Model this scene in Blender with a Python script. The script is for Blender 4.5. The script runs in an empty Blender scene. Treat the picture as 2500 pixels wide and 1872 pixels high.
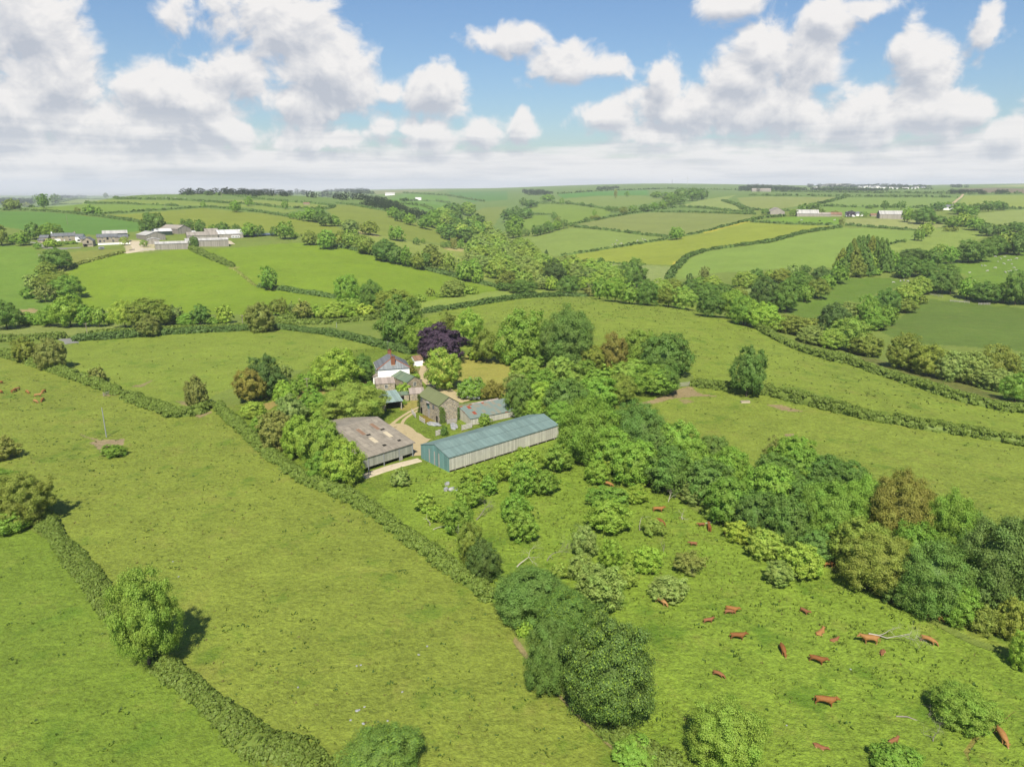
import bpy, bmesh, math, random
import numpy as np
from mathutils import Vector, Matrix

SC = bpy.context.scene
COL = SC.collection
random.seed(7)
RNG = np.random.default_rng(7)

# ------------------------------------------------------------------ camera, sky, sun, exposure
PITCH = math.radians(15.5)
CAM_H = 60.0
FPX, CPX, CPY = 1736.0, 1250.0, 936.0          # focal length and centre in photograph pixels (2500 wide)
cam_data = bpy.data.cameras.new("camera")
cam = bpy.data.objects.new("camera", cam_data)
COL.objects.link(cam)
cam.location = (0, 0, CAM_H)
cam.rotation_euler = (math.pi / 2 - PITCH, 0, 0)
cam_data.sensor_fit = 'HORIZONTAL'
cam_data.sensor_width = 36.0
cam_data.lens = 36.0 * FPX / 2500.0
cam_data.clip_start = 0.5
cam_data.clip_end = 90000.0
SC.camera = cam
SC.view_settings.view_transform = 'Standard'
SC.view_settings.look = 'None'
SC.view_settings.gamma = 1.0
SC.view_settings.exposure = 1.27
SUN_EL = math.radians(52.0)
SUN_AZ = math.radians(183.0)                    # behind the camera, clockwise from +Y
sun_data = bpy.data.lights.new("sun", 'SUN')
sun_data.energy = 3.4
sun_data.angle = math.radians(0.6)
sun_data.color = (1.0, 0.93, 0.80)
sun = bpy.data.objects.new("sun", sun_data)
COL.objects.link(sun)
sun_dir = Vector((math.sin(SUN_AZ) * math.cos(SUN_EL), math.cos(SUN_AZ) * math.cos(SUN_EL), math.sin(SUN_EL)))
sun.rotation_euler = sun_dir.to_track_quat('Z', 'Y').to_euler()
sun.location = (0, -50, 200)
SC.cycles.volume_bounces = 0
SC.cycles.max_bounces = 5
SC.cycles.diffuse_bounces = 3
SC.cycles.glossy_bounces = 2
SC.cycles.transmission_bounces = 3
SC.cycles.transparent_max_bounces = 8

VIEWS = dict(F=(0, 0, .8848), A=(0, 420, 3.45), B=(600, 420, 3.45), C=(1200, 420, 3.45), D=(1800, 420, 3.16), E=(0, 880, 3.45),
             G=(0, 1360, 3.234), H=(860, 1080, 3.45), I=(1180, 800, 3.45), J=(1420, 1160, 3.45), K=(1860, 1160, 3.45),
             L=(1860, 1392, 3.45), M=(1220, 1392, 3.45), N=(640, 1392, 3.45), O=(1860, 780, 3.45), P=(600, 820, 4.14),
             Q=(880, 820, 5.52), R=(1000, 900, 5.52), S=(80, 500, 3.814), T=(780, 1000, 8.508), U=(880, 840, 10.35),
             W=(80, 520, 7.373), X=(300, 520, 5.821), Y=(1800, 430, 4.424))


def px(view, x, y):
    x0, y0, s = VIEWS[view]
    return x0 + x / s, y0 + y / s


def ray(x, y):
    """Slopes of the line of sight through a photograph pixel: (dx/dY, dz/dY)."""
    v = (y - CPY) / FPX
    f = math.cos(PITCH) - v * math.sin(PITCH)
    return (x - CPX) / FPX / f, -(math.sin(PITCH) + v * math.cos(PITCH)) / f


class NT:
    """Small helper for node trees."""
    def __init__(self, tree):
        self.t = tree
        tree.nodes.clear()

    def n(self, kind, **kw):
        nd = self.t.nodes.new(kind)
        for k, v in kw.items():
            setattr(nd, k, v)
        return nd

    def put(self, sock, v):
        if isinstance(v, bpy.types.NodeSocket):
            self.t.links.new(v, sock)
        elif v is not None:
            sock.default_value = v

    def math(self, op, a, b=None, c=None, clamp=False):
        nd = self.n('ShaderNodeMath', operation=op, use_clamp=clamp)
        for i, v in enumerate((a, b, c)):
            if v is not None:
                self.put(nd.inputs[i], v)
        return nd.outputs[0]

    def vmath(self, op, a, b=None, out=0):
        nd = self.n('ShaderNodeVectorMath', operation=op)
        self.put(nd.inputs[0], a)
        if b is not None:
            self.put(nd.inputs[1], b)
        return nd.outputs[out]

    def comb(self, x, y, z):
        nd = self.n('ShaderNodeCombineXYZ')
        for i, v in enumerate((x, y, z)):
            self.put(nd.inputs[i], v)
        return nd.outputs[0]

    def noise(self, vec, scale, detail=4.0, rough=0.55, out=0, dist=0.0):
        nd = self.n('ShaderNodeTexNoise')
        self.put(nd.inputs['Vector'], vec)
        nd.inputs['Scale'].default_value = scale
        nd.inputs['Detail'].default_value = detail
        nd.inputs['Roughness'].default_value = rough
        nd.inputs['Distortion'].default_value = dist
        return nd.outputs[out]

    def ramp(self, fac, lo, hi, a=0.0, b=1.0, smooth=True):
        nd = self.n('ShaderNodeMapRange')
        nd.interpolation_type = 'SMOOTHSTEP' if smooth else 'LINEAR'
        nd.clamp = True
        self.put(nd.inputs[0], fac)
        for i, v in enumerate((lo, hi, a, b)):
            self.put(nd.inputs[i + 1], v)
        return nd.outputs[0]

    def mix(self, fac, a, b, blend='MIX'):
        nd = self.n('ShaderNodeMix', data_type='RGBA', blend_type=blend)
        self.put(nd.inputs[0], fac)
        self.put(nd.inputs[6], a)
        self.put(nd.inputs[7], b)
        return nd.outputs[2]


def srgb(r, g, b, k=1.0):
    f = lambda c: (c / 255 / 12.92 if c / 255 <= .04045 else ((c / 255 + .055) / 1.055) ** 2.4) * k
    return (f(r), f(g), f(b), 1.0)


# sky: Nishita sky with cumulus banks laid out by direction
CLOUDS = [  # azimuth/elevation come from these places in the picture (F view): x, y, half width, half height, weight
    (70, 60, 120, 120, 1), (120, 170, 130, 120, 1), (30, 270, 120, 110, 1), (400, 225, 190, 95, 1.1), (330, 280, 260, 75, 1), (540, 170, 80, 70, .9), (620, 60, 150, 90, .95),
    (700, 150, 130, 100, 1.05), (650, 225, 110, 65, .8), (370, 30, 55, 55, .65), (150, 335, 170, 45, .8), (945, 205, 85, 62, 1.2), (930, 285, 70, 50, .85),
    (1095, 85, 90, 38, .85), (1215, 140, 100, 55, .9), (1310, 150, 70, 28, .6), (1045, 290, 60, 42, .95), (1125, 278, 45, 38, .9), (1310, 250, 90, 42, .95),
    (1440, 185, 58, 75, .95), (1500, 235, 140, 65, 1), (1600, 170, 95, 68, 1.05), (1655, 110, 80, 66, 1.05), (1745, 115, 88, 88, 1.0), (1785, 40, 66, 50, .9),
    (1890, 15, 70, 26, .8), (1560, 15, 95, 40, .75), (1700, 240, 170, 55, 1), (1850, 260, 160, 58, 1), (2010, 150, 85, 62, .85), (1962, 90, 40, 55, .8),
    (2010, 240, 110, 62, 1), (2100, 240, 60, 36, .95), (2130, 62, 42, 42, .7), (2190, 290, 70, 45, .95), (717, 243, 24, 22, .9), (480, 285, 90, 45, .85),
    (845, 200, 40, 28, .65), (830, 268, 36, 28, .7), (2330, 200, 120, 90, .9), (-150, 200, 160, 120, .9), (1420, 290, 120, 40, .8), (700, 300, 160, 40, .75)]


def build_world():
    w = bpy.data.worlds.new("World")
    SC.world = w
    w.use_nodes = True
    g = bpy.data.node_groups.new("cloud_density", 'ShaderNodeTree')
    g.interface.new_socket("P", in_out='INPUT', socket_type='NodeSocketVector')
    g.interface.new_socket("D", in_out='OUTPUT', socket_type='NodeSocketFloat')
    n = NT(g)
    gi, go = n.n('NodeGroupInput'), n.n('NodeGroupOutput')
    P = gi.outputs[0]
    acc = None
    for (x, y, rx, ry, wt) in CLOUDS:
        a, e = ray(x / .8848, y / .8848)
        az, el = math.atan(a), math.atan(e * math.cos(math.atan(a)))
        kx = .90 / (rx / .8848 / FPX) * (1 + a * a) ** .8
        ky = .90 / (ry / .8848 / FPX)
        q = n.vmath('MULTIPLY', n.vmath('SUBTRACT', P, (az, el, 0)), (kx, ky, 0))
        m = n.math('MULTIPLY_ADD', n.vmath('LENGTH', q, out=1), -wt, wt)
        acc = m if acc is None else n.math('SMOOTH_MAX', acc, m, 0.25)
    sep = n.n('ShaderNodeSeparateXYZ')
    n.put(sep.inputs[0], P)
    el = sep.outputs[1]
    warp = n.vmath('SCALE', n.vmath('SUBTRACT', n.noise(P, 9.0, 3, .5, out=1), (.5, .5, .5)), None)
    warp.node.inputs['Scale'].default_value = .07
    Pw = n.vmath('ADD', P, warp)
    f1 = n.noise(n.vmath('MULTIPLY', Pw, (1, 1.25, 1)), 12.0, 8.0, .63)
    vor = n.n('ShaderNodeTexVoronoi', feature='SMOOTH_F1')
    n.put(vor.inputs['Vector'], Pw)
    vor.inputs['Scale'].default_value = 34.0
    vor.inputs['Detail'].default_value = 2.0
    vor.inputs['Smoothness'].default_value = .7
    puff = n.math('MULTIPLY_ADD', vor.outputs[0], -.45, .22)
    d = n.math('ADD', n.math('MULTIPLY_ADD', n.math('SUBTRACT', f1, .5), 2.5, n.math('MULTIPLY', acc, 1.42)), puff)
    # low banked layers towards the horizon
    st = n.noise(n.comb(n.math('MULTIPLY', sep.outputs[0], 6.0), n.math('MULTIPLY', el, 46.0), 3.1), 1.0, 5.0, .55)
    low = n.ramp(el, .092, .02, 0, 1)
    d2 = n.math('ADD', n.math('MULTIPLY', low, 1.25), n.math('MULTIPLY_ADD', n.math('SUBTRACT', st, .5), 1.6, -.55))
    n.put(go.inputs[0], n.math('SMOOTH_MAX', d, d2, .2))
    n = NT(w.node_tree)
    tc = n.n('ShaderNodeTexCoord')
    sep = n.n('ShaderNodeSeparateXYZ')
    n.put(sep.inputs[0], tc.outputs['Generated'])
    az = n.math('ARCTAN2', sep.outputs[0], sep.outputs[1])
    el = n.math('ARCSINE', sep.outputs[2])
    P = n.comb(az, el, 0.0)

    def dens(off):
        gn = n.n('ShaderNodeGroup')
        gn.node_tree = g
        n.put(gn.inputs[0], P if off is None else n.vmath('ADD', P, off))
        return gn.outputs[0]
    d0 = dens(None)
    d1 = dens((0.006, .018, 0))
    alpha = n.ramp(d0, -.06, .50)
    lit = n.math('MULTIPLY_ADD', n.math('SUBTRACT', d0, d1), 1.25, .60)
    thick = n.ramp(d0, .35, 1.6, 0.0, .46)
    lit = n.math('SUBTRACT', lit, thick, clamp=True)
    fine = n.noise(P, 30.0, 6.0, .6)
    lit = n.math('MULTIPLY_ADD', n.math('SUBTRACT', fine, .5), .30, lit, clamp=True)
    hz = n.ramp(el, .11, .0)
    st = n.noise(n.comb(n.math('MULTIPLY', az, 5.0), n.math('MULTIPLY', el, 75.0), 7.7), 1.0, 6.0, .6)
    lit = n.math('MULTIPLY_ADD', n.math('MULTIPLY', n.math('SUBTRACT', st, .5), n.ramp(el, .11, .03)), 2.5, lit, clamp=True)
    lit = n.math('ADD', lit, n.math('MULTIPLY', hz, .12), clamp=True)
    ccol = n.mix(lit, (.61, .65, .73, 1), (1.08, 1.05, 1.03, 1))
    ccol = n.mix(n.math('MULTIPLY', hz, .30), ccol, (.84, .90, .97, 1))
    sky = n.n('ShaderNodeTexSky', sky_type='NISHITA')
    sky.sun_disc = False
    sky.sun_elevation = SUN_EL
    sky.sun_rotation = SUN_AZ
    sky.altitude = 150
    sky.air_density = 1.3
    sky.dust_density = .6
    sky.ozone_density = 2.0
    bg1, bg2 = n.n('ShaderNodeBackground'), n.n('ShaderNodeBackground')
    n.put(bg1.inputs[0], n.mix(1.0, sky.outputs[0], (.62, .745, .93, 1), 'MULTIPLY'))
    bg1.inputs[1].default_value = .050
    n.put(bg2.inputs[0], ccol)
    bg2.inputs[1].default_value = .352
    ms = n.n('ShaderNodeMixShader')
    up = n.ramp(el, -.02, .0)
    n.put(ms.inputs[0], n.math('MULTIPLY', n.math('MULTIPLY', alpha, .97), up))
    n.put(ms.inputs[1], bg1.outputs[0])
    n.put(ms.inputs[2], bg2.outputs[0])
    out = n.n('ShaderNodeOutputWorld')
    n.put(out.inputs[0], ms.outputs[0])
    w.cycles.sampling_method = 'MANUAL'
    w.cycles.sample_map_resolution = 512


build_world()

# ------------------------------------------------------------------ terrain
def value_noise(x, y, scale, seed=0, octaves=3):
    """Smooth lattice noise in -1..1 at world x, y."""
    out, amp, tot = np.zeros(np.shape(x)), 1.0, 0.0
    for o in range(octaves):
        xs, ys = np.asarray(x) / scale + 17.3 * o + seed * 3.7, np.asarray(y) / scale - 9.1 * o + seed * 5.1
        xi, yi = np.floor(xs).astype(np.int64), np.floor(ys).astype(np.int64)
        fx, fy = xs - xi, ys - yi
        fx, fy = fx * fx * (3 - 2 * fx), fy * fy * (3 - 2 * fy)

        def h(a, b):
            v = (a * 374761393 + b * 668265263 + seed * 1442695) & 0xffffffff
            v = ((v ^ (v >> 13)) * 1274126177) & 0xffffffff
            return ((v ^ (v >> 16)) & 0xffff) / 32767.5 - 1
        n = (h(xi, yi) * (1 - fx) + h(xi + 1, yi) * fx) * (1 - fy) + (h(xi, yi + 1) * (1 - fx) + h(xi + 1, yi + 1) * fx) * fy
        out += n * amp
        tot += amp
        amp *= .5
        scale *= .5
    return out / tot


# relief: for nine bearings, forward distance -> row of the photograph at which that ground shows (or a height, for hidden ground)
Z = lambda h: ('z', h)
RELIEF = [
    (-420, [(300, Z(-2)), (420, Z(-10)), (620, Z(16)), (1000, Z(35)), (1200, Z(36)), (1800, Z(-20)), (3500, Z(-60)), (9000, Z(-120)), (14000, Z(-140))]),
    (0, [(250, Z(0)), (318, 791), (360, Z(-6)), (430, 724), (620, 594), (800, 540), (950, 518), (1100, 507), (1350, Z(10)), (1800, Z(-45)), (3500, 495), (5000, 486), (7000, 484), (9000, 482), (14000, 480)]),
    (300, [(250, Z(0)), (318, 789), (365, Z(-6)), (430, 732), (590, 605), (680, 571), (780, 545), (950, 518.5), (1100, 501), (1250, 491), (1400, 482), (1550, 473), (1800, Z(30)), (2600, Z(-30)), (5000, 486), (7000, 484), (14000, 481)]),
    (600, [(250, Z(0)), (332, 776), (370, 762), (450, 704), (640, 600), (700, 576), (980, 515), (1150, 498), (1350, 487), (1550, 476), (1700, 467), (2000, Z(40)), (3000, Z(-20)), (6000, 478), (14000, 474)]),
    (800, [(250, Z(0)), (326, 782), (370, 752), (420, 733), (480, 690), (600, 620), (640, 602), (720, 571), (850, 542), (1150, 507), (1300, 498), (1600, 482), (1800, Z(28)), (2600, Z(-15)), (4000, 474), (6000, 468), (14000, 466)]),
    (1000, [(250, Z(0)), (340, Z(0)), (378, 739), (405, 722), (450, Z(-7)), (500, 681), (590, 640), (620, 629), (720, 600), (780, 582), (1000, 536), (1150, 515), (1400, 501), (1700, 484), (1900, Z(15)), (2200, Z(0)), (2600, 478), (3400, 468), (4500, 463), (14000, 461)]),
    (1180, [(250, Z(0)), (380, Z(1)), (415, 713), (445, Z(-6)), (480, Z(-14)), (600, Z(-15)), (800, Z(-17)), (1000, Z(-17)), (1300, Z(-13)), (1700, Z(-4)), (2200, 500), (2800, 484), (4000, 469), (5500, 461), (14000, 460)]),
    (1400, [(250, Z(0)), (370, Z(1.5)), (402, 727), (430, Z(-4)), (470, Z(-13)), (550, Z(-16)), (650, Z(-16)), (760, 623), (950, 556), (980, 550), (1250, 521), (1600, 498), (1900, 486), (2200, 478), (3000, 466), (5500, 452), (8000, Z(40)), (14000, Z(30))]),
    (1600, [(250, Z(0)), (345, Z(1.2)), (377, 742), (400, Z(-3)), (440, Z(-11)), (500, 714), (560, 681), (660, 640), (850, 594), (930, 579), (1350, 518), (1500, 504), (2000, 484), (3200, 463), (5500, 447), (8000, Z(40)), (14000, Z(30))]),
    (1800, [(230, Z(0)), (300, Z(0)), (332, 781), (355, Z(-4)), (385, Z(-10)), (470, 698), (540, 664), (720, 600), (950, 546.6), (1200, 515), (1900, 477), (3000, 464), (5500, 450), (8000, Z(40)), (14000, Z(30))]),
    (2100, [(150, Z(0)), (210, Z(-1)), (258, 890), (300, 869), (330, Z(-12)), (370, 793), (400, 768), (500, 689), (520, 676), (680, 610), (900, 556), (1000, 534), (1300, 505), (1800, 480), (3500, 462), (5500, 455), (14000, 453)]),
    (2500, [(120, Z(0)), (160, Z(-1.5)), (214, 983), (235, Z(-9)), (265, Z(-12)), (310, 850), (420, 746), (480, 695), (640, 622), (950, 546), (1200, 512), (1900, 477), (4000, 455), (6000, 448), (9000, Z(60)), (14000, Z(40))]),
    (2950, [(110, Z(0)), (150, Z(-2)), (200, Z(-9)), (250, Z(-13)), (310, Z(-10)), (420, Z(-8)), (640, Z(2)), (950, Z(13)), (1900, Z(38)), (4000, Z(62)), (6000, Z(90)), (14000, Z(60))]),
]
LY = np.linspace(math.log(25.0), math.log(40000.0), 1500)
UG = np.linspace(-1.7, 1.7, 341)


def build_relief():
    cols_u, cols_z = [], []
    for (cx, pts) in RELIEF:
        ys, zs, us = [25.0, 80.0], [0.0, 0.0], []
        us = [ray(cx, 1500)[0]] * 2
        for (Yd, v) in pts:
            if isinstance(v, tuple):
                zz = v[1]
                row = CPY + FPX * math.tan(math.atan((CAM_H - zz) / Yd) - PITCH)
            else:
                row = v
                zz = CAM_H + Yd * ray(cx, row)[1]
            ys.append(Yd); zs.append(zz); us.append(ray(cx, row)[0])
        ys.append(40000.0); zs.append(zs[-1] * .5); us.append(us[-1])
        ly = np.log(ys)
        cols_z.append(np.interp(LY, ly, zs))
        cols_u.append(np.interp(LY, ly, us))
    cu, cz = np.array(cols_u), np.array(cols_z)
    k = np.arange(-24, 25)
    ker = np.exp(-(k / 5.0) ** 2 / 2); ker /= ker.sum()
    cz = np.array([np.convolve(np.pad(r, 24, mode='edge'), ker, 'valid') for r in cz])
    T = np.empty((len(UG), len(LY)))
    for j in range(len(LY)):
        T[:, j] = np.interp(UG, cu[:, j], cz[:, j])
    k = np.arange(-12, 13)
    ker = np.exp(-(k / 3.5) ** 2 / 2); ker /= ker.sum()
    T = np.apply_along_axis(lambda c: np.convolve(np.pad(c, 12, mode='edge'), ker, 'valid'), 0, T)
    return T


ZT = build_relief()


def ground(x, y):
    """Height of the land at world x, y (arrays or numbers)."""
    x, y = np.asarray(x, float), np.maximum(np.asarray(y, float), 26.0)
    a = np.clip((x / y - UG[0]) / (UG[1] - UG[0]), 0, len(UG) - 1.001)
    b = np.clip((np.log(y) - LY[0]) / (LY[1] - LY[0]), 0, len(LY) - 1.001)
    i, j = a.astype(int), b.astype(int)
    f, g = a - i, b - j
    z = (ZT[i, j] * (1 - f) + ZT[i + 1, j] * f) * (1 - g) + (ZT[i, j + 1] * (1 - f) + ZT[i + 1, j + 1] * f) * g
    return z + value_noise(x, y, 34.0, 5, 3) * np.clip((y - 60) / 900, .05, .9) * .8


YS = np.exp(np.linspace(math.log(40.0), math.log(20000.0), 5000))


def look(x, y, far=False):
    """World point of the land seen at photograph pixel x, y."""
    u, w = ray(x, y)
    d = ground(u * YS, YS) - (CAM_H + w * YS)
    hit = np.nonzero(d >= 0)[0]
    if len(hit) == 0:
        k = int(np.argmax(d / YS)); Yd = YS[k]
    else:
        k = hit[0]
        if k == 0:
            Yd = YS[0]
        else:
            Yd = YS[k - 1] + (YS[k] - YS[k - 1]) * (-d[k - 1]) / (d[k] - d[k - 1] + 1e-9)
    return np.array([u * Yd, Yd, float(ground(u * Yd, Yd))])


def sky_at(x, y):
    u, w = ray(x, y)
    return bool(np.all(ground(u * YS, YS) < CAM_H + w * YS))


def at(view, x, y):
    return look(*px(view, x, y))


def mpp(p):
    """Metres per photograph pixel at world point p."""
    return (p[1] * math.cos(PITCH) + (CAM_H - p[2]) * math.sin(PITCH)) / FPX


def trace(pts, closed=False, sub=6):
    """World polyline through photograph pixels [(view, x, y)...] or consecutive (x, y) of the last view named."""
    v, P = None, []
    for q in pts:
        if isinstance(q, str):
            v = q
            continue
        P.append(px(v, *q))
    if closed:
        P.append(P[0])
    out = []
    for (a, b) in zip(P[:-1], P[1:]):
        for k in range(sub):
            t = k / sub
            out.append(look(a[0] + (b[0] - a[0]) * t, a[1] + (b[1] - a[1]) * t))
    if not closed:
        out.append(look(*P[-1]))
    return np.array(out)


ALB = 0.53      # photographed (sunlit) colour -> reflectance
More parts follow.
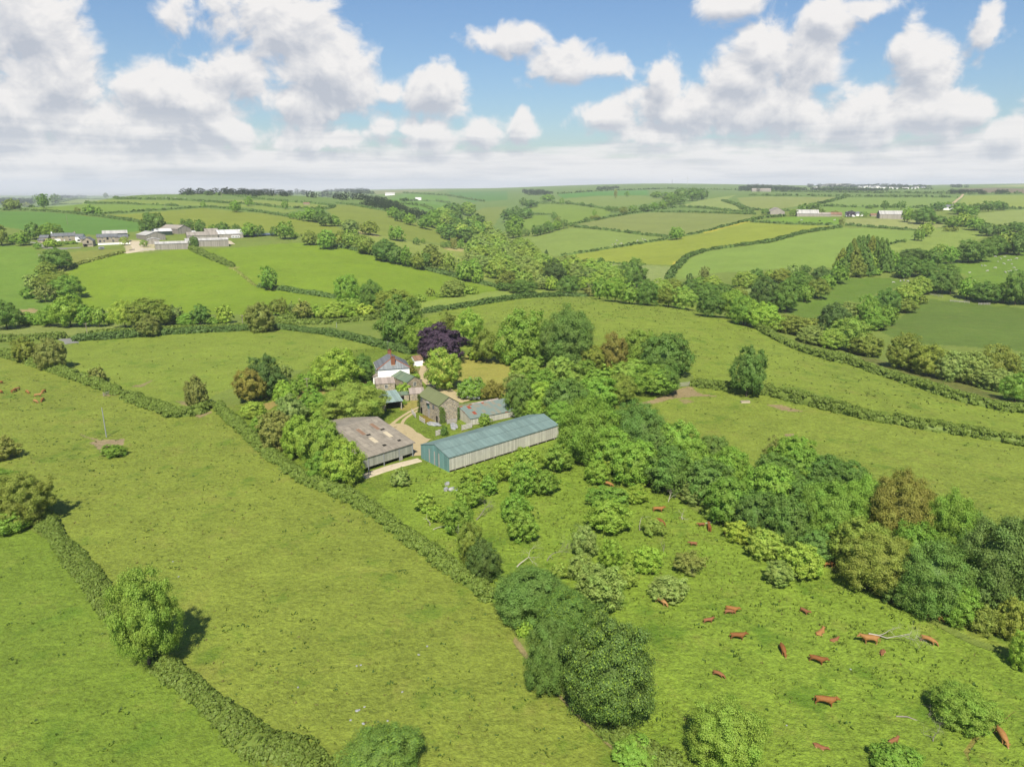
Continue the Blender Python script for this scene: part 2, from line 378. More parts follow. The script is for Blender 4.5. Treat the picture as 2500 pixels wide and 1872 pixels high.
# patches of land: sunlit colour (the darker right-hand fields hold painted-in cloud shade), then outline; later ones lie over earlier ones. Last number: roughness of the sward
FIELDS = [
    ((132, 150, 66), .5, ['F', (-900, 470), (3100, 450), (3100, 2300), (-900, 2300)]),
    ((143, 158, 62), .9, ['F', (-300, 700), (0, 765), (130, 800), (210, 835), (265, 852), (380, 897), (430, 888), (465, 882), (590, 985), (720, 1055), (850, 1130), (1000, 1240), (1065, 1300), (1130, 1400), (1190, 1480), (1250, 1545), (1330, 1610), (1420, 1700), (1400, 2000), (600, 2000), (460, 1540), (330, 1420), (240, 1310), (160, 1200), (90, 1110), (-400, 1130)]),
    ((129, 154, 54), .8, ['F', (-500, 1150), (60, 1140), (150, 1200), (230, 1310), (300, 1400), (420, 1520), (560, 1640), (700, 1760), (600, 2100), (-600, 2100)]),
    ((140, 166, 58), 1.1, ['F', (800, 1085), (905, 1000), (1200, 940), (1300, 960), (1500, 1100), (1700, 1180), (1900, 1290), (2100, 1390), (2300, 1460), (2700, 1800), (2500, 2200), (1450, 2200), (1400, 1650), (1250, 1530), (1060, 1290), (860, 1130)]),
    ((143, 162, 62), .8, ['F', (150, 735), (600, 707), (700, 720), (850, 755), (890, 770), (800, 800), (600, 800), (470, 850), (430, 880), (380, 890), (265, 848), (210, 825), (140, 790)]),
    ((143, 162, 60), 1.0, ['F', (900, 690), (1000, 660), (1100, 640), (1240, 636), (1400, 643), (1500, 660), (1640, 712), (1900, 805), (2212, 880), (2500, 930), (2500, 990), (2212, 960), (1900, 892), (1640, 845), (1500, 830), (1480, 790), (1250, 760), (1000, 760), (900, 740)]),
    ((143, 160, 62), .9, ['F', (1300, 930), (1420, 850), (1490, 830), (1640, 850), (1900, 900), (2212, 960), (2600, 990), (2800, 1600), (2300, 1445), (2100, 1375), (1900, 1270), (1700, 1160), (1500, 1060), (1300, 965)]),
    ((128, 150, 52), 1.3, ['F', (470, 885), (560, 860), (720, 760), (900, 740), (1100, 770), (1420, 850), (1300, 945), (1200, 945), (905, 1005), (800, 1090), (700, 1055), (590, 985)]),
    ((146, 160, 82), .6, ['A', (-300, 1290), (0, 1290), (600, 1285), (1180, 1275), (2130, 1262), (2208, 1290), (1500, 1340), (1000, 1360), (600, 1370), (0, 1400), (-300, 1400)]),
    ((150, 170, 74), .4, ['B', (1430, 1110), (1600, 1062), (1850, 1022), (2208, 1000), 'C', (400, 1002), (700, 1035), (600, 1042), (300, 1050), (0, 1085), 'B', (1900, 1115), (1480, 1170)]),
    ((134, 161, 42), .5, ['A', (480, 880), (700, 770), (1050, 680), (1300, 680), (1600, 645), (1800, 650), (2208, 620), 'B', (300, 600), (450, 595), (600, 620), (850, 650), (1150, 720), (1450, 810), (1750, 890), (2140, 985), (2100, 1000), (1430, 1100), (1100, 1150), (700, 1200), (0, 1200), 'A', (1500, 1200), (700, 1150), (650, 1050)]),
    ((122, 154, 56), .5, ['A', (-400, 610), (0, 610), (300, 640), (330, 700), (480, 870), (650, 1050), (700, 1170), (300, 1250), (-400, 1250)]),
    ((146, 153, 70), .4, ['A', (380, 690), (800, 660), (1060, 645), (700, 750), (480, 830), (600, 760)]),
    ((104, 145, 58), .25, ['A', (-400, 330), (300, 335), (600, 355), (850, 385), (1000, 400), (1200, 430), (1180, 500), (800, 530), (500, 520), (200, 490), (0, 450), (-400, 450)]),
    ((142, 155, 56), .25, ['A', (940, 365), (1500, 320), (1700, 305), (2208, 350), 'B', (300, 375), (380, 390), (600, 430), (760, 450), (840, 500), (800, 512), (400, 530), (0, 480), 'A', (1740, 470), (1400, 450), (1200, 415)]),
    ((130, 158, 62), .3, ['A', (270, 300), (560, 275), (1000, 275), (1490, 290), (1090, 330), (840, 340), (560, 325), (300, 320)]),
    ((141, 160, 70), .3, ['A', (440, 265), (650, 232), (900, 235), (1500, 242), (2208, 285), 'B', (300, 310), (460, 322), (300, 345), (0, 300), 'A', (1900, 290), (1500, 280), (1000, 262)]),
    ((146, 162, 74), .3, ['B', (-200, 235), (170, 240), (600, 272), (690, 290), (660, 308), (400, 300), (100, 265), (-300, 250)]),
    ((139, 153, 60), .25, ['B', (680, 320), (750, 275), (900, 280), (1200, 335), (1420, 430), (1550, 460), (1800, 530), (1870, 590), (1650, 600), (1330, 570), (1140, 530), (940, 490), (860, 440), (740, 380)]),
    ((152, 166, 76), .3, ['B', (940, 495), (1140, 530), (1330, 580), (1640, 620), (1880, 650), (1800, 720), (2100, 880), (2000, 910), (1950, 800), (1780, 740), (1550, 690), (1400, 690), (1100, 590)]),
    ((186, 178, 110), .3, ['B', (935, 495), (1140, 532), (1110, 550), (960, 518)]),
    ((190, 180, 112), .3, ['B', (1655, 638), (1860, 645), (1820, 672), (1700, 660)]),
    ((113, 152, 58), .3, ['B', (1200, 230), (1320, 185), (1500, 172), (1700, 200), (1720, 260), (1600, 340), (1560, 345), (1300, 270)]),
    ((150, 156, 105), .2, ['B', (1070, 155), (1700, 150), (1600, 165), (1300, 175), (1100, 190)]),
    ((100, 142, 66), .2, ['B', (1700, 170), (2208, 160), (2208, 235), (1900, 255), (1760, 210)]),
    ((134, 150, 66), .3, ['B', (1830, 400), (2000, 300), (2208, 290), 'C', (100, 330), (0, 480), 'B', (2080, 500), (1960, 420)]),
    ((132, 157, 62), .3, ['C', (300, 300), (420, 266), (650, 272), (900, 305), (1010, 330), (960, 370), (780, 400), (690, 440), (620, 420), (500, 360), (380, 350)]),
    ((130, 157, 58), .3, ['C', (250, 400), (330, 365), (480, 365), (520, 400), (430, 440), (300, 490), (250, 460)]),
    ((141, 153, 78), .2, ['C', (690, 450), (900, 395), (1100, 365), (1350, 340), (1750, 345), (2208, 360), (2170, 400), (1800, 490), (1600, 540), (1480, 545), (1250, 522), (1000, 487)]),
    ((140, 161, 74), .3, ['C', (190, 555), (400, 530), (640, 470), (1000, 495), (1250, 535), (1500, 560), (1200, 605), (900, 655), (560, 705), (400, 690), (250, 630)]),
    ((154, 167, 58), .3, ['C', (590, 715), (900, 665), (1200, 615), (1500, 570), (1800, 510), (2170, 415), 'D', (100, 390), (400, 408), (780, 420), (500, 465), (250, 530), (0, 560), 'C', (1800, 650), (1640, 710), (1540, 790), (1300, 775), (1000, 762), (700, 750)]),
    ((192, 186, 66), .3, ['C', (1800, 503), (2170, 408), (2170, 420), (1800, 517)]),
    ((192, 186, 66), .3, ['C', (1500, 795), (1600, 715), (1640, 690), (1660, 700), (1550, 790)]),
    ((140, 166, 72), .25, ['C', (1540, 910), (1560, 840), (1660, 730), (1820, 665), (2208, 615), 'D', (250, 550), (500, 480), (800, 430), (1100, 440), (1370, 455), (1350, 530), (1160, 560), (1150, 640), (780, 620), (750, 740), (400, 740), (0, 770), 'C', (1900, 850)]),
    ((151, 166, 92), .6, ['C', (880, 770), (1300, 785), (1520, 800), (1480, 910), (1400, 950), (1050, 870)]),
    ((136, 156, 76), .3, ['C', (480, 240), (880, 205), (1250, 200), (1460, 225), (1300, 270), (1010, 300), (700, 260)]),
    ((98, 148, 58), .2, ['C', (550, 188), (900, 163), (1320, 152), (1320, 195), (880, 200), (600, 220)]),
    ((151, 168, 90), .4, ['C', (1560, 290), (1800, 230), (2060, 195), (1950, 245), (2080, 285), (2150, 325), (1750, 297)]),
    ((149, 161, 86), .2, ['D', (0, 200), (150, 190), (800, 195), (640, 245), (500, 260), (300, 290), (60, 280)]),
    ((136, 161, 78), .2, ['D', (640, 258), (840, 200), (1700, 200), (1640, 240), (1480, 272), (900, 268)]),
    ((132, 161, 70), .2, ['D', (660, 270), (1480, 280), (1420, 290), (1290, 300), (1250, 330), (700, 330)]),
    ((126, 162, 50), .3, ['D', (150, 380), (380, 345), (780, 350), (800, 400), (400, 398)]),
    ((161, 169, 98), .5, ['D', (830, 400), (840, 360), (1260, 355), (1600, 410), (1500, 440), (1380, 448), (1100, 428)]),
    ((146, 166, 75), .6, ['D', (1160, 640), (1160, 565), (1350, 530), (1500, 440), (1700, 430), (1930, 490), (1700, 600), (1300, 650)]),
    ((150, 166, 86), .3, ['D', (1850, 320), (2212, 290), (2500, 280), (2500, 430), (2212, 420), (1900, 390)]),
    ((151, 168, 75), .2, ['D', (1700, 240), (1760, 182), (2212, 177), (2500, 180), (2500, 275), (2212, 275), (1900, 280)]),
    ((136, 126, 96), .2, ['D', (1700, 130), (2000, 122), (2212, 130), (2500, 130), (2500, 165), (2212, 165), (1920, 160)]),
    ((166, 176, 110), .2, ['D', (1860, 112), (2212, 97), (2500, 95), (2500, 115), (2212, 116)]),
    ((120, 150, 52), .6, ['D', (1500, 730), (1700, 690), (2212, 620), (2500, 600), (2600, 920), (2212, 850), (1950, 880), (1700, 780)]),
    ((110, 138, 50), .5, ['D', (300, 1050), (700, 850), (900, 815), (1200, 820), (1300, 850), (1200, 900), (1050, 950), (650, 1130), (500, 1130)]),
    ((108, 132, 54), .5, ['D', (1020, 1200), (1250, 1130), (1450, 980), (1800, 1010), (2212, 1050), (2700, 1070), (2700, 1450), (2212, 1380), (1700, 1340), (1300, 1310)]),  # cloud shade painted into this field's darker colour, no cloud casts it
    ((151, 171, 90), .3, ['D', (0, 880), (120, 865), (400, 830), (270, 870), (130, 980), (0, 950)]),
    ((126, 132, 66), 1.2, ['O', (250, 180), (650, 290), (1000, 340), (1600, 500), (2100, 680), (2208, 700), (1900, 700), (1000, 400), (600, 290)]),
    ((168, 165, 80), .5, ['Q', (1330, 330), (1450, 240), (1850, 290), (2100, 450), (2050, 640), (1960, 800), (1650, 640), (1300, 760), (1200, 680)]),
    ((176, 160, 92), .6, ['P', (150, 690), (330, 640), (560, 560), (850, 520), (1250, 420), (1290, 470), (1150, 500), (850, 580), (500, 650), (330, 690), (230, 750)]),
    ((170, 160, 85), .6, ['Q', (560, 930), (700, 860), (780, 850), (790, 940), (640, 1000), (570, 1000)]),
    ((142, 128, 52), 1.2, ['Q', (760, 1070), (880, 1070), (1000, 1150), (980, 1190), (800, 1150)]),
    ((170, 152, 116), .5, ['E', (735, 690), (850, 672), (1040, 660), (1062, 700), (960, 725), (890, 790), (860, 750)]),
    ((165, 150, 108), .5, ['E', (680, 610), (760, 650), (840, 675), (800, 685), (720, 640)]),
    ((160, 150, 100), .5, ['E', (860, 285), (990, 262), (985, 295), (880, 305)]),
    ((165, 150, 105), .5, ['E', (1490, 345), (1590, 350), (1600, 385), (1540, 375)]),
    ((165, 150, 105), .5, ['E', (1630, 455), (1780, 425), (1790, 435), (1690, 475)]),
    ((158, 146, 100), .5, ['E', (1105, 215), (1190, 200), (1300, 165), (1200, 220)]),
    ((170, 152, 110), .5, ['I', (1640, 510), (1740, 500), (1840, 550), (1970, 570), (1800, 570), (1560, 600), (1330, 650), (1280, 640), (1560, 550)]),
    ((158, 148, 96), .5, ['I', (1630, 610), (1690, 600), (1770, 630), (1680, 650)]),
    ((168, 150, 108), .5, ['O', (40, 715), (150, 715), (330, 770), (200, 765)]),
    ((168, 150, 108), .5, ['O', (190, 965), (260, 965), (280, 990), (200, 985)]),
    ((160, 146, 100), .5, ['M', (120, 560), (180, 620), (300, 800), (480, 1040), (780, 1350), (1000, 1500), (1200, 1640), (1150, 1650), (900, 1470), (700, 1290), (440, 1030), (260, 800), (110, 600)]),
    ((176, 160, 108), .5, ['A', (145, 1165), (320, 1145), (260, 1185), (170, 1205)]),
    ((168, 158, 98), .5, ['A', (1900, 812), (1985, 800), (2040, 800), (1970, 818)]),
    ((150, 142, 70), .8, ['L', (1690, 1520), (1800, 1400), (2000, 1270), (2120, 1190), (2010, 1290), (1830, 1420), (1730, 1540), (1740, 1640)]),
    ((200, 190, 150), .2, ['A', (1060, 640), (1080, 570), (1180, 580), (1300, 610), (1300, 660), (1160, 672), (1040, 680)]),
    ((140, 138, 128), .2, ['A', (345, 605), (380, 628), (480, 640), (690, 630), (690, 642), (470, 655), (370, 645)]),
    ((148, 140, 88), .6, ['Q', (720, 440), (830, 420), (850, 470), (830, 590), (790, 560), (760, 480)]),
]


def inside(poly, x, y):
    r = np.zeros(x.shape, bool)
    xs, ys = poly[:, 0], poly[:, 1]
    j = len(poly) - 1
    for i in range(len(poly)):
        if ys[i] != ys[j]:
            c = ((ys[i] > y) != (ys[j] > y)) & (x < (xs[j] - xs[i]) * (y - ys[i]) / (ys[j] - ys[i]) + xs[i])
            r ^= c
        j = i
    return r


def build_mesh(name, verts, faces, mats=(), smooth=False, mat_index=None):
    """Mesh from an (n,3) array and an (m,k) index array (all faces k-sided) or a list of lists."""
    me = bpy.data.meshes.new(name)
    verts = np.asarray(verts, np.float32)
    if isinstance(faces, np.ndarray):
        m, k = faces.shape
        me.vertices.add(len(verts))
        me.vertices.foreach_set('co', verts.ravel())
        me.loops.add(m * k)
        me.loops.foreach_set('vertex_index', faces.astype(np.int32).ravel())
        me.polygons.add(m)
        me.polygons.foreach_set('loop_start', np.arange(0, m * k, k, dtype=np.int32))
        me.polygons.foreach_set('loop_total', np.full(m, k, np.int32))
        me.update(calc_edges=True)
    else:
        me.from_pydata([tuple(map(float, v)) for v in verts], [], faces)
        me.update()
    for mt in mats:
        me.materials.append(mt)
    if smooth:
        me.polygons.foreach_set('use_smooth', np.ones(len(me.polygons), bool))
    if mat_index is not None:
        me.polygons.foreach_set('material_index', np.asarray(mat_index, np.int32))
    return me


def link(name, me, parent=None, loc=None, rotz=0.0, scale=None):
    o = bpy.data.objects.new(name, me)
    COL.objects.link(o)
    if parent is not None:
        o.parent = parent
    if loc is not None:
        o.location = loc
    o.rotation_euler = (0, 0, rotz)
    if scale is not None:
        o.scale = scale
    return o


def tag(o, label=None, cat=None, group=None, kind=None):
    if label: o['label'] = label
    if cat: o['category'] = cat
    if group: o['group'] = group
    if kind: o['kind'] = kind
    return o


def ground_material():
    m = bpy.data.materials.new("grassland")
    m.use_nodes = True
    n = NT(m.node_tree)
    at_ = n.n('ShaderNodeAttribute', attribute_name='land')
    geo = n.n('ShaderNodeNewGeometry')
    P = geo.outputs['Position']
    ro = n.math('MULTIPLY_ADD', at_.outputs['Alpha'], .9, .2)
    n1 = n.noise(P, .028, 4, .6)
    n2 = n.noise(P, .17, 5, .62)
    n3 = n.noise(P, .9, 4, .65)
    n4 = n.noise(n.vmath('MULTIPLY', P, (1, .85, 1)), 2.2, 4, .75)
    v = n.math('MULTIPLY_ADD', n.math('SUBTRACT', n1, .5), .42, 1.0)
    v = n.math('MULTIPLY_ADD', n.math('MULTIPLY', n.math('SUBTRACT', n2, .5), ro), .70, v)
    v = n.math('MULTIPLY_ADD', n.math('MULTIPLY', n.math('SUBTRACT', n3, .5), ro), 1.0, v)
    v = n.math('MULTIPLY_ADD', n.math('MULTIPLY', n.math('SUBTRACT', n4, .5), ro), 1.45, v)
    v = n.math('MAXIMUM', v, .35)
    fine = n.noise(P, 1.7, 4, .75)
    v = n.math('MULTIPLY', v, n.math('MULTIPLY_ADD', n.math('MULTIPLY', n.ramp(fine, .60, .74), ro), -.42, 1.0))
    base = n.mix(1.0, at_.outputs['Color'], n.comb(v, v, v), 'MULTIPLY')
    dry = n.math('MULTIPLY', n.ramp(n.noise(P, .11, 6, .7), .52, .72), n.math('MULTIPLY', ro, .24))
    base = n.mix(dry, base, srgb(176, 164, 88, ALB))
    lush = n.math('MULTIPLY', n.ramp(n.noise(n.vmath('ADD', P, (40, 9, 3)), .13, 5, .65), .54, .70), n.math('MULTIPLY', ro, .50))
    base = n.mix(lush, base, srgb(86, 128, 34, ALB))
    brown = n.math('MULTIPLY', n.ramp(n.noise(n.vmath('ADD', P, (7, 70, 3)), .55, 5, .7), .66, .74), n.math('MULTIPLY', ro, .38))
    base = n.mix(brown, base, srgb(140, 112, 70, ALB))
    bump = n.n('ShaderNodeBump')
    bump.inputs['Strength'].default_value = .75
    bump.inputs['Distance'].default_value = .7
    hgt = n.math('ADD', n.math('MULTIPLY', n.noise(P, 1.1, 4, .7), ro), n.math('MULTIPLY', n.noise(P, .25, 2, .5), .8))
    n.put(bump.inputs['Height'], hgt)
    b = n.n('ShaderNodeBsdfPrincipled')
    n.put(b.inputs['Base Color'], base)
    b.inputs['Roughness'].default_value = .9
    b.inputs['Specular IOR Level'].default_value = .15
    n.put(b.inputs['Normal'], bump.outputs[0])
    o = n.n('ShaderNodeOutputMaterial')
    n.put(o.inputs[0], b.outputs[0])
    return m


def build_land():
    rows = np.arange(1960.0, 698.0, -2.3)
    near = CAM_H / np.tan(np.arctan((rows - CPY) / FPX) + PITCH)
    far = np.exp(np.arange(math.log(near[-1]) + .0075, math.log(9000), .0075))
    yy = np.concatenate([[26, 34, 42, 50], near[near > 52], far, [10500, 12500, 15000]])
    uu = np.concatenate([np.linspace(-1.7, -.92, 45), np.arange(-.9, .9, .0019), np.linspace(.92, 1.7, 45)])
    U, Yg = np.meshgrid(uu, yy)
    Xg = U * Yg
    zz = ground(Xg, Yg)
    nv, nu = U.shape
    jit = np.minimum(Yg * .006, 3.0)
    xw = Xg + value_noise(Xg, Yg, 9.0, 11, 2) * jit
    yw = Yg + value_noise(Xg, Yg, 9.0, 12, 2) * jit
    c = np.empty((nv, nu, 4), np.float32)
    c[...] = (*srgb(120, 146, 70, ALB)[:3], .3)
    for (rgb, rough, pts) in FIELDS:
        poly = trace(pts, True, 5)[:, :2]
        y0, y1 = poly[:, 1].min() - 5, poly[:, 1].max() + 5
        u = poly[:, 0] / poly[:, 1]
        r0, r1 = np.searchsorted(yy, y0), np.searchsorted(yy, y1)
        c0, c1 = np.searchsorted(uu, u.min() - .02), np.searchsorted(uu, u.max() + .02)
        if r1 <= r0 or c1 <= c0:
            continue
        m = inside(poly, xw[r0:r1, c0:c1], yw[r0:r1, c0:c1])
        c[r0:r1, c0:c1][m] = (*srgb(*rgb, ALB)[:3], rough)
    V = np.stack([Xg, Yg, zz], -1).reshape(-1, 3)
    idx = np.arange(nv * nu).reshape(nv, nu)
    Fq = np.stack([idx[:-1, :-1], idx[:-1, 1:], idx[1:, 1:], idx[1:, :-1]], -1).reshape(-1, 4)
    me = build_mesh("terrain", V, Fq, [ground_material()], smooth=True)
    a = me.color_attributes.new("land", 'FLOAT_COLOR', 'POINT')
    a.data.foreach_set('color', c.ravel())
    tag(link("terrain", me), kind='structure')


build_land()

# ------------------------------------------------------------------ materials of plants
def foliage_material(name, tips=None, tip_share=.0):
    m = bpy.data.materials.new(name)
    m.use_nodes = True
    n = NT(m.node_tree)
    oi = n.n('ShaderNodeObjectInfo')
    geo = n.n('ShaderNodeNewGeometry')
    r = geo.outputs['Random Per Island']
    tc = n.n('ShaderNodeTexCoord')
    clump = n.noise(n.vmath('ADD', tc.outputs['Object'], n.comb(oi.outputs['Random'], 0, 0)), 3.5, 2, .5)
    v = n.math('MULTIPLY_ADD', r, .45, .76)
    v = n.math('MULTIPLY_ADD', n.math('SUBTRACT', clump, .5), .55, v)
    col = n.mix(1.0, oi.outputs['Color'], n.comb(v, v, n.math('MULTIPLY', v, .9)), 'MULTIPLY')
    hue = n.n('ShaderNodeHueSaturation')
    n.put(hue.inputs['Color'], col)
    hue.inputs['Saturation'].default_value = .96
    n.put(hue.inputs['Hue'], n.math('MULTIPLY_ADD', clump, .05, .475))
    col = hue.outputs[0]
    if tips:
        pick = n.math('GREATER_THAN', n.math('ADD', n.math('FRACT', n.math('MULTIPLY', r, 57.0)), n.math('MULTIPLY_ADD', clump, .3, -.15)), 1 - tip_share)
        col = n.mix(pick, col, tips)
    d, t, g = n.n('ShaderNodeBsdfDiffuse'), n.n('ShaderNodeBsdfTranslucent'), n.n('ShaderNodeBsdfGlossy')
    n.put(d.inputs[0], col)
    n.put(t.inputs[0], n.mix(.5, col, n.mix(1.0, col, (1.3, 1.5, .6, 1), 'MULTIPLY')))
    g.inputs[0].default_value = (.8, .85, .8, 1)
    g.inputs[1].default_value = .55
    m1, m2 = n.n('ShaderNodeMixShader'), n.n('ShaderNodeMixShader')
    m1.inputs[0].default_value = .42
    n.put(m1.inputs[1], d.outputs[0]); n.put(m1.inputs[2], t.outputs[0])
    m2.inputs[0].default_value = .012
    n.put(m2.inputs[1], m1.outputs[0]); n.put(m2.inputs[2], g.outputs[0])
    o = n.n('ShaderNodeOutputMaterial')
    n.put(o.inputs[0], m2.outputs[0])
    return m


def bark_material(name, col):
    m = bpy.data.materials.new(name)
    m.use_nodes = True
    n = NT(m.node_tree)
    tc = n.n('ShaderNodeTexCoord')
    f = n.noise(n.vmath('MULTIPLY', tc.outputs['Object'], (6, 6, 1.5)), 3.0, 4, .6)
    b = n.n('ShaderNodeBsdfPrincipled')
    n.put(b.inputs['Base Color'], n.mix(f, tuple(c * .6 for c in col[:3]) + (1,), tuple(c * 1.35 for c in col[:3]) + (1,)))
    b.inputs['Roughness'].default_value = .9
    o = n.n('ShaderNodeOutputMaterial')
    n.put(o.inputs[0], b.outputs[0])
    return m


LEAF = foliage_material("foliage")
LEAF_TIPS = foliage_material("foliage_young_tips", srgb(134, 158, 58, 1.1), .14)
LEAF_BLOOM = foliage_material("foliage_yellow_bloom", srgb(214, 212, 110, .9), .10)
LEAF_WHITE = foliage_material("foliage_white_bloom", srgb(214, 214, 190, .7), .07)
BARK = bark_material("bark", srgb(112, 100, 82, .5))
DEADWOOD = bark_material("dead_wood", srgb(196, 188, 172, .6))
TWIG = bark_material("grey_twigs", srgb(150, 143, 128, .6))


def quads(cen, nor, size, aspect=1.0, rng=RNG):
    """Leaf sprays: one bent rhombus per centre; returns verts (n,4,3)."""
    k = len(cen)
    nor = nor / (np.linalg.norm(nor, axis=1, keepdims=True) + 1e-9)
    a = np.cross(nor, rng.normal(size=(k, 3)))
    a /= np.linalg.norm(a, axis=1, keepdims=True) + 1e-9
    b = np.cross(nor, a)
    s = (size * rng.uniform(.6, 1.35, k))[:, None]
    w = rng.uniform(.55, 1.0, (k, 1)) * aspect
    bend = nor * s * .18
    return np.stack([cen - a * s + bend * 0, cen - b * s * w - bend, cen + a * s, cen + b * s * w - bend], 1)


def tubes(segs, sides=5):
    """Tapered tubes: list of (p0, p1, r0, r1)."""
    V, Fc = [], []
    for (p0, p1, r0, r1) in segs:
        p0, p1 = np.array(p0, float), np.array(p1, float)
        d = p1 - p0
        d /= np.linalg.norm(d) + 1e-9
        a = np.cross(d, (0.3, .9, .2) if abs(d[2]) > .8 else (0, 0, 1.0))
        a /= np.linalg.norm(a) + 1e-9
        b = np.cross(d, a)
        o = len(V)
        for (p, r) in ((p0, r0), (p1, r1)):
            for k in range(sides):
                t = 2 * math.pi * k / sides
                V.append(p + (a * math.cos(t) + b * math.sin(t)) * r)
        for k in range(sides):
            k2 = (k + 1) % sides
            Fc.append((o + k, o + k2, o + sides + k2, o + sides + k))
        Fc.append(tuple(o + sides + k for k in range(sides)))
    return V, Fc


def branch_segs(rng, p, d, length, rad, depth, droop=0.0, spread=.6, kids=(2, 4)):
    out = []
    n = 3
    for i in range(n):
        q = p + d * (length / n)
        r2 = rad * (1 - .22 * (i + 1) / n * (1.6 if depth else 2.4))
        out.append((p, q, rad, max(r2, rad * .4)))
        p, rad = q, max(r2, rad * .4)
        d = d + rng.normal(size=3) * .22 + np.array([0, 0, -droop])
        d /= np.linalg.norm(d)
        if depth > 0 and i >= 0:
            for _ in range(rng.integers(*kids) if i == n - 1 else rng.integers(0, 2)):
                d2 = d + rng.normal(size=3) * spread
                d2 /= np.linalg.norm(d2)
                out += branch_segs(rng, p, d2, length * rng.uniform(.5, .8), rad * .7, depth - 1, droop, spread, kids)
    return out


KINDS = {  # shape of each kind of crown: base height share, clump count, clump radius, irregularity, filled core, leaf size, squash, taper
    'dome':    dict(z0=.05, K=92, cr=(.09, .16), irr=.10, core=.66, leaf=.0165, spread=.55, top=1.0),
    'oak':     dict(z0=.12, K=96, cr=(.08, .15), irr=.15, core=.62, leaf=.0160, spread=.6, top=1.0),
    'apple':   dict(z0=.08, K=80, cr=(.07, .15), irr=.19, core=.50, leaf=.0200, spread=.95, top=1.0),
    'feather': dict(z0=.06, K=190, cr=(.05, .10), irr=.20, core=.72, leaf=.0140, spread=.8, top=1.0),
    'bush':    dict(z0=.0, K=70, cr=(.09, .17), irr=.17, core=.66, leaf=.0210, spread=.75, top=1.0),
    'airy':    dict(z0=.12, K=80, cr=(.05, .13), irr=.28, core=0, leaf=.0175, spread=1.1, top=.8),
    'conifer': dict(z0=.04, K=120, cr=(.05, .10), irr=.08, core=.6, leaf=.0180, spread=.8, top=.0),
}


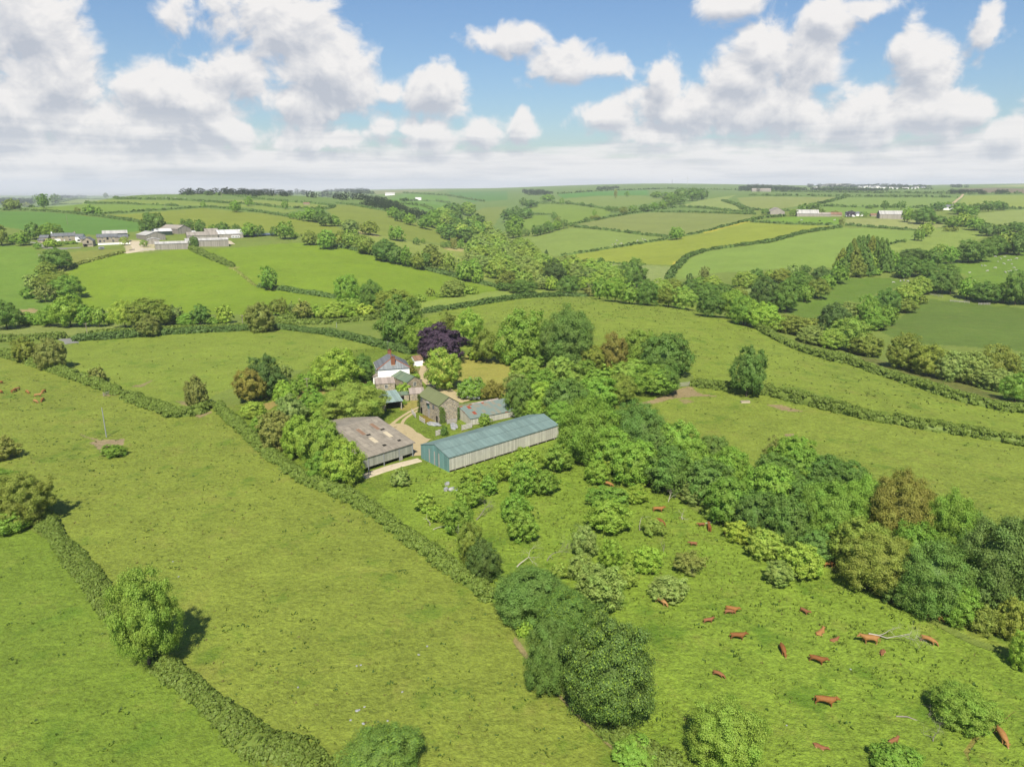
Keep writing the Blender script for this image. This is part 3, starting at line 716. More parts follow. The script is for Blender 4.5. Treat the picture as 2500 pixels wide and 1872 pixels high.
def crown_arrays(kind, lod, seed):
    k = KINDS[kind]
    rng = np.random.default_rng(seed)
    K = {-1: int(k['K'] * 1.35), 0: k['K'], 1: int(k['K'] * .62), 2: int(k['K'] * .38)}[lod]
    M = {-1: 420, 0: 190, 1: 72, 2: 30}[lod]
    leaf = k['leaf'] * {-1: .56, 0: .92, 1: 1.75, 2: 3.0}[lod]
    # clump centres over a lumpy ellipsoid
    i = np.arange(K) + .5
    zc = 1 - 1.72 * i / K if kind != 'bush' else 1 - 1.35 * i / K
    th = i * 2.399963 + rng.normal(size=K) * .35
    zc = np.clip(zc + rng.normal(size=K) * .07, -.95, 1)
    rr = np.sqrt(np.maximum(1 - zc * zc, 0))
    d = np.stack([rr * np.cos(th), rr * np.sin(th), zc], 1)
    ph = rng.uniform(0, 6.28, 6)
    lump = (np.sin(th * 2 + ph[0]) * .5 + np.sin(th * 3 + zc * 3 + ph[1]) * .5 + np.sin(zc * 5 + ph[2] + th) * .4) * k['irr']
    if kind == 'conifer':
        h = np.linspace(.03, 1, K)
        rad = (1 - h) ** .8 * (1 + rng.normal(size=K) * .12) * .8 + .05
        cen = np.stack([rad * np.cos(th), rad * np.sin(th), h * 2 - 1], 1)
        d = np.stack([np.cos(th) * .8, np.sin(th) * .8, np.full(K, .5)], 1)
        cr = (1 - h) * .22 + .07
    else:
        rad = .82 * (1 + lump + rng.normal(size=K) * (k['irr'] * .30 + .05))
        if kind == 'airy':
            rad *= rng.uniform(.45, 1.05, K)
        cen = d * rad[:, None]
        cr = rng.uniform(*k['cr'], K) * 2.0
    # leaves on each clump's outer side
    S_ = max(4, M // 13)
    sub = rng.normal(size=(K, S_, 3)) * k['spread'] * .95 + d[:, None] * .75 + np.array([0, 0, .38])
    sub /= np.linalg.norm(sub, axis=2, keepdims=True)
    sr = rng.uniform(.62, 1.12, (K, S_, 1))
    pick = np.arange(M) % S_
    nrm = sub[:, pick] + rng.normal(size=(K, M, 3)) * .21
    rj = sr[:, pick] * rng.uniform(.80, 1.03, (K, M, 1))
    pos = cen[:, None] + nrm * cr[:, None, None] * rj * np.array([1, 1, .8])
    nrm = nrm + rng.normal(size=nrm.shape) * .42
    pos, nrm = pos.reshape(-1, 3), nrm.reshape(-1, 3)
    fill = K * M // 6
    fp = rng.normal(size=(fill, 3))
    fp = fp / np.linalg.norm(fp, axis=1, keepdims=True) * rng.uniform(.4, .86, (fill, 1))
    if kind == 'conifer':
        fp[:, :2] *= ((1 - fp[:, 2:]) * .45)
    pos, nrm = np.concatenate([pos, fp]), np.concatenate([nrm, fp + rng.normal(size=fp.shape) * .5])
    Q = quads(pos, nrm, leaf * 2, 1.0, rng).reshape(-1, 3)
    # fit the unit box: x,y in -.5...5, z 0..1
    lo, hi = np.percentile(Q, .6, 0), np.percentile(Q, 99.4, 0)
    sc = np.array([1 / max(hi[0] - lo[0], hi[1] - lo[1])] * 2 + [1 / (hi[2] - lo[2])])
    mid = np.array([(hi[0] + lo[0]) / 2, (hi[1] + lo[1]) / 2, lo[2]])
    V = [(Q - mid) * sc]
    Fq = [np.arange(len(Q)).reshape(-1, 4)]
    if k['core'] and lod < 2:
        nu, nv = 14, 9
        a, b = np.meshgrid(np.linspace(0, 2 * math.pi, nu, endpoint=False), np.linspace(-1, 1, nv))
        c0 = k['core'] * (1 + (np.sin(a * 2 + ph[0]) * .5 + np.sin(a * 3 + b * 3 + ph[1]) * .5) * k['irr'] * .8)
        r = np.sqrt(np.maximum(1 - b * b, .0004)) * c0
        if kind == 'conifer':
            r = (1 - b) * .5 * .55 * (1 + np.sin(a * 5) * .15) + .02
        bb = b * (k['core'] if kind != 'conifer' else .9)
        cv = np.stack([r * np.cos(a), r * np.sin(a), bb], -1).reshape(-1, 3)
        ci = np.arange(nu * nv).reshape(nv, nu)
        cf = np.stack([ci[:-1], np.roll(ci[:-1], -1, 1), np.roll(ci[1:], -1, 1), ci[1:]], -1).reshape(-1, 4)
        V.append((cv - mid) * sc)
        Fq.append(cf + len(Q))
    return np.concatenate(V), np.concatenate(Fq)


CROWNS, TRUNKS = {}, {}


def crown_mesh(kind, lod, var, mat):
    key = (kind, lod, var, mat.name)
    if key not in CROWNS:
        V, Fq = crown_arrays(kind, lod, sum(ord(c) for c in kind) * 7 + lod * 100 + var)
        if lod == 2:            # small in the picture: crown and trunk in one mesh, standing on its base
            z0 = max(KINDS[kind]['z0'], .02)
            V = V * np.array([1, 1, 1 - z0]) + np.array([0, 0, z0])
            tv, tf = tubes([((0, 0, -.05), (0, 0, .35), .035, .02)], 4)
            o = len(V)
            V = np.concatenate([V, np.array(tv)])
            tq = np.array([f for f in tf if len(f) == 4][:4]) + o
            n0 = len(Fq)
            Fq = np.concatenate([Fq, tq])
            CROWNS[key] = build_mesh(kind + "_tree", V, Fq, [mat, BARK], mat_index=[0] * n0 + [1] * len(tq))
        else:
            CROWNS[key] = build_mesh(kind + "_crown", V, Fq, [mat])
    return CROWNS[key]


def trunk_mesh(var):
    if var not in TRUNKS:
        rng = np.random.default_rng(500 + var)
        segs = [((0, 0, -.06), (0, 0, .0), .042, .034), ((0, 0, 0), (.01, .0, .28), .034, .026)]
        p = np.array([.01, 0, .28])
        for k in range(5):
            a = 2 * math.pi * k / 5 + rng.uniform(-.4, .4)
            d = np.array([math.cos(a) * .7, math.sin(a) * .7, .75])
            d /= np.linalg.norm(d)
            segs += branch_segs(rng, p, d, .30, .016, 1, 0, .5)
        V, Fc = tubes(segs)
        TRUNKS[var] = build_mesh("tree_trunk", V, Fc, [BARK])
    return TRUNKS[var]


# colours as photographed in sun; reflectance follows
PAL = dict(DK=(80, 113, 54), MD=(94, 130, 52), LT=(108, 140, 54), YL=(116, 142, 58), OL=(100, 120, 54), HG=(86, 110, 50), GY=(106, 131, 74), BR=(102, 108, 54), PU=(62, 55, 84),
           BL=(82, 114, 56), BG=(98, 131, 52), GB=(104, 120, 66), VD=(70, 98, 52), PG=(111, 140, 64), CO=(76, 104, 54), LM=(110, 142, 56))
NAMES = dict(dome='broadleaf_tree', oak='oak_tree', apple='apple_tree', feather='feathery_tree', bush='bush', airy='young_tree', conifer='conifer_tree')
TREE_N = [0]


def plant(kind, view, cx, cy, w, h, pal, label, group=None, mat=LEAF, name=None, cat=None, base=None, grow=True):
    """A tree or bush whose crown fills the given box of the photograph; base = a ground pixel row (photograph) to stand on when a crest hides it."""
    x, y = px(view, cx, cy)
    s = VIEWS[view][2]
    w, h = w / s, h / s
    if w < 150 and grow:
        w, h = w * 1.10, h * 1.08
    z0 = KINDS[kind]['z0']
    py = y + h * .45
    for _ in range(5):
        p = look(x, py)
        m = mpp(p)
        dep = math.atan2(CAM_H - p[2], p[1])
        R = w * m / 2
        e = h * m / 2
        a2 = e * e - (R * math.sin(dep)) ** 2
        a = max(math.sqrt(max(a2, 0)), R * .42) / math.cos(dep) if a2 > 0 else R * .5
        a = min(a, R * 2.6)
        zc = a * (1 + z0) / (1 - z0)
        if base is not None:
            py = base
            break
        py = y + zc * math.cos(dep) / m
    p = look(x, py)
    H = 2 * a / (1 - z0)
    pxw = max(w, h)
    lod = -1 if pxw > 130 else 0 if pxw > 52 else (1 if pxw > 24 else 2)
    TREE_N[0] += 1
    rng = random.Random(TREE_N[0] * 31 + int(x))
    var = rng.randrange(3 if lod < 2 else 2) if kind not in ('feather', 'conifer') else rng.randrange(2)
    j = rng.uniform(.9, 1.1)
    c = [v * q for v, q in zip(srgb(*PAL[pal], LEAFK), (1.20, 1.0, .82, 1))]
    col = (c[0] * j * rng.uniform(.94, 1.06), c[1] * j, c[2] * j * rng.uniform(.9, 1.1), 1)
    nm = name or NAMES[kind]
    ct = cat or ('bush' if kind == 'bush' else 'tree')
    rot = rng.uniform(0, 6.28)
    loc = (p[0], p[1], p[2] - .05)
    W = w * m
    if lod == 2 or kind == 'bush':
        o = link(nm, crown_mesh(kind, lod, var, mat), None, loc, rot, (W, W, H))
        o.color = col
    else:
        o = bpy.data.objects.new(nm, None)
        COL.objects.link(o)
        o.location = loc
        o.rotation_euler = (0, 0, rot)
        o.empty_display_size = 1
        cr = link('crown', crown_mesh(kind, lod, var, mat), o, (0, 0, z0 * H), 0, (W, W, H * (1 - z0)))
        cr.color = col
        link('trunk', trunk_mesh(var), o, (0, 0, 0), 0, (min(W, H) * .8, min(W, H) * .8, H * .85))
    tag(o, label, ct, group)
    return o


LEAFK = 1.62     # photographed leaf colour -> reflectance (crowns shade themselves)
ORD = "first second third fourth fifth sixth seventh eighth ninth tenth eleventh twelfth thirteenth fourteenth fifteenth sixteenth seventeenth eighteenth nineteenth twentieth".split() + ["twenty-" + o for o in "first second third fourth fifth sixth seventh eighth ninth".split()]
ADJ = dict(DK='dark green', MD='mid green', LT='light green', YL='yellow-green', OL='olive green', GY='grey-green', BR='brownish', PU='dark purple', BL='bluish green',
           BG='bright green', GB='grey-brown', VD='blackish green', PG='pale green', CO='dark needled', LM='lime green')
NOUN = dict(dome='domed tree', oak='spreading tree', apple='low spreading tree', feather='feathery tree', bush='bush', airy='sparse tree', conifer='pointed conifer')


def row(where, group, items):
    """Trees standing in a row or clump: each is told by its colour, its shape and its turn along the row ('where' ends in what the count starts from)."""
    for k, it in enumerate(items):
        kind, view, cx, cy, w, h, pal = it[:7]
        plant(kind, view, cx, cy, w, h, pal, "%s %s, %s %s" % (ADJ[pal], NOUN[kind], ORD[k], where), group, **(it[7] if len(it) > 7 else {}))


# ------------------------------------------------------------------ hedges
def hedge(label, pts, w, h, pal='HG', name='hedge', cat='hedge', group='hedges between the fields', dens=1.25, ragged=.27):
    w, h = w * .86, h * .86
    P = trace(pts, False, 7)
    s = np.concatenate([[0], np.cumsum(np.linalg.norm(np.diff(P[:, :2], axis=0), axis=1))])
    dist = float(np.median(P[:, 1]))
    ds = max(.8, .005 * dist)
    n = max(4, int(s[-1] / ds))
    t = np.linspace(0, s[-1], n)
    xs, ys = np.interp(t, s, P[:, 0]), np.interp(t, s, P[:, 1])
    k = np.ones(5) / 5
    if n > 12:
        xs[2:-2], ys[2:-2] = np.convolve(xs, k, 'valid'), np.convolve(ys, k, 'valid')
    tx, ty = np.gradient(xs), np.gradient(ys)
    L = np.hypot(tx, ty) + 1e-9
    nx, ny = -ty / L, tx / L
    seed = int(abs(P[0, 0]) * 13 + abs(P[0, 1]) * 7) % 9973
    rng = np.random.default_rng(seed)
    prof = np.array([(-.5, -.12), (-.5, .35), (-.40, .75), (-.2, .97), (.05, 1.0), (.28, .94), (.44, .7), (.5, .3), (.5, -.12)])
    m = len(prof)
    nz = value_noise(t[:, None] * np.ones(m) + 0, np.arange(m)[None] * 3.0 + seed, 5.0, seed % 50, 3)
    hh = h * (1 + value_noise(t, t * 0 + seed, 14.0, 3, 3)[:, None] * ragged * 1.6 + nz * ragged * .8)
    ww = w * (1 + value_noise(t, t * 0 + seed + 50, 11.0, 4, 3)[:, None] * ragged * 1.2 + nz * ragged * .5)
    end = np.clip(np.minimum(t, s[-1] - t) / max(.6 * w, ds), 0.15, 1)[:, None] ** .5
    hh, ww = hh * end, ww * end
    X = xs[:, None] + nx[:, None] * prof[None, :, 0] * ww
    Yv = ys[:, None] + ny[:, None] * prof[None, :, 0] * ww
    Zv = ground(X, Yv) * .5 + ground(xs, ys)[:, None] * .5 + prof[None, :, 1] * hh
    S = np.stack([X, Yv, Zv], -1)
    core = S.copy()
    core[..., 2] -= .22 * h * (prof[None, :, 1] > 0)
    cx = np.stack([xs, ys], -1)[:, None]
    core[..., :2] = cx + (core[..., :2] - cx) * .82
    idx = np.arange(n * m).reshape(n, m)
    fq = np.stack([idx[:-1, :-1], idx[1:, :-1], idx[1:, 1:], idx[:-1, 1:]], -1).reshape(-1, 4)
    caps = np.array([[idx[e, 0], idx[e, 2], idx[e, 5], idx[e, 8]] for e in (0, n - 1)])
    size = max(.15, .00115 * dist)
    # foliage in small clumps standing proud of the bank, like a run of bushes
    rc = max(.30 * min(w, h * 1.5), size * 2.2)
    K = int(np.clip(s[-1] * (w + 1.6 * h) / (rc * rc * 1.5) * dens, 6, 2600))
    Mh = int(np.clip(11.0 * (rc / size) ** 2 * .42, 12, 60))
    if K * Mh > 60000:
        Mh = max(12, 60000 // K)
    a, b = rng.uniform(0, n - 1.001, K), rng.uniform(.4, m - 1.401, K)
    i, j = a.astype(int), b.astype(int)
    fa, fb = (a - i)[:, None], (b - j)[:, None]
    pos = (S[i, j] * (1 - fa) + S[i + 1, j] * fa) * (1 - fb) + (S[i, j + 1] * (1 - fa) + S[i + 1, j + 1] * fa) * fb
    mid = np.stack([xs[i], ys[i]], -1)
    pos[:, :2] = mid + (pos[:, :2] - mid) * rng.uniform(.72, 1.04, (K, 1))
    out = np.concatenate([(pos[:, :2] - mid) / (w * .5), np.full((K, 1), .7)], 1)
    cr = rc * rng.uniform(.55, 1.35, (K, 1, 1)) * np.where(rng.random((K, 1, 1)) < .06, 1.5, 1.0)
    nr = rng.normal(size=(K, Mh, 3)) * .75 + out[:, None]
    nr /= np.linalg.norm(nr, axis=2, keepdims=True)
    lp = pos[:, None] + nr * cr * rng.uniform(.65, 1.05, (K, Mh, 1)) * np.array([1, 1, .75]) - np.array([0, 0, .25]) * cr
    nrm = (nr + rng.normal(size=nr.shape) * .4).reshape(-1, 3)
    Q = quads(lp.reshape(-1, 3), nrm, np.full(len(nrm), size), 1.0, rng).reshape(-1, 3)
    V = np.concatenate([core.reshape(-1, 3), Q])
    Fa = np.concatenate([fq, caps, np.arange(len(Q)).reshape(-1, 4) + n * m])
    o0 = V.mean(0)
    o0[2] = V[:, 2].min()
    me = build_mesh(name, V - o0, Fa, [LEAF])
    o = link(name, me, None, tuple(o0))
    c = [v * q for v, q in zip(srgb(*PAL[pal], LEAFK), (1.20, 1.0, .82, 1))]
    j = rng.uniform(.93, 1.07)
    o.color = (c[0] * j, c[1] * j, c[2] * j, 1)
    tag(o, label, cat, group)
    return o

# ------------------------------------------------------------------ hedges of the picture
hedge("long thick hedge running down between left pasture and orchard", ['F', (468, 880), (520, 928), (590, 988), (650, 1035), (720, 1062), (790, 1095), (850, 1142), (920, 1192), (1000, 1250), (1062, 1300)], 2.7, 1.9, 'HG', ragged=.4)
hedge("low straggly hedge continuing below the big dotted tree to the bottom edge", ['M', (860, 1330), (1000, 1430), (1200, 1540), (1400, 1640), (1600, 1750)], 3.6, 1.3, 'HG', ragged=.5)
hedge("broad bushy hedge in the lower corner above the round green oak", ['E', (330, 1290), (420, 1420), (560, 1600), 'G', (760, 230), (900, 400), (1040, 560)], 4.0, 1.1, 'HG', ragged=.45)
hedge("broad bushy hedge below the round green oak reaching the bottom edge", ['G', (1240, 790), (1330, 900), (1600, 1110), (1850, 1330), (2070, 1520), 'N', (250, 1500), (430, 1640), (600, 1780)], 4.2, 1.1, 'HG', ragged=.45)
hedge("hedge of the far pasture corner with two hawthorns, ending at a bare gap", ['F', (0, 765), (70, 785), (135, 805), (210, 833), (255, 852)], 4.0, 2.2, 'HG')
hedge("curving hedge from the bare gap to the pasture corner by the small grey tree", ['F', (268, 856), (320, 876), (385, 900), (425, 893), (455, 876)], 4.2, 2.2, 'HG')
hedge("neat dark hedge along the near side of the lane to the farm trees", ['A', (605, 1425), (1000, 1400), (1500, 1360), (2208, 1325), 'B', (300, 1320), (600, 1355), (900, 1410), (1150, 1475), (1390, 1530)], 3.2, 2.6, 'VD')
hedge("short hedge west of the lane gateway, at the edge of the picture", ['A', (-60, 1430), (300, 1420), (575, 1398)], 3.0, 2.4, 'HG')
hedge("low bank hedge between the thin pale field and the lane, with a flowering patch", ['A', (700, 1378), (1200, 1340), (1800, 1310), (2208, 1295)], 3.4, 1.8, 'HG')
hedge("hedge on the far side of the lane, ending at the tall dark sycamore", ['B', (215, 1285), (700, 1278), (1140, 1232)], 3.2, 2.3, 'HG')
hedge("upper hedge in front of the scrubby hollow, parallel to the lane", ['B', (260, 1240), (700, 1218), (1130, 1200)], 3.0, 2.0, 'HG')
hedge("dark hedge curving over the brow of the hill under the pale crescent field", ['B', (1478, 1190), (1700, 1160), (2000, 1112), (2208, 1078), 'C', (300, 1058), (600, 1046), (815, 1050)], 3.4, 2.6, 'VD')
hedge("long hedge falling along the foot of the hill beside the stream trees", ['D', (150, 1205), (300, 1292), (500, 1385), (800, 1475), 'O', (600, 315), (900, 430), (1200, 530), (1600, 660), (1900, 740), (2208, 785), (2500, 830)], 3.6, 2.8, 'HG')
hedge("thick hedge crossing the hill from the field gate to the edge of the picture", ['I', (1745, 485), (1900, 500), (2208, 548), 'O', (0, 620), (300, 690), (800, 815), (1300, 905), (1800, 985), (2208, 1055), (2500, 1100)], 4.0, 2.8, 'HG', ragged=.35)
hedge("stone faced hedge below the hilltop farm, along the tan paddock", ['A', (490, 850), (700, 768), (1050, 678)], 2.6, 1.7, 'GB')
hedge("dark clipped hedge running down the bright slope from the long low shed", ['A', (1600, 640), (1750, 718), (1955, 798)], 5.0, 3.4, 'HG')
hedge("thin fence-line hedge from the hedge end down to the lone round tree", ['A', (1975, 820), (2150, 960)], 1.0, .8, 'GB')
hedge("low dark hedge from the lone round tree to two big trees", ['B', (100, 970), (400, 1010), (770, 1065)], 3.6, 2.6, 'VD')
hedge("hedge under the row of oaks along the top of the bright slope", ['B', (600, 612), (850, 645), (1150, 715), (1450, 808), (1750, 885), (2140, 978)], 3.4, 2.6, 'VD')
FAR = 'far hedges on the hills'
for lab, pts, hw in (
    ("hedge along the top of the deep green field above the hilltop farm", ['A', (-100, 322), (300, 327), (600, 347), (850, 378), (1000, 398), (1195, 425)], 4),
    ("short dark hedge beside the round bush above the deep green field", ['A', (840, 354), (1085, 342)], 3.5),
    ("dark hedge bounding the tan field, east of a gap", ['A', (1098, 338), (1500, 313), (1690, 298)], 3.5),
    ("hedge along the tan field's upper edge towards the wooded row", ['A', (1705, 292), (1950, 312), (2208, 342), 'B', (300, 367), (400, 385)], 4),
    ("hedge under the crest fields beside the two windblown trees", ['A', (270, 298), (560, 268), (1000, 266), (1500, 287)], 4),
    ("long thin hedge across the upper left hill, second below the crest", ['A', (440, 272), (650, 228), (900, 226), (1500, 236), (1900, 262), (2050, 268)], 4),
    ("crest hedge on the skyline of the left hill", ['A', (500, 243), (800, 207), (1100, 187), (1600, 187), (2000, 202), (2208, 228)], 4),
    ("hedge of the narrow crest field left of the dark wood", ['B', (0, 267), (300, 302), (700, 314), (745, 290)], 4.5),
    ("hedge at the top of the narrow crest fields, curving to a point", ['B', (170, 235), (600, 268), (742, 288)], 4.5),
    ("upper hedge just below the dark ridge wood", ['B', (-60, 208), (150, 232)], 4),
    ("hedge at the foot of the ridge wood, over the brown slope", ['B', (760, 262), (900, 280), (1200, 335)], 4),
    ("hedge along the brow of the middle hill, dotted with small trees", ['C', (380, 268), (650, 267), (900, 302), (1000, 322)], 4),
    ("long dark hedge under the striped field, ending at the lone ash", ['C', (690, 463), (1000, 493), (1250, 528), (1490, 548)], 5),
    ("hedge along the top of the yellow barley, behind the white cattle", ['C', (560, 712), (900, 660), (1200, 612), (1500, 563), (1800, 503), (2170, 407)], 3.6),
    ("hedge from the barley corner up to the far farm", ['D', (0, 395), (200, 357), (370, 342)], 5),
    ("curved hedge between the yellow barley and the smooth green field", ['C', (1490, 905), (1530, 835), (1640, 724), (1800, 664), (2208, 608), 'D', (250, 543), (500, 473), (800, 427)], 5.5),
    ("hedge below the sheep paddock of the far farm", ['D', (120, 387), (400, 402), (790, 413)], 5),
    ("hedge along the top of the smooth green field, right of the barley", ['D', (830, 412), (1100, 432), (1380, 452)], 5),
    ("hedge climbing the left edge of the striped field", ['C', (690, 442), (1000, 383), (1200, 348), (1550, 302)], 4),
    ("upper hedge of the striped field", ['C', (1350, 338), (1750, 343), (2208, 358)], 5),
    ("hedge above the thin green strip over the striped field", ['C', (1550, 298), (1750, 302), (2208, 350)], 5),
    ("short hedge inside the middle hill copse", ['C', (380, 357), (490, 360)], 4),
    ("long straight hedge across the far right plateau, with a small gap", ['D', (100, 182), (350, 185), (910, 192)], 7),
    ("straight far hedge east of the gap, running to the drive", ['D', (920, 190), (1700, 197)], 7),
    ("hedge under the far right fields, left of three round trees", ['D', (640, 264), (900, 273), (1480, 278)], 6),
    ("slanting hedge joining the two plateau hedges", ['D', (630, 248), (830, 198)], 6),
    ("curving lane hedge left of the grey gabled barn on the far farm", ['D', (0, 253), (50, 292), (400, 303)], 6),
    ("far hedge at the edge of the picture beyond the sheltered house", ['D', (2080, 283), (2300, 288)], 6),
    ("far hedge over the brow behind the middle hill", ['C', (550, 187), (900, 162), (1500, 142), (2200, 157)], 7),
    ("hedge curving down the pale field near the far lane", ['C', (1950, 243), (2100, 293), (2190, 333)], 6),
    ("scrubby field hedge under the poplar in the right field", ['D', (1150, 562), (1290, 532)], 2.5),
    ("hedge at the foot of the barley by the little bushes", ['C', (700, 752), (1000, 768), (1300, 783)], 2.0),
    ("hedge on the distant valley field with the white barn", ['B', (1280, 262), (1500, 290), (1600, 335)], 6),
    ("hedge behind the white barn in the distant valley", ['B', (1300, 245), (1600, 245), (1720, 265)], 7),
    ("far thin hedge running to the horizon left of the village", ['B', (1330, 178), (1700, 200), (2000, 250)], 7),
    ("long far hedge below the village on the plateau", ['D', (100, 150), (700, 158), (1500, 168), (2212, 172)], 9),
    ("far hedge beside the village fields", ['D', (650, 125), (1000, 140), (1500, 135)], 9)):
    hedge(lab, pts, hw * .95, hw * .52, 'VD', group=FAR, dens=.8)

# ------------------------------------------------------------------ trees and bushes near the camera
plant('oak', 'G', 1180, 480, 470, 600, 'BG', "round bright green oak standing in the broad hedge of the lower corner")
plant('bush', 'E', 60, 1330, 360, 220, 'MD', "low scrub at the foot of the windswept tree by the picture edge")
plant('feather', 'E', 190, 1150, 450, 400, 'OL', "windswept tree leaning at the edge of the picture above the broad hedge", name='windswept_tree')
plant('bush', 'E', -10, 985, 320, 190, 'MD', "large low bush behind the windswept tree at the picture edge")
plant('apple', 'E', 30, 735, 240, 170, 'GB', "small brownish thorn bush casting a shadow on the left pasture edge")
plant('oak', 'N', 1010, 1540, 650, 420, 'DK', "oak with yellowish shoots cut by the bottom edge of the picture", mat=LEAF_TIPS)
plant('dome', 'H', 1490, 1270, 600, 470, 'BL', "dark rounded sycamore at the upper end of the clump by the hedge")
plant('dome', 'H', 1790, 1440, 440, 400, 'DK', "middle sycamore of the clump, half behind the dotted tree", mat=LEAF_TIPS)
plant('dome', 'M', 430, 740, 380, 520, 'BL', "narrow dark tree on the pasture side of the clump, beside the bare strip")
plant('oak', 'M', 905, 880, 740, 800, 'CO', "big dark tree speckled with yellow young shoots, largest of the clump", mat=LEAF_TIPS, name='dotted_tree')
plant('bush', 'M', 210, 500, 130, 130, 'LT', "small light bush at the shaded foot of the clump")
plant('oak', 'M', 1910, 1390, 640, 560, 'BG', "large bright green tree at the bottom edge, among the grazing cattle")
plant('bush', 'L', 1120, 1600, 360, 210, 'MD', "bush cut by the bottom edge below a calf")
plant('apple', 'L', 1690, 1150, 460, 300, 'BG', "flat spreading apple tree by itself beside the twiggy dead ball")
plant('dome', 'K', 2185, 1480, 200, 270, 'LT', "bright bush at the right edge below the long tree belt")
plant('bush', 'M', 1130, 1540, 330, 170, 'MD', "weedy bush on the hedge below the dotted tree")
BELT = 'trees of the long belt down the slope'
row("down the long belt from the teal barn", BELT, [
    ('dome', 'I', 880, 850, 490, 480, 'MD'), ('dome', 'I', 1310, 870, 440, 430, 'DK'), ('dome', 'I', 1290, 1140, 380, 330, 'MD'), ('oak', 'I', 1640, 960, 350, 340, 'MD'),
    ('dome', 'I', 1560, 1180, 360, 340, 'DK'), ('dome', 'I', 1920, 1040, 260, 240, 'BL'), ('dome', 'I', 1890, 1280, 380, 340, 'DK'), ('oak', 'O', 240, 1110, 330, 250, 'MD'),
    ('dome', 'K', 60, 130, 380, 400, 'MD'), ('dome', 'J', 1240, 210, 360, 350, 'MD'), ('dome', 'O', 540, 1290, 340, 280, 'DK'), ('dome', 'K', 170, 400, 380, 400, 'DK'), ('dome', 'K', 540, 330, 520, 520, 'MD'),
    ('dome', 'K', 440, 590, 300, 250, 'BL'), ('dome', 'K', 1140, 310, 520, 600, 'BR', dict(name='brown_leaved_tree')), ('oak', 'K', 960, 720, 600, 480, 'OL'), ('dome', 'K', 1530, 440, 400, 520, 'MD'),
    ('dome', 'K', 1400, 860, 560, 560, 'DK'), ('dome', 'K', 1960, 770, 660, 740, 'CO'), ('dome', 'K', 1600, 1060, 360, 320, 'MD'), ('dome', 'K', 2240, 600, 340, 440, 'DK')])
row("filling the belt's middle, from the teal barn", BELT, [
    ('dome', 'I', 1090, 1010, 360, 320, 'MD'), ('dome', 'I', 1480, 1010, 320, 300, 'DK'), ('dome', 'I', 1740, 1120, 340, 320, 'MD'), ('dome', 'I', 2060, 1180, 320, 320, 'MD'), ('oak', 'I', 2080, 1400, 300, 260, 'MD'), ('dome', 'J', 1480, 330, 380, 340, 'DK'), ('dome', 'K', 330, 250, 380, 360, 'DK'),
    ('oak', 'K', 760, 560, 400, 380, 'OL'), ('dome', 'K', 830, 250, 420, 420, 'MD'), ('dome', 'K', 1270, 620, 380, 380, 'MD'), ('dome', 'K', 1740, 560, 400, 420, 'DK'), ('dome', 'K', 1180, 960, 340, 260, 'DK'), ('dome', 'K', 1760, 900, 380, 380, 'DK'), ('oak', 'K', 2190, 1010, 300, 320, 'MD'),
    ('dome', 'O', 340, 1230, 340, 270, 'MD'), ('dome', 'O', 90, 1270, 340, 280, 'DK'), ('oak', 'O', 700, 1320, 320, 260, 'DK'), ('dome', 'O', 190, 1390, 360, 280, 'DK'), ('dome', 'K', 1010, 560, 420, 300, 'OL')])
plant('bush', 'K', 1850, 1200, 240, 230, 'OL', "olive bush at the foot of the belt below the darkest tree")
plant('bush', 'K', 2085, 1210, 260, 300, 'OL', "larger olive bush at the foot of the belt near the right edge")
plant('airy', 'O', 90, 1090, 150, 190, 'GB', "bare brownish young tree on the back edge of the belt")
plant('feather', 'J', 975, 150, 230, 170, 'GY', "grey-green willow bush at the front of the belt, with a cow behind it")
plant('apple', 'J', 1130, 285, 230, 150, 'PG', "pale bush at the front of the belt beside the fallen white branches")
ORCH = 'apple trees of the old orchard'
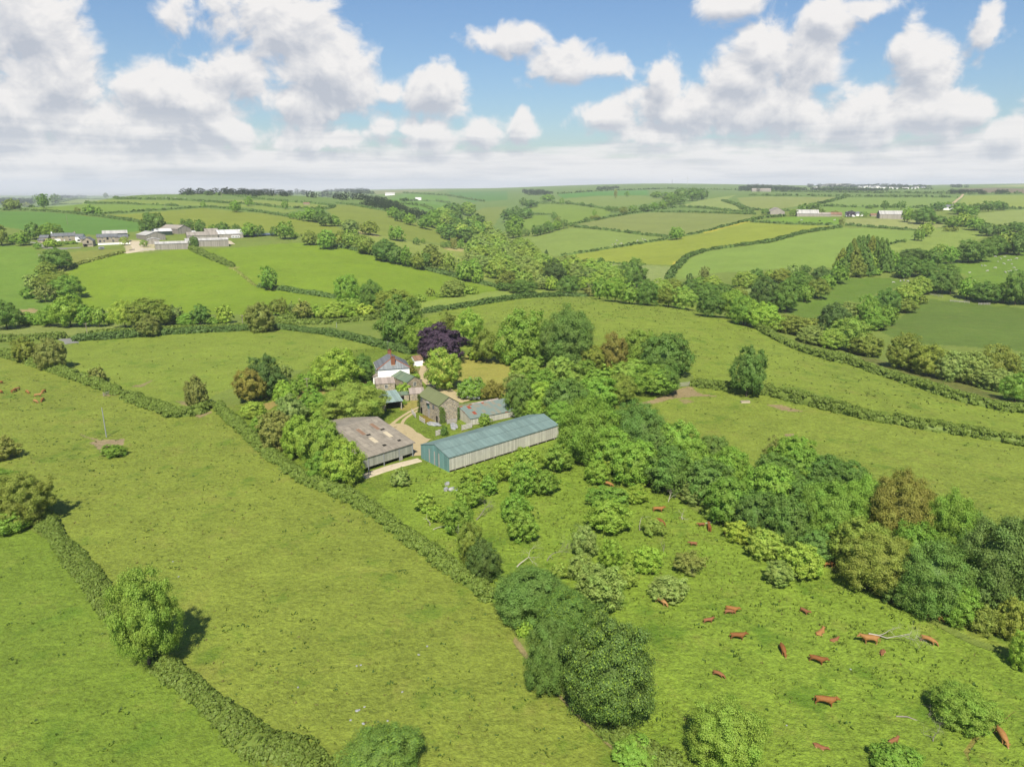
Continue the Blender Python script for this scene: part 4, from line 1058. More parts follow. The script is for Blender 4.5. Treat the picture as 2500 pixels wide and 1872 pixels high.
for (kind, v, cx, cy, w, h, p, lab) in (
    ('apple', 'H', 1070, 275, 270, 170, 'LT', "light apple tree nearest the teal barn's corner"),
    ('apple', 'H', 980, 430, 250, 200, 'BG', "bright apple tree beside the grey boulders"),
    ('apple', 'H', 1150, 345, 140, 160, 'MD', "narrow apple tree squeezed beside the two near the boulders"),
    ('apple', 'H', 1290, 220, 220, 180, 'LT', "apple tree against the middle of the teal barn's board wall"),
    ('apple', 'H', 1480, 150, 270, 200, 'LT', "wide apple tree at the board wall's far half"),
    ('apple', 'H', 1430, 295, 230, 250, 'MD', "tall apple tree in front of the wide one at the barn wall"),
    ('apple', 'H', 1630, 330, 210, 180, 'BG', "round apple tree with its own dark shade, right of the tall one"),
    ('apple', 'H', 1740, 120, 240, 210, 'BG', "apple tree under the far end of the teal barn"),
    ('apple', 'H', 2060, 240, 230, 180, 'BG', "apple tree just above the cow in the top of the orchard"),
    ('apple', 'H', 2140, 140, 210, 170, 'YL', "yellow-green apple tree leaning on the belt above the top cow"),
    ('apple', 'H', 1380, 545, 240, 200, 'MD', "upper of two merged apple trees in the middle of the orchard"),
    ('apple', 'H', 1430, 690, 280, 240, 'BG', "lower of two merged apple trees in the middle of the orchard"),
    ('apple', 'H', 890, 620, 240, 230, 'MD', "apple tree above the pale broken stems near the hedge"),
    ('apple', 'H', 705, 590, 130, 130, 'LT', "small pale apple tree with a forked stem near the hedge"),
    ('apple', 'H', 610, 490, 170, 150, 'PG', "thin greyish apple tree nearest the hedge below the barn apron"),
    ('bush', 'H', 410, 290, 150, 150, 'GY', "grey-green shrub on the grass below the concrete apron"),
    ('apple', 'J', 215, 190, 320, 190, 'MD', "apple tree behind the big round one, below the top cow"),
    ('apple', 'J', 225, 330, 330, 250, 'LM', "big round lime apple tree in the orchard's upper half"),
    ('apple', 'H', 1950, 820, 220, 230, 'GY', "grey-green apple tree left of the two lime ones"),
    ('apple', 'J', 250, 650, 210, 230, 'LM', "lime apple tree, left one of two standing side by side"),
    ('apple', 'J', 540, 700, 270, 220, 'LM', "lime apple tree, right one of two standing side by side"),
    ('apple', 'H', 1930, 1045, 210, 200, 'GY', "grey-green apple tree above the largest grey-green one"),
    ('apple', 'J', 165, 930, 390, 330, 'GY', "largest grey-green apple tree, beside the dark clump"),
    ('apple', 'J', 380, 845, 170, 180, 'PG', "small pale apple tree tucked beside the largest grey-green one"),
    ('apple', 'J', 730, 940, 310, 200, 'GY', "leaning grey-green apple tree with a bare trunk and a cow under it"),
    ('apple', 'J', 460, 155, 190, 140, 'LT', "low apple tree under the belt right of the big round lime one"),
    ('apple', 'J', 600, 430, 190, 140, 'PG', "half fallen apple tree hiding a calf"),
    ('airy', 'J', 890, 715, 270, 150, 'GB', "collapsed brownish apple tree spread on the grass"),
    ('apple', 'J', 1340, 465, 260, 190, 'YL', "yellow-green tree at the front of the belt behind two grey ones"),
    ('feather', 'J', 1560, 585, 280, 240, 'PG', "pale twiggy tree between two yellow-green ones in front of the belt"),
    ('apple', 'J', 1840, 715, 310, 260, 'YL', "yellow-green tree nearest the brown one of the belt"),
    ('feather', 'J', 1660, 815, 240, 200, 'GY', "grey-green twiggy bush below the yellow-green tree"),
    ('oak', 'H', 1000, 830, 200, 310, 'OL', "tall olive tree beside the hedge in the lower orchard"),
    ('dome', 'H', 1110, 990, 270, 310, 'VD', "dark holly beside the hedge, next to the tall olive tree"),
    ('apple', 'H', 1745, 1080, 130, 120, 'PG', "small pale apple tree under the bleached fallen crown"),
    ('bush', 'I', 1320, 1310, 120, 90, 'YL', "small yellow bush at the shaded foot of the belt")):
    plant(kind, v, cx, cy, w * 1.06, h * 1.04, p, lab, ORCH if kind == 'apple' else None, name='apple_tree' if kind == 'apple' else None, grow=False)
UP = 'trees of the upper orchard'
row("in the upper orchard thicket from the mown lawn", UP, [
    ('apple', 'I', 350, 340, 230, 170, 'PG'), ('apple', 'I', 270, 470, 180, 150, 'GY'), ('apple', 'I', 480, 430, 280, 150, 'MD'), ('apple', 'I', 470, 245, 170, 130, 'MD'), ('dome', 'I', 300, 580, 240, 280, 'BL'),
    ('oak', 'I', 500, 530, 220, 150, 'LM'), ('oak', 'I', 410, 665, 190, 160, 'LM'), ('apple', 'I', 660, 345, 240, 180, 'PG'), ('dome', 'I', 700, 590, 340, 300, 'DK'), ('oak', 'I', 670, 720, 280, 190, 'MD'),
    ('apple', 'I', 860, 340, 190, 130, 'MD'), ('apple', 'I', 760, 470, 240, 160, 'PG'), ('apple', 'I', 960, 420, 220, 130, 'MD'), ('oak', 'I', 960, 530, 340, 220, 'MD'), ('bush', 'I', 1065, 325, 160, 140, 'LT'),
    ('oak', 'I', 1150, 500, 270, 210, 'OL'), ('oak', 'I', 1250, 375, 300, 200, 'PG'), ('bush', 'I', 1190, 290, 180, 130, 'LT'), ('oak', 'I', 1420, 425, 340, 220, 'MD'), ('oak', 'I', 1530, 430, 200, 200, 'DK')])
plant('dome', 'C', 260, 1380, 390, 400, 'MD', "great domed sycamore on the hill side of the lawn, left one of a pair")
plant('dome', 'C', 630, 1390, 440, 450, 'DK', "great domed sycamore on the hill side of the lawn, darker right one of a pair")
plant('oak', 'C', 1025, 1510, 210, 280, 'BR', "brownish tree beside the bright sycamore above the upper orchard")
plant('dome', 'C', 1220, 1480, 290, 270, 'BG', "bright green sycamore between a brownish and a dark tree above the upper orchard")
plant('dome', 'C', 1470, 1540, 400, 320, 'DK', "broad dark sycamore nearest the field gate")
plant('oak', 'C', 840, 1560, 250, 190, 'OL', "olive tree in front of the great domed pair")
plant('bush', 'C', 150, 1530, 190, 140, 'LT', "light round bush at the foot of the great domed pair, by the lawn")
plant('apple', 'C', 400, 1550, 170, 130, 'MD', "small tree on the lawn edge before the great domed pair")
plant('oak', 'F', 1612, 797, 68, 88, 'DK', "lone narrow tree in the hedge of the right hand field, near the gate")
# round the farmhouse
plant('oak', 'P', 60, 480, 280, 290, 'BR', "wind-bent brownish tree at the corner of the left pasture")
plant('dome', 'P', 215, 400, 330, 370, 'VD', "dark evergreen dome beside the wind-bent tree at the pasture corner")
plant('airy', 'P', 410, 360, 130, 190, 'GY', "thin grey-green sapling behind the garden hedge")
plant('feather', 'E', 1665, 260, 160, 240, 'GB', "small grey tree in the hedge corner of the left pasture")
plant('oak', 'P', 930, 320, 450, 340, 'LT', "large light green tree behind the strip garden, left of the farmhouse")
plant('dome', 'P', 1190, 325, 250, 240, 'DK', "dark tree touching the farmhouse side")
plant('bush', 'P', 650, 450, 280, 170, 'MD', "long bush behind the garden pole")
plant('bush', 'P', 400, 560, 200, 210, 'LT', "light bush at the end of the strip garden")
plant('bush', 'P', 480, 525, 170, 150, 'MD', "rounded bush on the garden corner behind the light one")
plant('oak', 'P', 1120, 655, 590, 350, 'PG', "wide rounded tree between the strip garden and the grey roofed barn")
plant('bush', 'P', 700, 640, 270, 200, 'MD', "bush beside the pole on the near side of the strip garden")
plant('bush', 'P', 770, 775, 310, 200, 'BG', "bright bush behind the grey roofed barn")
plant('feather', 'P', 480, 750, 300, 300, 'GY', "silvery grey tree below the strip garden")
plant('feather', 'P', 330, 940, 320, 340, 'GB', "grey-brown tree beside the hedge, below the silvery one")
plant('dome', 'P', 560, 1010, 330, 370, 'BG', "bright sycamore furthest from the grey roofed barn")
plant('dome', 'P', 770, 1070, 400, 420, 'BG', "biggest bright sycamore against the grey roofed barn")
plant('dome', 'P', 1000, 1260, 380, 400, 'LT', "bright sycamore hiding the barn's lower corner")
plant('dome', 'P', 790, 1290, 300, 260, 'MD', "lower shaded sycamore under the biggest bright one")
plant('bush', 'P', 80, 740, 240, 150, 'YL', "yellow-green elder bush on the hedge by the pasture corner")
plant('bush', 'P', 200, 880, 240, 160, 'MD', "bramble bush on the hedge below the elder")
plant('bush', 'P', 1250, 530, 160, 130, 'MD', "bush below the farmhouse porch")
plant('feather', 'B', 1650, 1430, 380, 290, 'PU', "dark purple copper beech beside the farm drive", name='copper_beech')
plant('oak', 'Q', 1115, 420, 460, 450, 'LM', "bright yellow flowering tree beside the drive below the copper beech", mat=LEAF_BLOOM, name='flowering_tree')
plant('oak', 'Q', 1150, 235, 320, 180, 'MD', "green tree between the copper beech and the yellow flowering tree")
plant('bush', 'Q', 1480, 700, 330, 270, 'MD', "white flecked bush on the lawn edge by the parked car", mat=LEAF_WHITE)
plant('bush', 'Q', 1775, 720, 280, 250, 'BR', "reddish brown bush on the lawn edge by the parked car")
plant('bush', 'Q', 1165, 660, 160, 100, 'YL', "low yellow-green bush on the drive verge")
plant('bush', 'Q', 585, 715, 220, 170, 'LT', "bush growing between the stone wing and the open shed")
plant('bush', 'Q', 690, 445, 120, 110, 'BR', "orange-brown shrub at the farmhouse corner")
plant('bush', 'Q', 755, 535, 95, 60, 'LM', "small lime shrub at the end of the green roofed wing")
plant('bush', 'Q', 660, 335, 150, 120, 'OL', "creeper covered bush between the farmhouse and the white shed")
plant('bush', 'Q', 590, 890, 75, 70, 'MD', "small bush at the open shed's post")
plant('bush', 'Q', 1665, 1120, 180, 150, 'BG', "bright bush growing against the rusty roofed shed")
plant('bush', 'Q', 1130, 1270, 100, 130, 'DK', "dark narrow bush below the ivy on the stone barn")
plant('bush', 'Q', 1860, 820, 110, 60, 'BG', "low bright bush behind the rusty roofed shed")
plant('dome', 'B', 1310, 1235, 345, 350, 'DK', "tall dark sycamore at the end of the lane hedge")
plant('oak', 'B', 1270, 1085, 320, 190, 'OL', "sunlit tree behind the tall dark sycamore")
plant('oak', 'B', 1470, 1360, 220, 250, 'BG', "bright tree between the tall sycamore and the copper beech")
plant('airy', 'B', 1700, 1260, 150, 170, 'OL', "brownish thin tree above the copper beech")
plant('oak', 'B', 1880, 1290, 230, 250, 'LT', "light green tree behind the copper beech on the hill side")
plant('oak', 'B', 2030, 1450, 200, 230, 'OL', "olive tree between the light green one and the great domed pair")
plant('bush', 'B', 1950, 1525, 140, 110, 'LT', "light bush on the lawn edge behind the yellow flowering tree")
plant('feather', 'B', 135, 1215, 215, 210, 'GB', "grey-brown thorn tree in the lane hedge, larger of two")
plant('feather', 'A', 1260, 1285, 200, 160, 'GB', "grey-brown thorn tree in the lane hedge, smaller of two")
plant('feather', 'A', 230, 1490, 200, 180, 'OL', "olive hawthorn in the pasture corner hedge")
plant('feather', 'A', 440, 1530, 220, 230, 'GB', "tall grey hawthorn in the pasture corner hedge")
plant('bush', 'E', 825, 120, 150, 120, 'GB', "small round thorn in the hedge near the bare gap")
plant('bush', 'E', 560, 120, 40, 40, 'OL', "tuft of hedge near the tall grey hawthorn")
plant('bush', 'E', 970, 755, 180, 65, 'MD', "nettle clump on the bare patch below the lone pole", name='nettle_clump')

# ------------------------------------------------------------------ the slope opposite and the stream
row("in the line below the hilltop farm from the picture's edge", 'tree line below the bright slope', [
    ('oak', 'A', 60, 1190, 230, 200, 'DK'), ('bush', 'A', 260, 1235, 190, 100, 'MD'), ('bush', 'A', 350, 1240, 130, 90, 'MD'), ('oak', 'A', 430, 1205, 170, 140, 'MD'), ('oak', 'A', 600, 1155, 240, 220, 'BG'), ('oak', 'A', 720, 1205, 130, 150, 'MD'),
    ('oak', 'A', 840, 1210, 130, 140, 'BG'), ('bush', 'A', 930, 1232, 90, 90, 'LT'), ('oak', 'A', 1055, 1185, 190, 190, 'YL'), ('oak', 'A', 1260, 1175, 320, 200, 'OL'), ('feather', 'A', 1460, 1195, 160, 140, 'GY'), ('bush', 'A', 1590, 1238, 190, 90, 'MD'),
    ('oak', 'A', 1690, 1190, 150, 140, 'DK'), ('bush', 'A', 1810, 1250, 130, 55, 'MD'), ('airy', 'A', 1900, 1190, 150, 130, 'YL'), ('airy', 'A', 2080, 1210, 80, 100, 'YL')])
row("in the hollow beyond the lane from the thorn", 'scrub of the hollow beyond the lane', [
    ('oak', 'B', 250, 1135, 110, 110, 'OL'), ('airy', 'B', 320, 1130, 80, 130, 'OL'), ('airy', 'B', 400, 1145, 100, 100, 'GY'), ('airy', 'B', 480, 1145, 140, 130, 'GB'), ('bush', 'B', 610, 1170, 130, 100, 'LT'), ('bush', 'B', 725, 1165, 200, 120, 'YL'),
    ('bush', 'B', 880, 1155, 180, 120, 'LT'), ('bush', 'B', 905, 1112, 200, 70, 'PG'), ('bush', 'B', 1000, 1160, 160, 100, 'YL')])
plant('oak', 'B', 200, 890, 145, 160, 'MD', "lone round tree in the middle of the bright slope")
plant('dome', 'B', 862, 985, 200, 205, 'MD', "left of two big trees at the foot of the bright slope")
plant('oak', 'B', 1050, 1020, 185, 200, 'DK', "right of two big trees at the foot of the bright slope")
row("above the bright slope in the row from the hilltop farm", 'oak row along the bright slope', [
    ('oak', 'B', 540, 548, 125, 100, 'OL'), ('oak', 'B', 690, 560, 160, 130, 'MD'), ('oak', 'B', 790, 552, 100, 95, 'OL'), ('oak', 'B', 880, 560, 150, 130, 'PG'), ('oak', 'B', 1010, 612, 160, 120, 'OL'), ('oak', 'B', 1180, 652, 210, 150, 'DK'),
    ('oak', 'B', 1270, 690, 140, 130, 'DK'), ('airy', 'B', 1350, 702, 100, 140, 'MD'), ('airy', 'B', 1445, 740, 100, 120, 'OL'), ('airy', 'B', 1510, 735, 120, 110, 'DK'), ('oak', 'B', 1560, 652, 130, 80, 'OL'), ('oak', 'B', 1590, 735, 160, 130, 'OL'),
    ('airy', 'B', 1715, 755, 140, 140, 'PG'), ('oak', 'B', 1840, 822, 150, 140, 'MD'), ('oak', 'B', 1925, 795, 130, 120, 'MD'), ('oak', 'B', 1960, 872, 100, 95, 'LT')])
row("above the tan field from its upper end", 'wooded row above the tan field', [
    ('oak', 'B', 400, 365, 70, 45, 'MD'), ('oak', 'B', 455, 365, 70, 60, 'MD'), ('oak', 'B', 530, 352, 120, 95, 'MD'), ('oak', 'B', 630, 330, 85, 85, 'DK'), ('oak', 'B', 600, 385, 110, 60, 'DK'), ('oak', 'B', 672, 392, 120, 95, 'DK'),
    ('oak', 'B', 750, 405, 95, 75, 'MD'), ('bush', 'B', 800, 430, 60, 40, 'PG'), ('feather', 'B', 885, 455, 140, 95, 'GY'), ('oak', 'B', 1050, 466, 145, 95, 'OL'), ('oak', 'B', 1275, 512, 125, 100, 'MD')])
row("on the lower hill field's edge", 'small trees on the lower hill field', [
    ('bush', 'B', 1335, 566, 34, 28, 'MD'), ('oak', 'B', 1440, 578, 64, 48, 'DK'), ('oak', 'B', 1495, 580, 34, 36, 'MD'), ('oak', 'B', 1670, 610, 55, 45, 'DK'), ('oak', 'B', 1708, 605, 45, 52, 'DK'), ('airy', 'B', 1750, 590, 55, 85, 'GB'), ('oak', 'B', 1810, 602, 65, 65, 'MD')])
row("downhill in the wedge below the ridge wood", 'wedge of trees below the ridge wood', [
    ('oak', 'B', 1245, 335, 100, 75, 'MD'), ('oak', 'B', 1310, 365, 110, 80, 'DK'), ('oak', 'B', 1385, 392, 100, 80, 'MD'), ('oak', 'B', 1505, 415, 105, 95, 'MD')])
row("in scrub above the crescent field from the big pair", 'scrub above the crescent field', [
    ('bush', 'B', 1470, 1060, 90, 60, 'PG'), ('bush', 'B', 1555, 1012, 75, 65, 'OL'), ('bush', 'B', 1640, 1032, 75, 45, 'PG'), ('feather', 'B', 1745, 975, 180, 125, 'GY'), ('bush', 'B', 1890, 995, 150, 60, 'PG')])
row("from the top of the clump below the tan paddock", 'bush clumps left of the bright slope', [
    ('oak', 'A', 505, 722, 220, 150, 'DK'), ('oak', 'A', 395, 810, 145, 100, 'OL'), ('bush', 'A', 300, 920, 160, 115, 'GY'), ('oak', 'A', 440, 900, 250, 105, 'OL'), ('oak', 'A', 570, 962, 240, 160, 'MD'), ('airy', 'A', 390, 1005, 160, 130, 'GB'), ('bush', 'A', 245, 1020, 110, 85, 'MD')])
row("on the left hill's end from the picture's edge", 'trees at the left end of the hill crest', [
    ('feather', 'A', 110, 272, 115, 85, 'GY'), ('bush', 'A', 228, 277, 65, 36, 'GB'), ('oak', 'A', 325, 227, 66, 66, 'DK'), ('oak', 'A', 372, 240, 95, 95, 'DK'), ('oak', 'A', 470, 222, 84, 64, 'DK'), ('bush', 'A', 150, 290, 60, 30, 'DK')])
plant('bush', 'A', 780, 322, 118, 76, 'MD', "round bush beside the short dark hedge above the deep green field")
plant('oak', 'A', 652, 320, 50, 40, 'OL', "small windblown tree above the deep green field")
plant('oak', 'A', 893, 197, 36, 38, 'VD', "tiny dark tree on the left hill's skyline")
plant('oak', 'A', 1990, 284, 88, 82, 'MD', "rounded tree in the crest hedge right of the two poles")
plant('oak', 'A', 2096, 244, 66, 66, 'MD', "smaller tree on the crest field right of the two poles")
plant('oak', 'A', 1713, 272, 42, 48, 'MD', "little tree where two crest hedges meet")
plant('oak', 'B', 332, 275, 50, 60, 'MD', "small round tree in the narrow crest field")
row("behind the hilltop sheds from the white roof", 'trees behind the hilltop farm', [
    ('oak', 'A', 1255, 378, 95, 72, 'DK'), ('oak', 'A', 1330, 415, 120, 120, 'DK'), ('oak', 'A', 1245, 452, 130, 110, 'DK'), ('oak', 'A', 1425, 440, 60, 26, 'DK'), ('oak', 'A', 1590, 442, 120, 80, 'DK'), ('oak', 'A', 1690, 460, 95, 100, 'DK'), ('oak', 'A', 1800, 475, 90, 60, 'MD'), ('oak', 'A', 1880, 465, 110, 75, 'DK'),
    ('oak', 'A', 1990, 482, 88, 78, 'DK'), ('oak', 'A', 2100, 482, 130, 98, 'MD'), ('oak', 'A', 2195, 492, 70, 76, 'DK'), ('oak', 'B', 240, 498, 70, 66, 'DK'), ('oak', 'B', 330, 485, 140, 120, 'MD'), ('bush', 'B', 420, 530, 60, 40, 'PG')])
row("round the hilltop cottages from the picture's edge", 'trees round the hilltop cottages', [
    ('oak', 'A', 15, 520, 120, 150, 'OL'), ('bush', 'A', 100, 562, 80, 60, 'MD'), ('oak', 'A', 200, 552, 120, 100, 'MD'), ('oak', 'A', 290, 488, 110, 120, 'DK'), ('oak', 'A', 420, 494, 180, 110, 'MD'), ('bush', 'A', 432, 597, 105, 64, 'LT'), ('bush', 'A', 503, 602, 54, 40, 'MD'), ('bush', 'A', 560, 595, 60, 26, 'MD'), ('bush', 'A', 620, 592, 60, 26, 'MD')])
plant('oak', 'A', 1050, 576, 64, 60, 'YL', "small yellow-green tree at the end of the white yard wall")
plant('oak', 'A', 1216, 597, 62, 48, 'MD', "little bush beside the concrete farm yard")
plant('oak', 'A', 1640, 588, 76, 92, 'DK', "dark tree between the two long low sheds")
plant('bush', 'A', 320, 620, 60, 50, 'MD', "bush at the bend of the cottage drive")

# ------------------------------------------------------------------ the far side of the valley
plant('oak', 'C', 1178, 838, 212, 190, 'DK', "large lone oak in the pale meadow below the barley", name='lone_oak')
plant('oak', 'C', 1562, 512, 116, 84, 'MD', "lone ash at the meeting of three far hedges, white cattle beneath")
row("from the top of the middle hill's copse", 'copse on the middle hill', [
    ('oak', 'C', 205, 335, 110, 80, 'DK'), ('oak', 'C', 140, 360, 120, 90, 'DK'), ('oak', 'C', 290, 342, 130, 75, 'DK'), ('oak', 'C', 215, 370, 100, 60, 'DK'), ('oak', 'C', 190, 430, 150, 115, 'MD'), ('oak', 'C', 180, 495, 130, 90, 'MD'), ('oak', 'C', 290, 505, 70, 52, 'DK')])
row("in the row under the middle hill from the valley wood", 'tree row under the middle hill', [
    ('oak', 'C', 385, 490, 90, 70, 'DK'), ('oak', 'C', 440, 475, 80, 70, 'DK'), ('oak', 'C', 490, 465, 80, 70, 'DK'), ('oak', 'C', 475, 432, 54, 40, 'MD'), ('oak', 'C', 545, 445, 80, 70, 'MD'), ('feather', 'C', 560, 410, 60, 60, 'GY'), ('oak', 'C', 605, 435, 70, 64, 'DK'), ('oak', 'C', 526, 368, 50, 54, 'DK'), ('bush', 'C', 665, 440, 50, 34, 'DK')])
row("dotted over the middle hill beyond the copse", 'small trees dotted over the middle hill', [
    ('oak', 'C', 265, 247, 66, 56, 'DK'), ('oak', 'C', 330, 265, 110, 52, 'DK'), ('oak', 'C', 475, 215, 110, 44, 'MD'), ('bush', 'C', 525, 252, 34, 22, 'DK'), ('oak', 'C', 592, 243, 40, 48, 'MD'), ('bush', 'C', 645, 256, 50, 30, 'DK'), ('bush', 'C', 725, 268, 24, 18, 'DK'),
    ('oak', 'C', 766, 267, 34, 28, 'DK'), ('bush', 'C', 838, 281, 44, 30, 'DK'), ('bush', 'C', 803, 400, 60, 34, 'DK'), ('bush', 'C', 872, 381, 80, 34, 'OL'), ('oak', 'C', 865, 342, 38, 44, 'MD'), ('oak', 'C', 1140, 183, 42, 38, 'MD'), ('airy', 'C', 1045, 180, 30, 60, 'GB')])
row("uphill in the belt behind the striped field", 'belt behind the striped field', [
    ('oak', 'C', 985, 305, 60, 36, 'DK'), ('oak', 'C', 1040, 312, 70, 42, 'DK'), ('oak', 'C', 1110, 322, 80, 50, 'OL'), ('oak', 'C', 1190, 308, 70, 52, 'MD'), ('oak', 'C', 1285, 300, 84, 52, 'DK'), ('oak', 'C', 1365, 285, 80, 50, 'MD'), ('oak', 'C', 1440, 270, 80, 50, 'MD'), ('oak', 'C', 1510, 250, 90, 60, 'DK'),
    ('oak', 'C', 1580, 225, 110, 70, 'DK'), ('oak', 'C', 1500, 205, 110, 60, 'MD'), ('oak', 'C', 1390, 190, 100, 46, 'MD'), ('oak', 'C', 1600, 175, 120, 70, 'DK'), ('oak', 'C', 1690, 190, 110, 80, 'DK'), ('oak', 'C', 1770, 185, 110, 70, 'DK'), ('oak', 'C', 1700, 160, 100, 50, 'DK')])
row("in the dark stream cluster from its darkest tree", 'dark stream cluster', [
    ('dome', 'D', 200, 930, 215, 215, 'VD'), ('oak', 'D', 370, 945, 200, 200, 'DK'), ('oak', 'D', 490, 835, 190, 120, 'DK'), ('oak', 'D', 640, 795, 150, 120, 'VD'), ('oak', 'D', 520, 930, 130, 110, 'MD'), ('oak', 'D', 625, 890, 150, 130, 'OL'), ('oak', 'D', 690, 840, 120, 90, 'MD'), ('oak', 'D', 770, 785, 140, 110, 'MD'),
    ('bush', 'D', 60, 832, 170, 110, 'PG'), ('oak', 'D', 150, 785, 100, 80, 'DK'), ('oak', 'D', 330, 795, 150, 90, 'OL'), ('feather', 'D', 430, 760, 100, 95, 'GY'), ('oak', 'D', 520, 750, 90, 60, 'DK'), ('oak', 'D', 245, 790, 80, 70, 'PG')])
plant('oak', 'D', 180, 1095, 250, 170, 'LM', "lime green tree at the brow beside the long foot-of-hill hedge")
plant('oak', 'D', 45, 1060, 170, 180, 'MD', "green tree on the brow left of the lime one")
CON = 'conifers of the dark fir stand'
for (x, top, bot, w) in ((800, 600, 770, 90), (850, 560, 740, 80), (880, 525, 700, 80), (915, 505, 690, 80), (950, 502, 680, 80), (985, 497, 680, 80), (1020, 505, 690, 80), (1055, 510, 690, 76), (1090, 520, 720, 80), (1125, 530, 740, 80), (830, 640, 790, 110), (900, 600, 790, 120), (970, 590, 780, 120), (1150, 600, 760, 80)):
    plant('conifer', 'D', x, (top + bot) / 2, w * 1.3, bot - top, 'DK' if x % 20 else 'OL', "pointed fir crowded into the tall fir stand beyond the stream", CON)
row("in front of the fir stand from the stream cluster", 'broadleaf trees before the fir stand', [
    ('oak', 'D', 990, 700, 140, 130, 'PG'), ('oak', 'D', 1070, 660, 150, 100, 'PG'), ('oak', 'D', 1180, 680, 130, 130, 'MD'), ('bush', 'D', 800, 730, 120, 110, 'MD'), ('bush', 'D', 1050, 765, 120, 50, 'MD'), ('bush', 'D', 890, 765, 110, 50, 'MD')])
row("away from the firs in the oak belt", 'oak belt right of the firs', [
    ('oak', 'D', 1270, 745, 120, 110, 'DK'), ('oak', 'D', 1330, 720, 160, 130, 'DK'), ('oak', 'D', 1430, 735, 170, 110, 'DK'), ('oak', 'D', 1375, 645, 220, 90, 'VD'), ('oak', 'D', 1510, 650, 130, 120, 'DK'), ('oak', 'D', 1560, 600, 90, 80, 'PG'), ('oak', 'D', 1640, 635, 110, 110, 'MD'),
    ('oak', 'D', 1780, 605, 190, 140, 'DK'), ('oak', 'D', 1880, 600, 160, 130, 'DK'), ('oak', 'D', 1970, 560, 180, 120, 'DK'), ('feather', 'D', 2080, 540, 140, 150, 'PG'), ('oak', 'D', 2170, 540, 140, 150, 'DK'), ('oak', 'D', 2270, 520, 160, 150, 'DK')])
row("in the line below the sheep field from its pale end", 'line below the sheep field', [
    ('feather', 'D', 1395, 870, 165, 120, 'PG'), ('oak', 'D', 1530, 830, 200, 150, 'DK'), ('oak', 'D', 1640, 840, 150, 150, 'DK'), ('oak', 'D', 1625, 745, 150, 74, 'DK'), ('oak', 'D', 1765, 885, 130, 140, 'MD'), ('oak', 'D', 1900, 915, 210, 130, 'DK'), ('oak', 'D', 2050, 930, 140, 120, 'MD'), ('oak', 'D', 2140, 880, 180, 210, 'DK'), ('oak', 'D', 2260, 900, 160, 180, 'DK')])
row("uphill in the slanting copse between two meadows", 'slanting copse between the meadows', [
    ('oak', 'D', 740, 1110, 210, 185, 'VD'), ('feather', 'D', 865, 1085, 150, 150, 'GY'), ('oak', 'D', 1000, 1060, 165, 200, 'MD'), ('oak', 'D', 1060, 1145, 180, 110, 'MD'), ('oak', 'D', 1140, 985, 190, 160, 'DK'), ('oak', 'D', 1150, 1095, 140, 130, 'MD'), ('feather', 'D', 1290, 940, 180, 130, 'PG'), ('oak', 'D', 1290, 1025, 160, 90, 'OL'), ('bush', 'D', 1400, 980, 110, 64, 'OL'), ('bush', 'D', 1050, 1165, 180, 70, 'OL')])
row("by the stream under the hill from the lime tree", 'stream-side trees under the hill', [
    ('bush', 'D', 280, 1180, 130, 90, 'PG'), ('feather', 'D', 420, 1175, 210, 130, 'OL'), ('feather', 'D', 555, 1250, 200, 120, 'GY'), ('bush', 'D', 560, 1165, 130, 80, 'OL'), ('feather', 'D', 700, 1280, 190, 130, 'PG'), ('oak', 'D', 860, 1240, 270, 210, 'PG'), ('feather', 'D', 980, 1330, 230, 150, 'OL'), ('feather', 'O', 1170, 260, 260, 260, 'OL'), ('oak', 'O', 1400, 330, 260, 220, 'OL'),
    ('feather', 'O', 1600, 390, 240, 220, 'GY'), ('oak', 'O', 1610, 450, 150, 90, 'MD'), ('feather', 'O', 1770, 400, 260, 240, 'GY'), ('oak', 'O', 1960, 360, 280, 260, 'OL'), ('feather', 'O', 1960, 500, 260, 170, 'GY'), ('oak', 'O', 2130, 560, 240, 200, 'MD'), ('feather', 'O', 2190, 400, 260, 240, 'GY'), ('feather', 'O', 2330, 520, 220, 260, 'OL')])
row("among the far farms from the grey gabled barn", 'trees round the far right farms', [
    ('oak', 'D', 215, 305, 54, 42, 'DK'), ('bush', 'D', 120, 365, 40, 40, 'DK'), ('oak', 'D', 430, 312, 64, 44, 'MD'), ('oak', 'D', 512, 282, 100, 70, 'DK'), ('oak', 'D', 590, 256, 90, 32, 'DK'), ('oak', 'D', 640, 302, 66, 40, 'DK'), ('bush', 'D', 755, 312, 60, 26, 'OL'), ('oak', 'D', 870, 320, 66, 40, 'PU', dict(name='purple_leaved_tree')), ('oak', 'D', 975, 322, 60, 34, 'MD'), ('oak', 'D', 1200, 315, 60, 26, 'MD'),
    ('oak', 'D', 1310, 325, 80, 90, 'MD'), ('oak', 'D', 1432, 332, 160, 104, 'DK'), ('oak', 'D', 1135, 252, 56, 54, 'DK'), ('oak', 'D', 1211, 260, 34, 30, 'DK'), ('oak', 'D', 1261, 252, 60, 54, 'DK'), ('oak', 'D', 830, 178, 36, 32, 'DK'), ('bush', 'D', 800, 385, 40, 60, 'GB'), ('bush', 'D', 1020, 268, 60, 26, 'DK')])
row("in the hedgerow falling right from the far farms", 'far hedgerow trees on the right', [
    ('oak', 'D', 1560, 365, 110, 50, 'DK'), ('oak', 'D', 1660, 380, 110, 70, 'MD'), ('feather', 'D', 1740, 365, 130, 90, 'PG'), ('oak', 'D', 1830, 395, 130, 80, 'MD'), ('oak', 'D', 1920, 440, 130, 80, 'DK'), ('oak', 'D', 2010, 445, 120, 70, 'DK'), ('oak', 'D', 2130, 420, 120, 66, 'DK'), ('oak', 'D', 2230, 440, 130, 90, 'DK')])
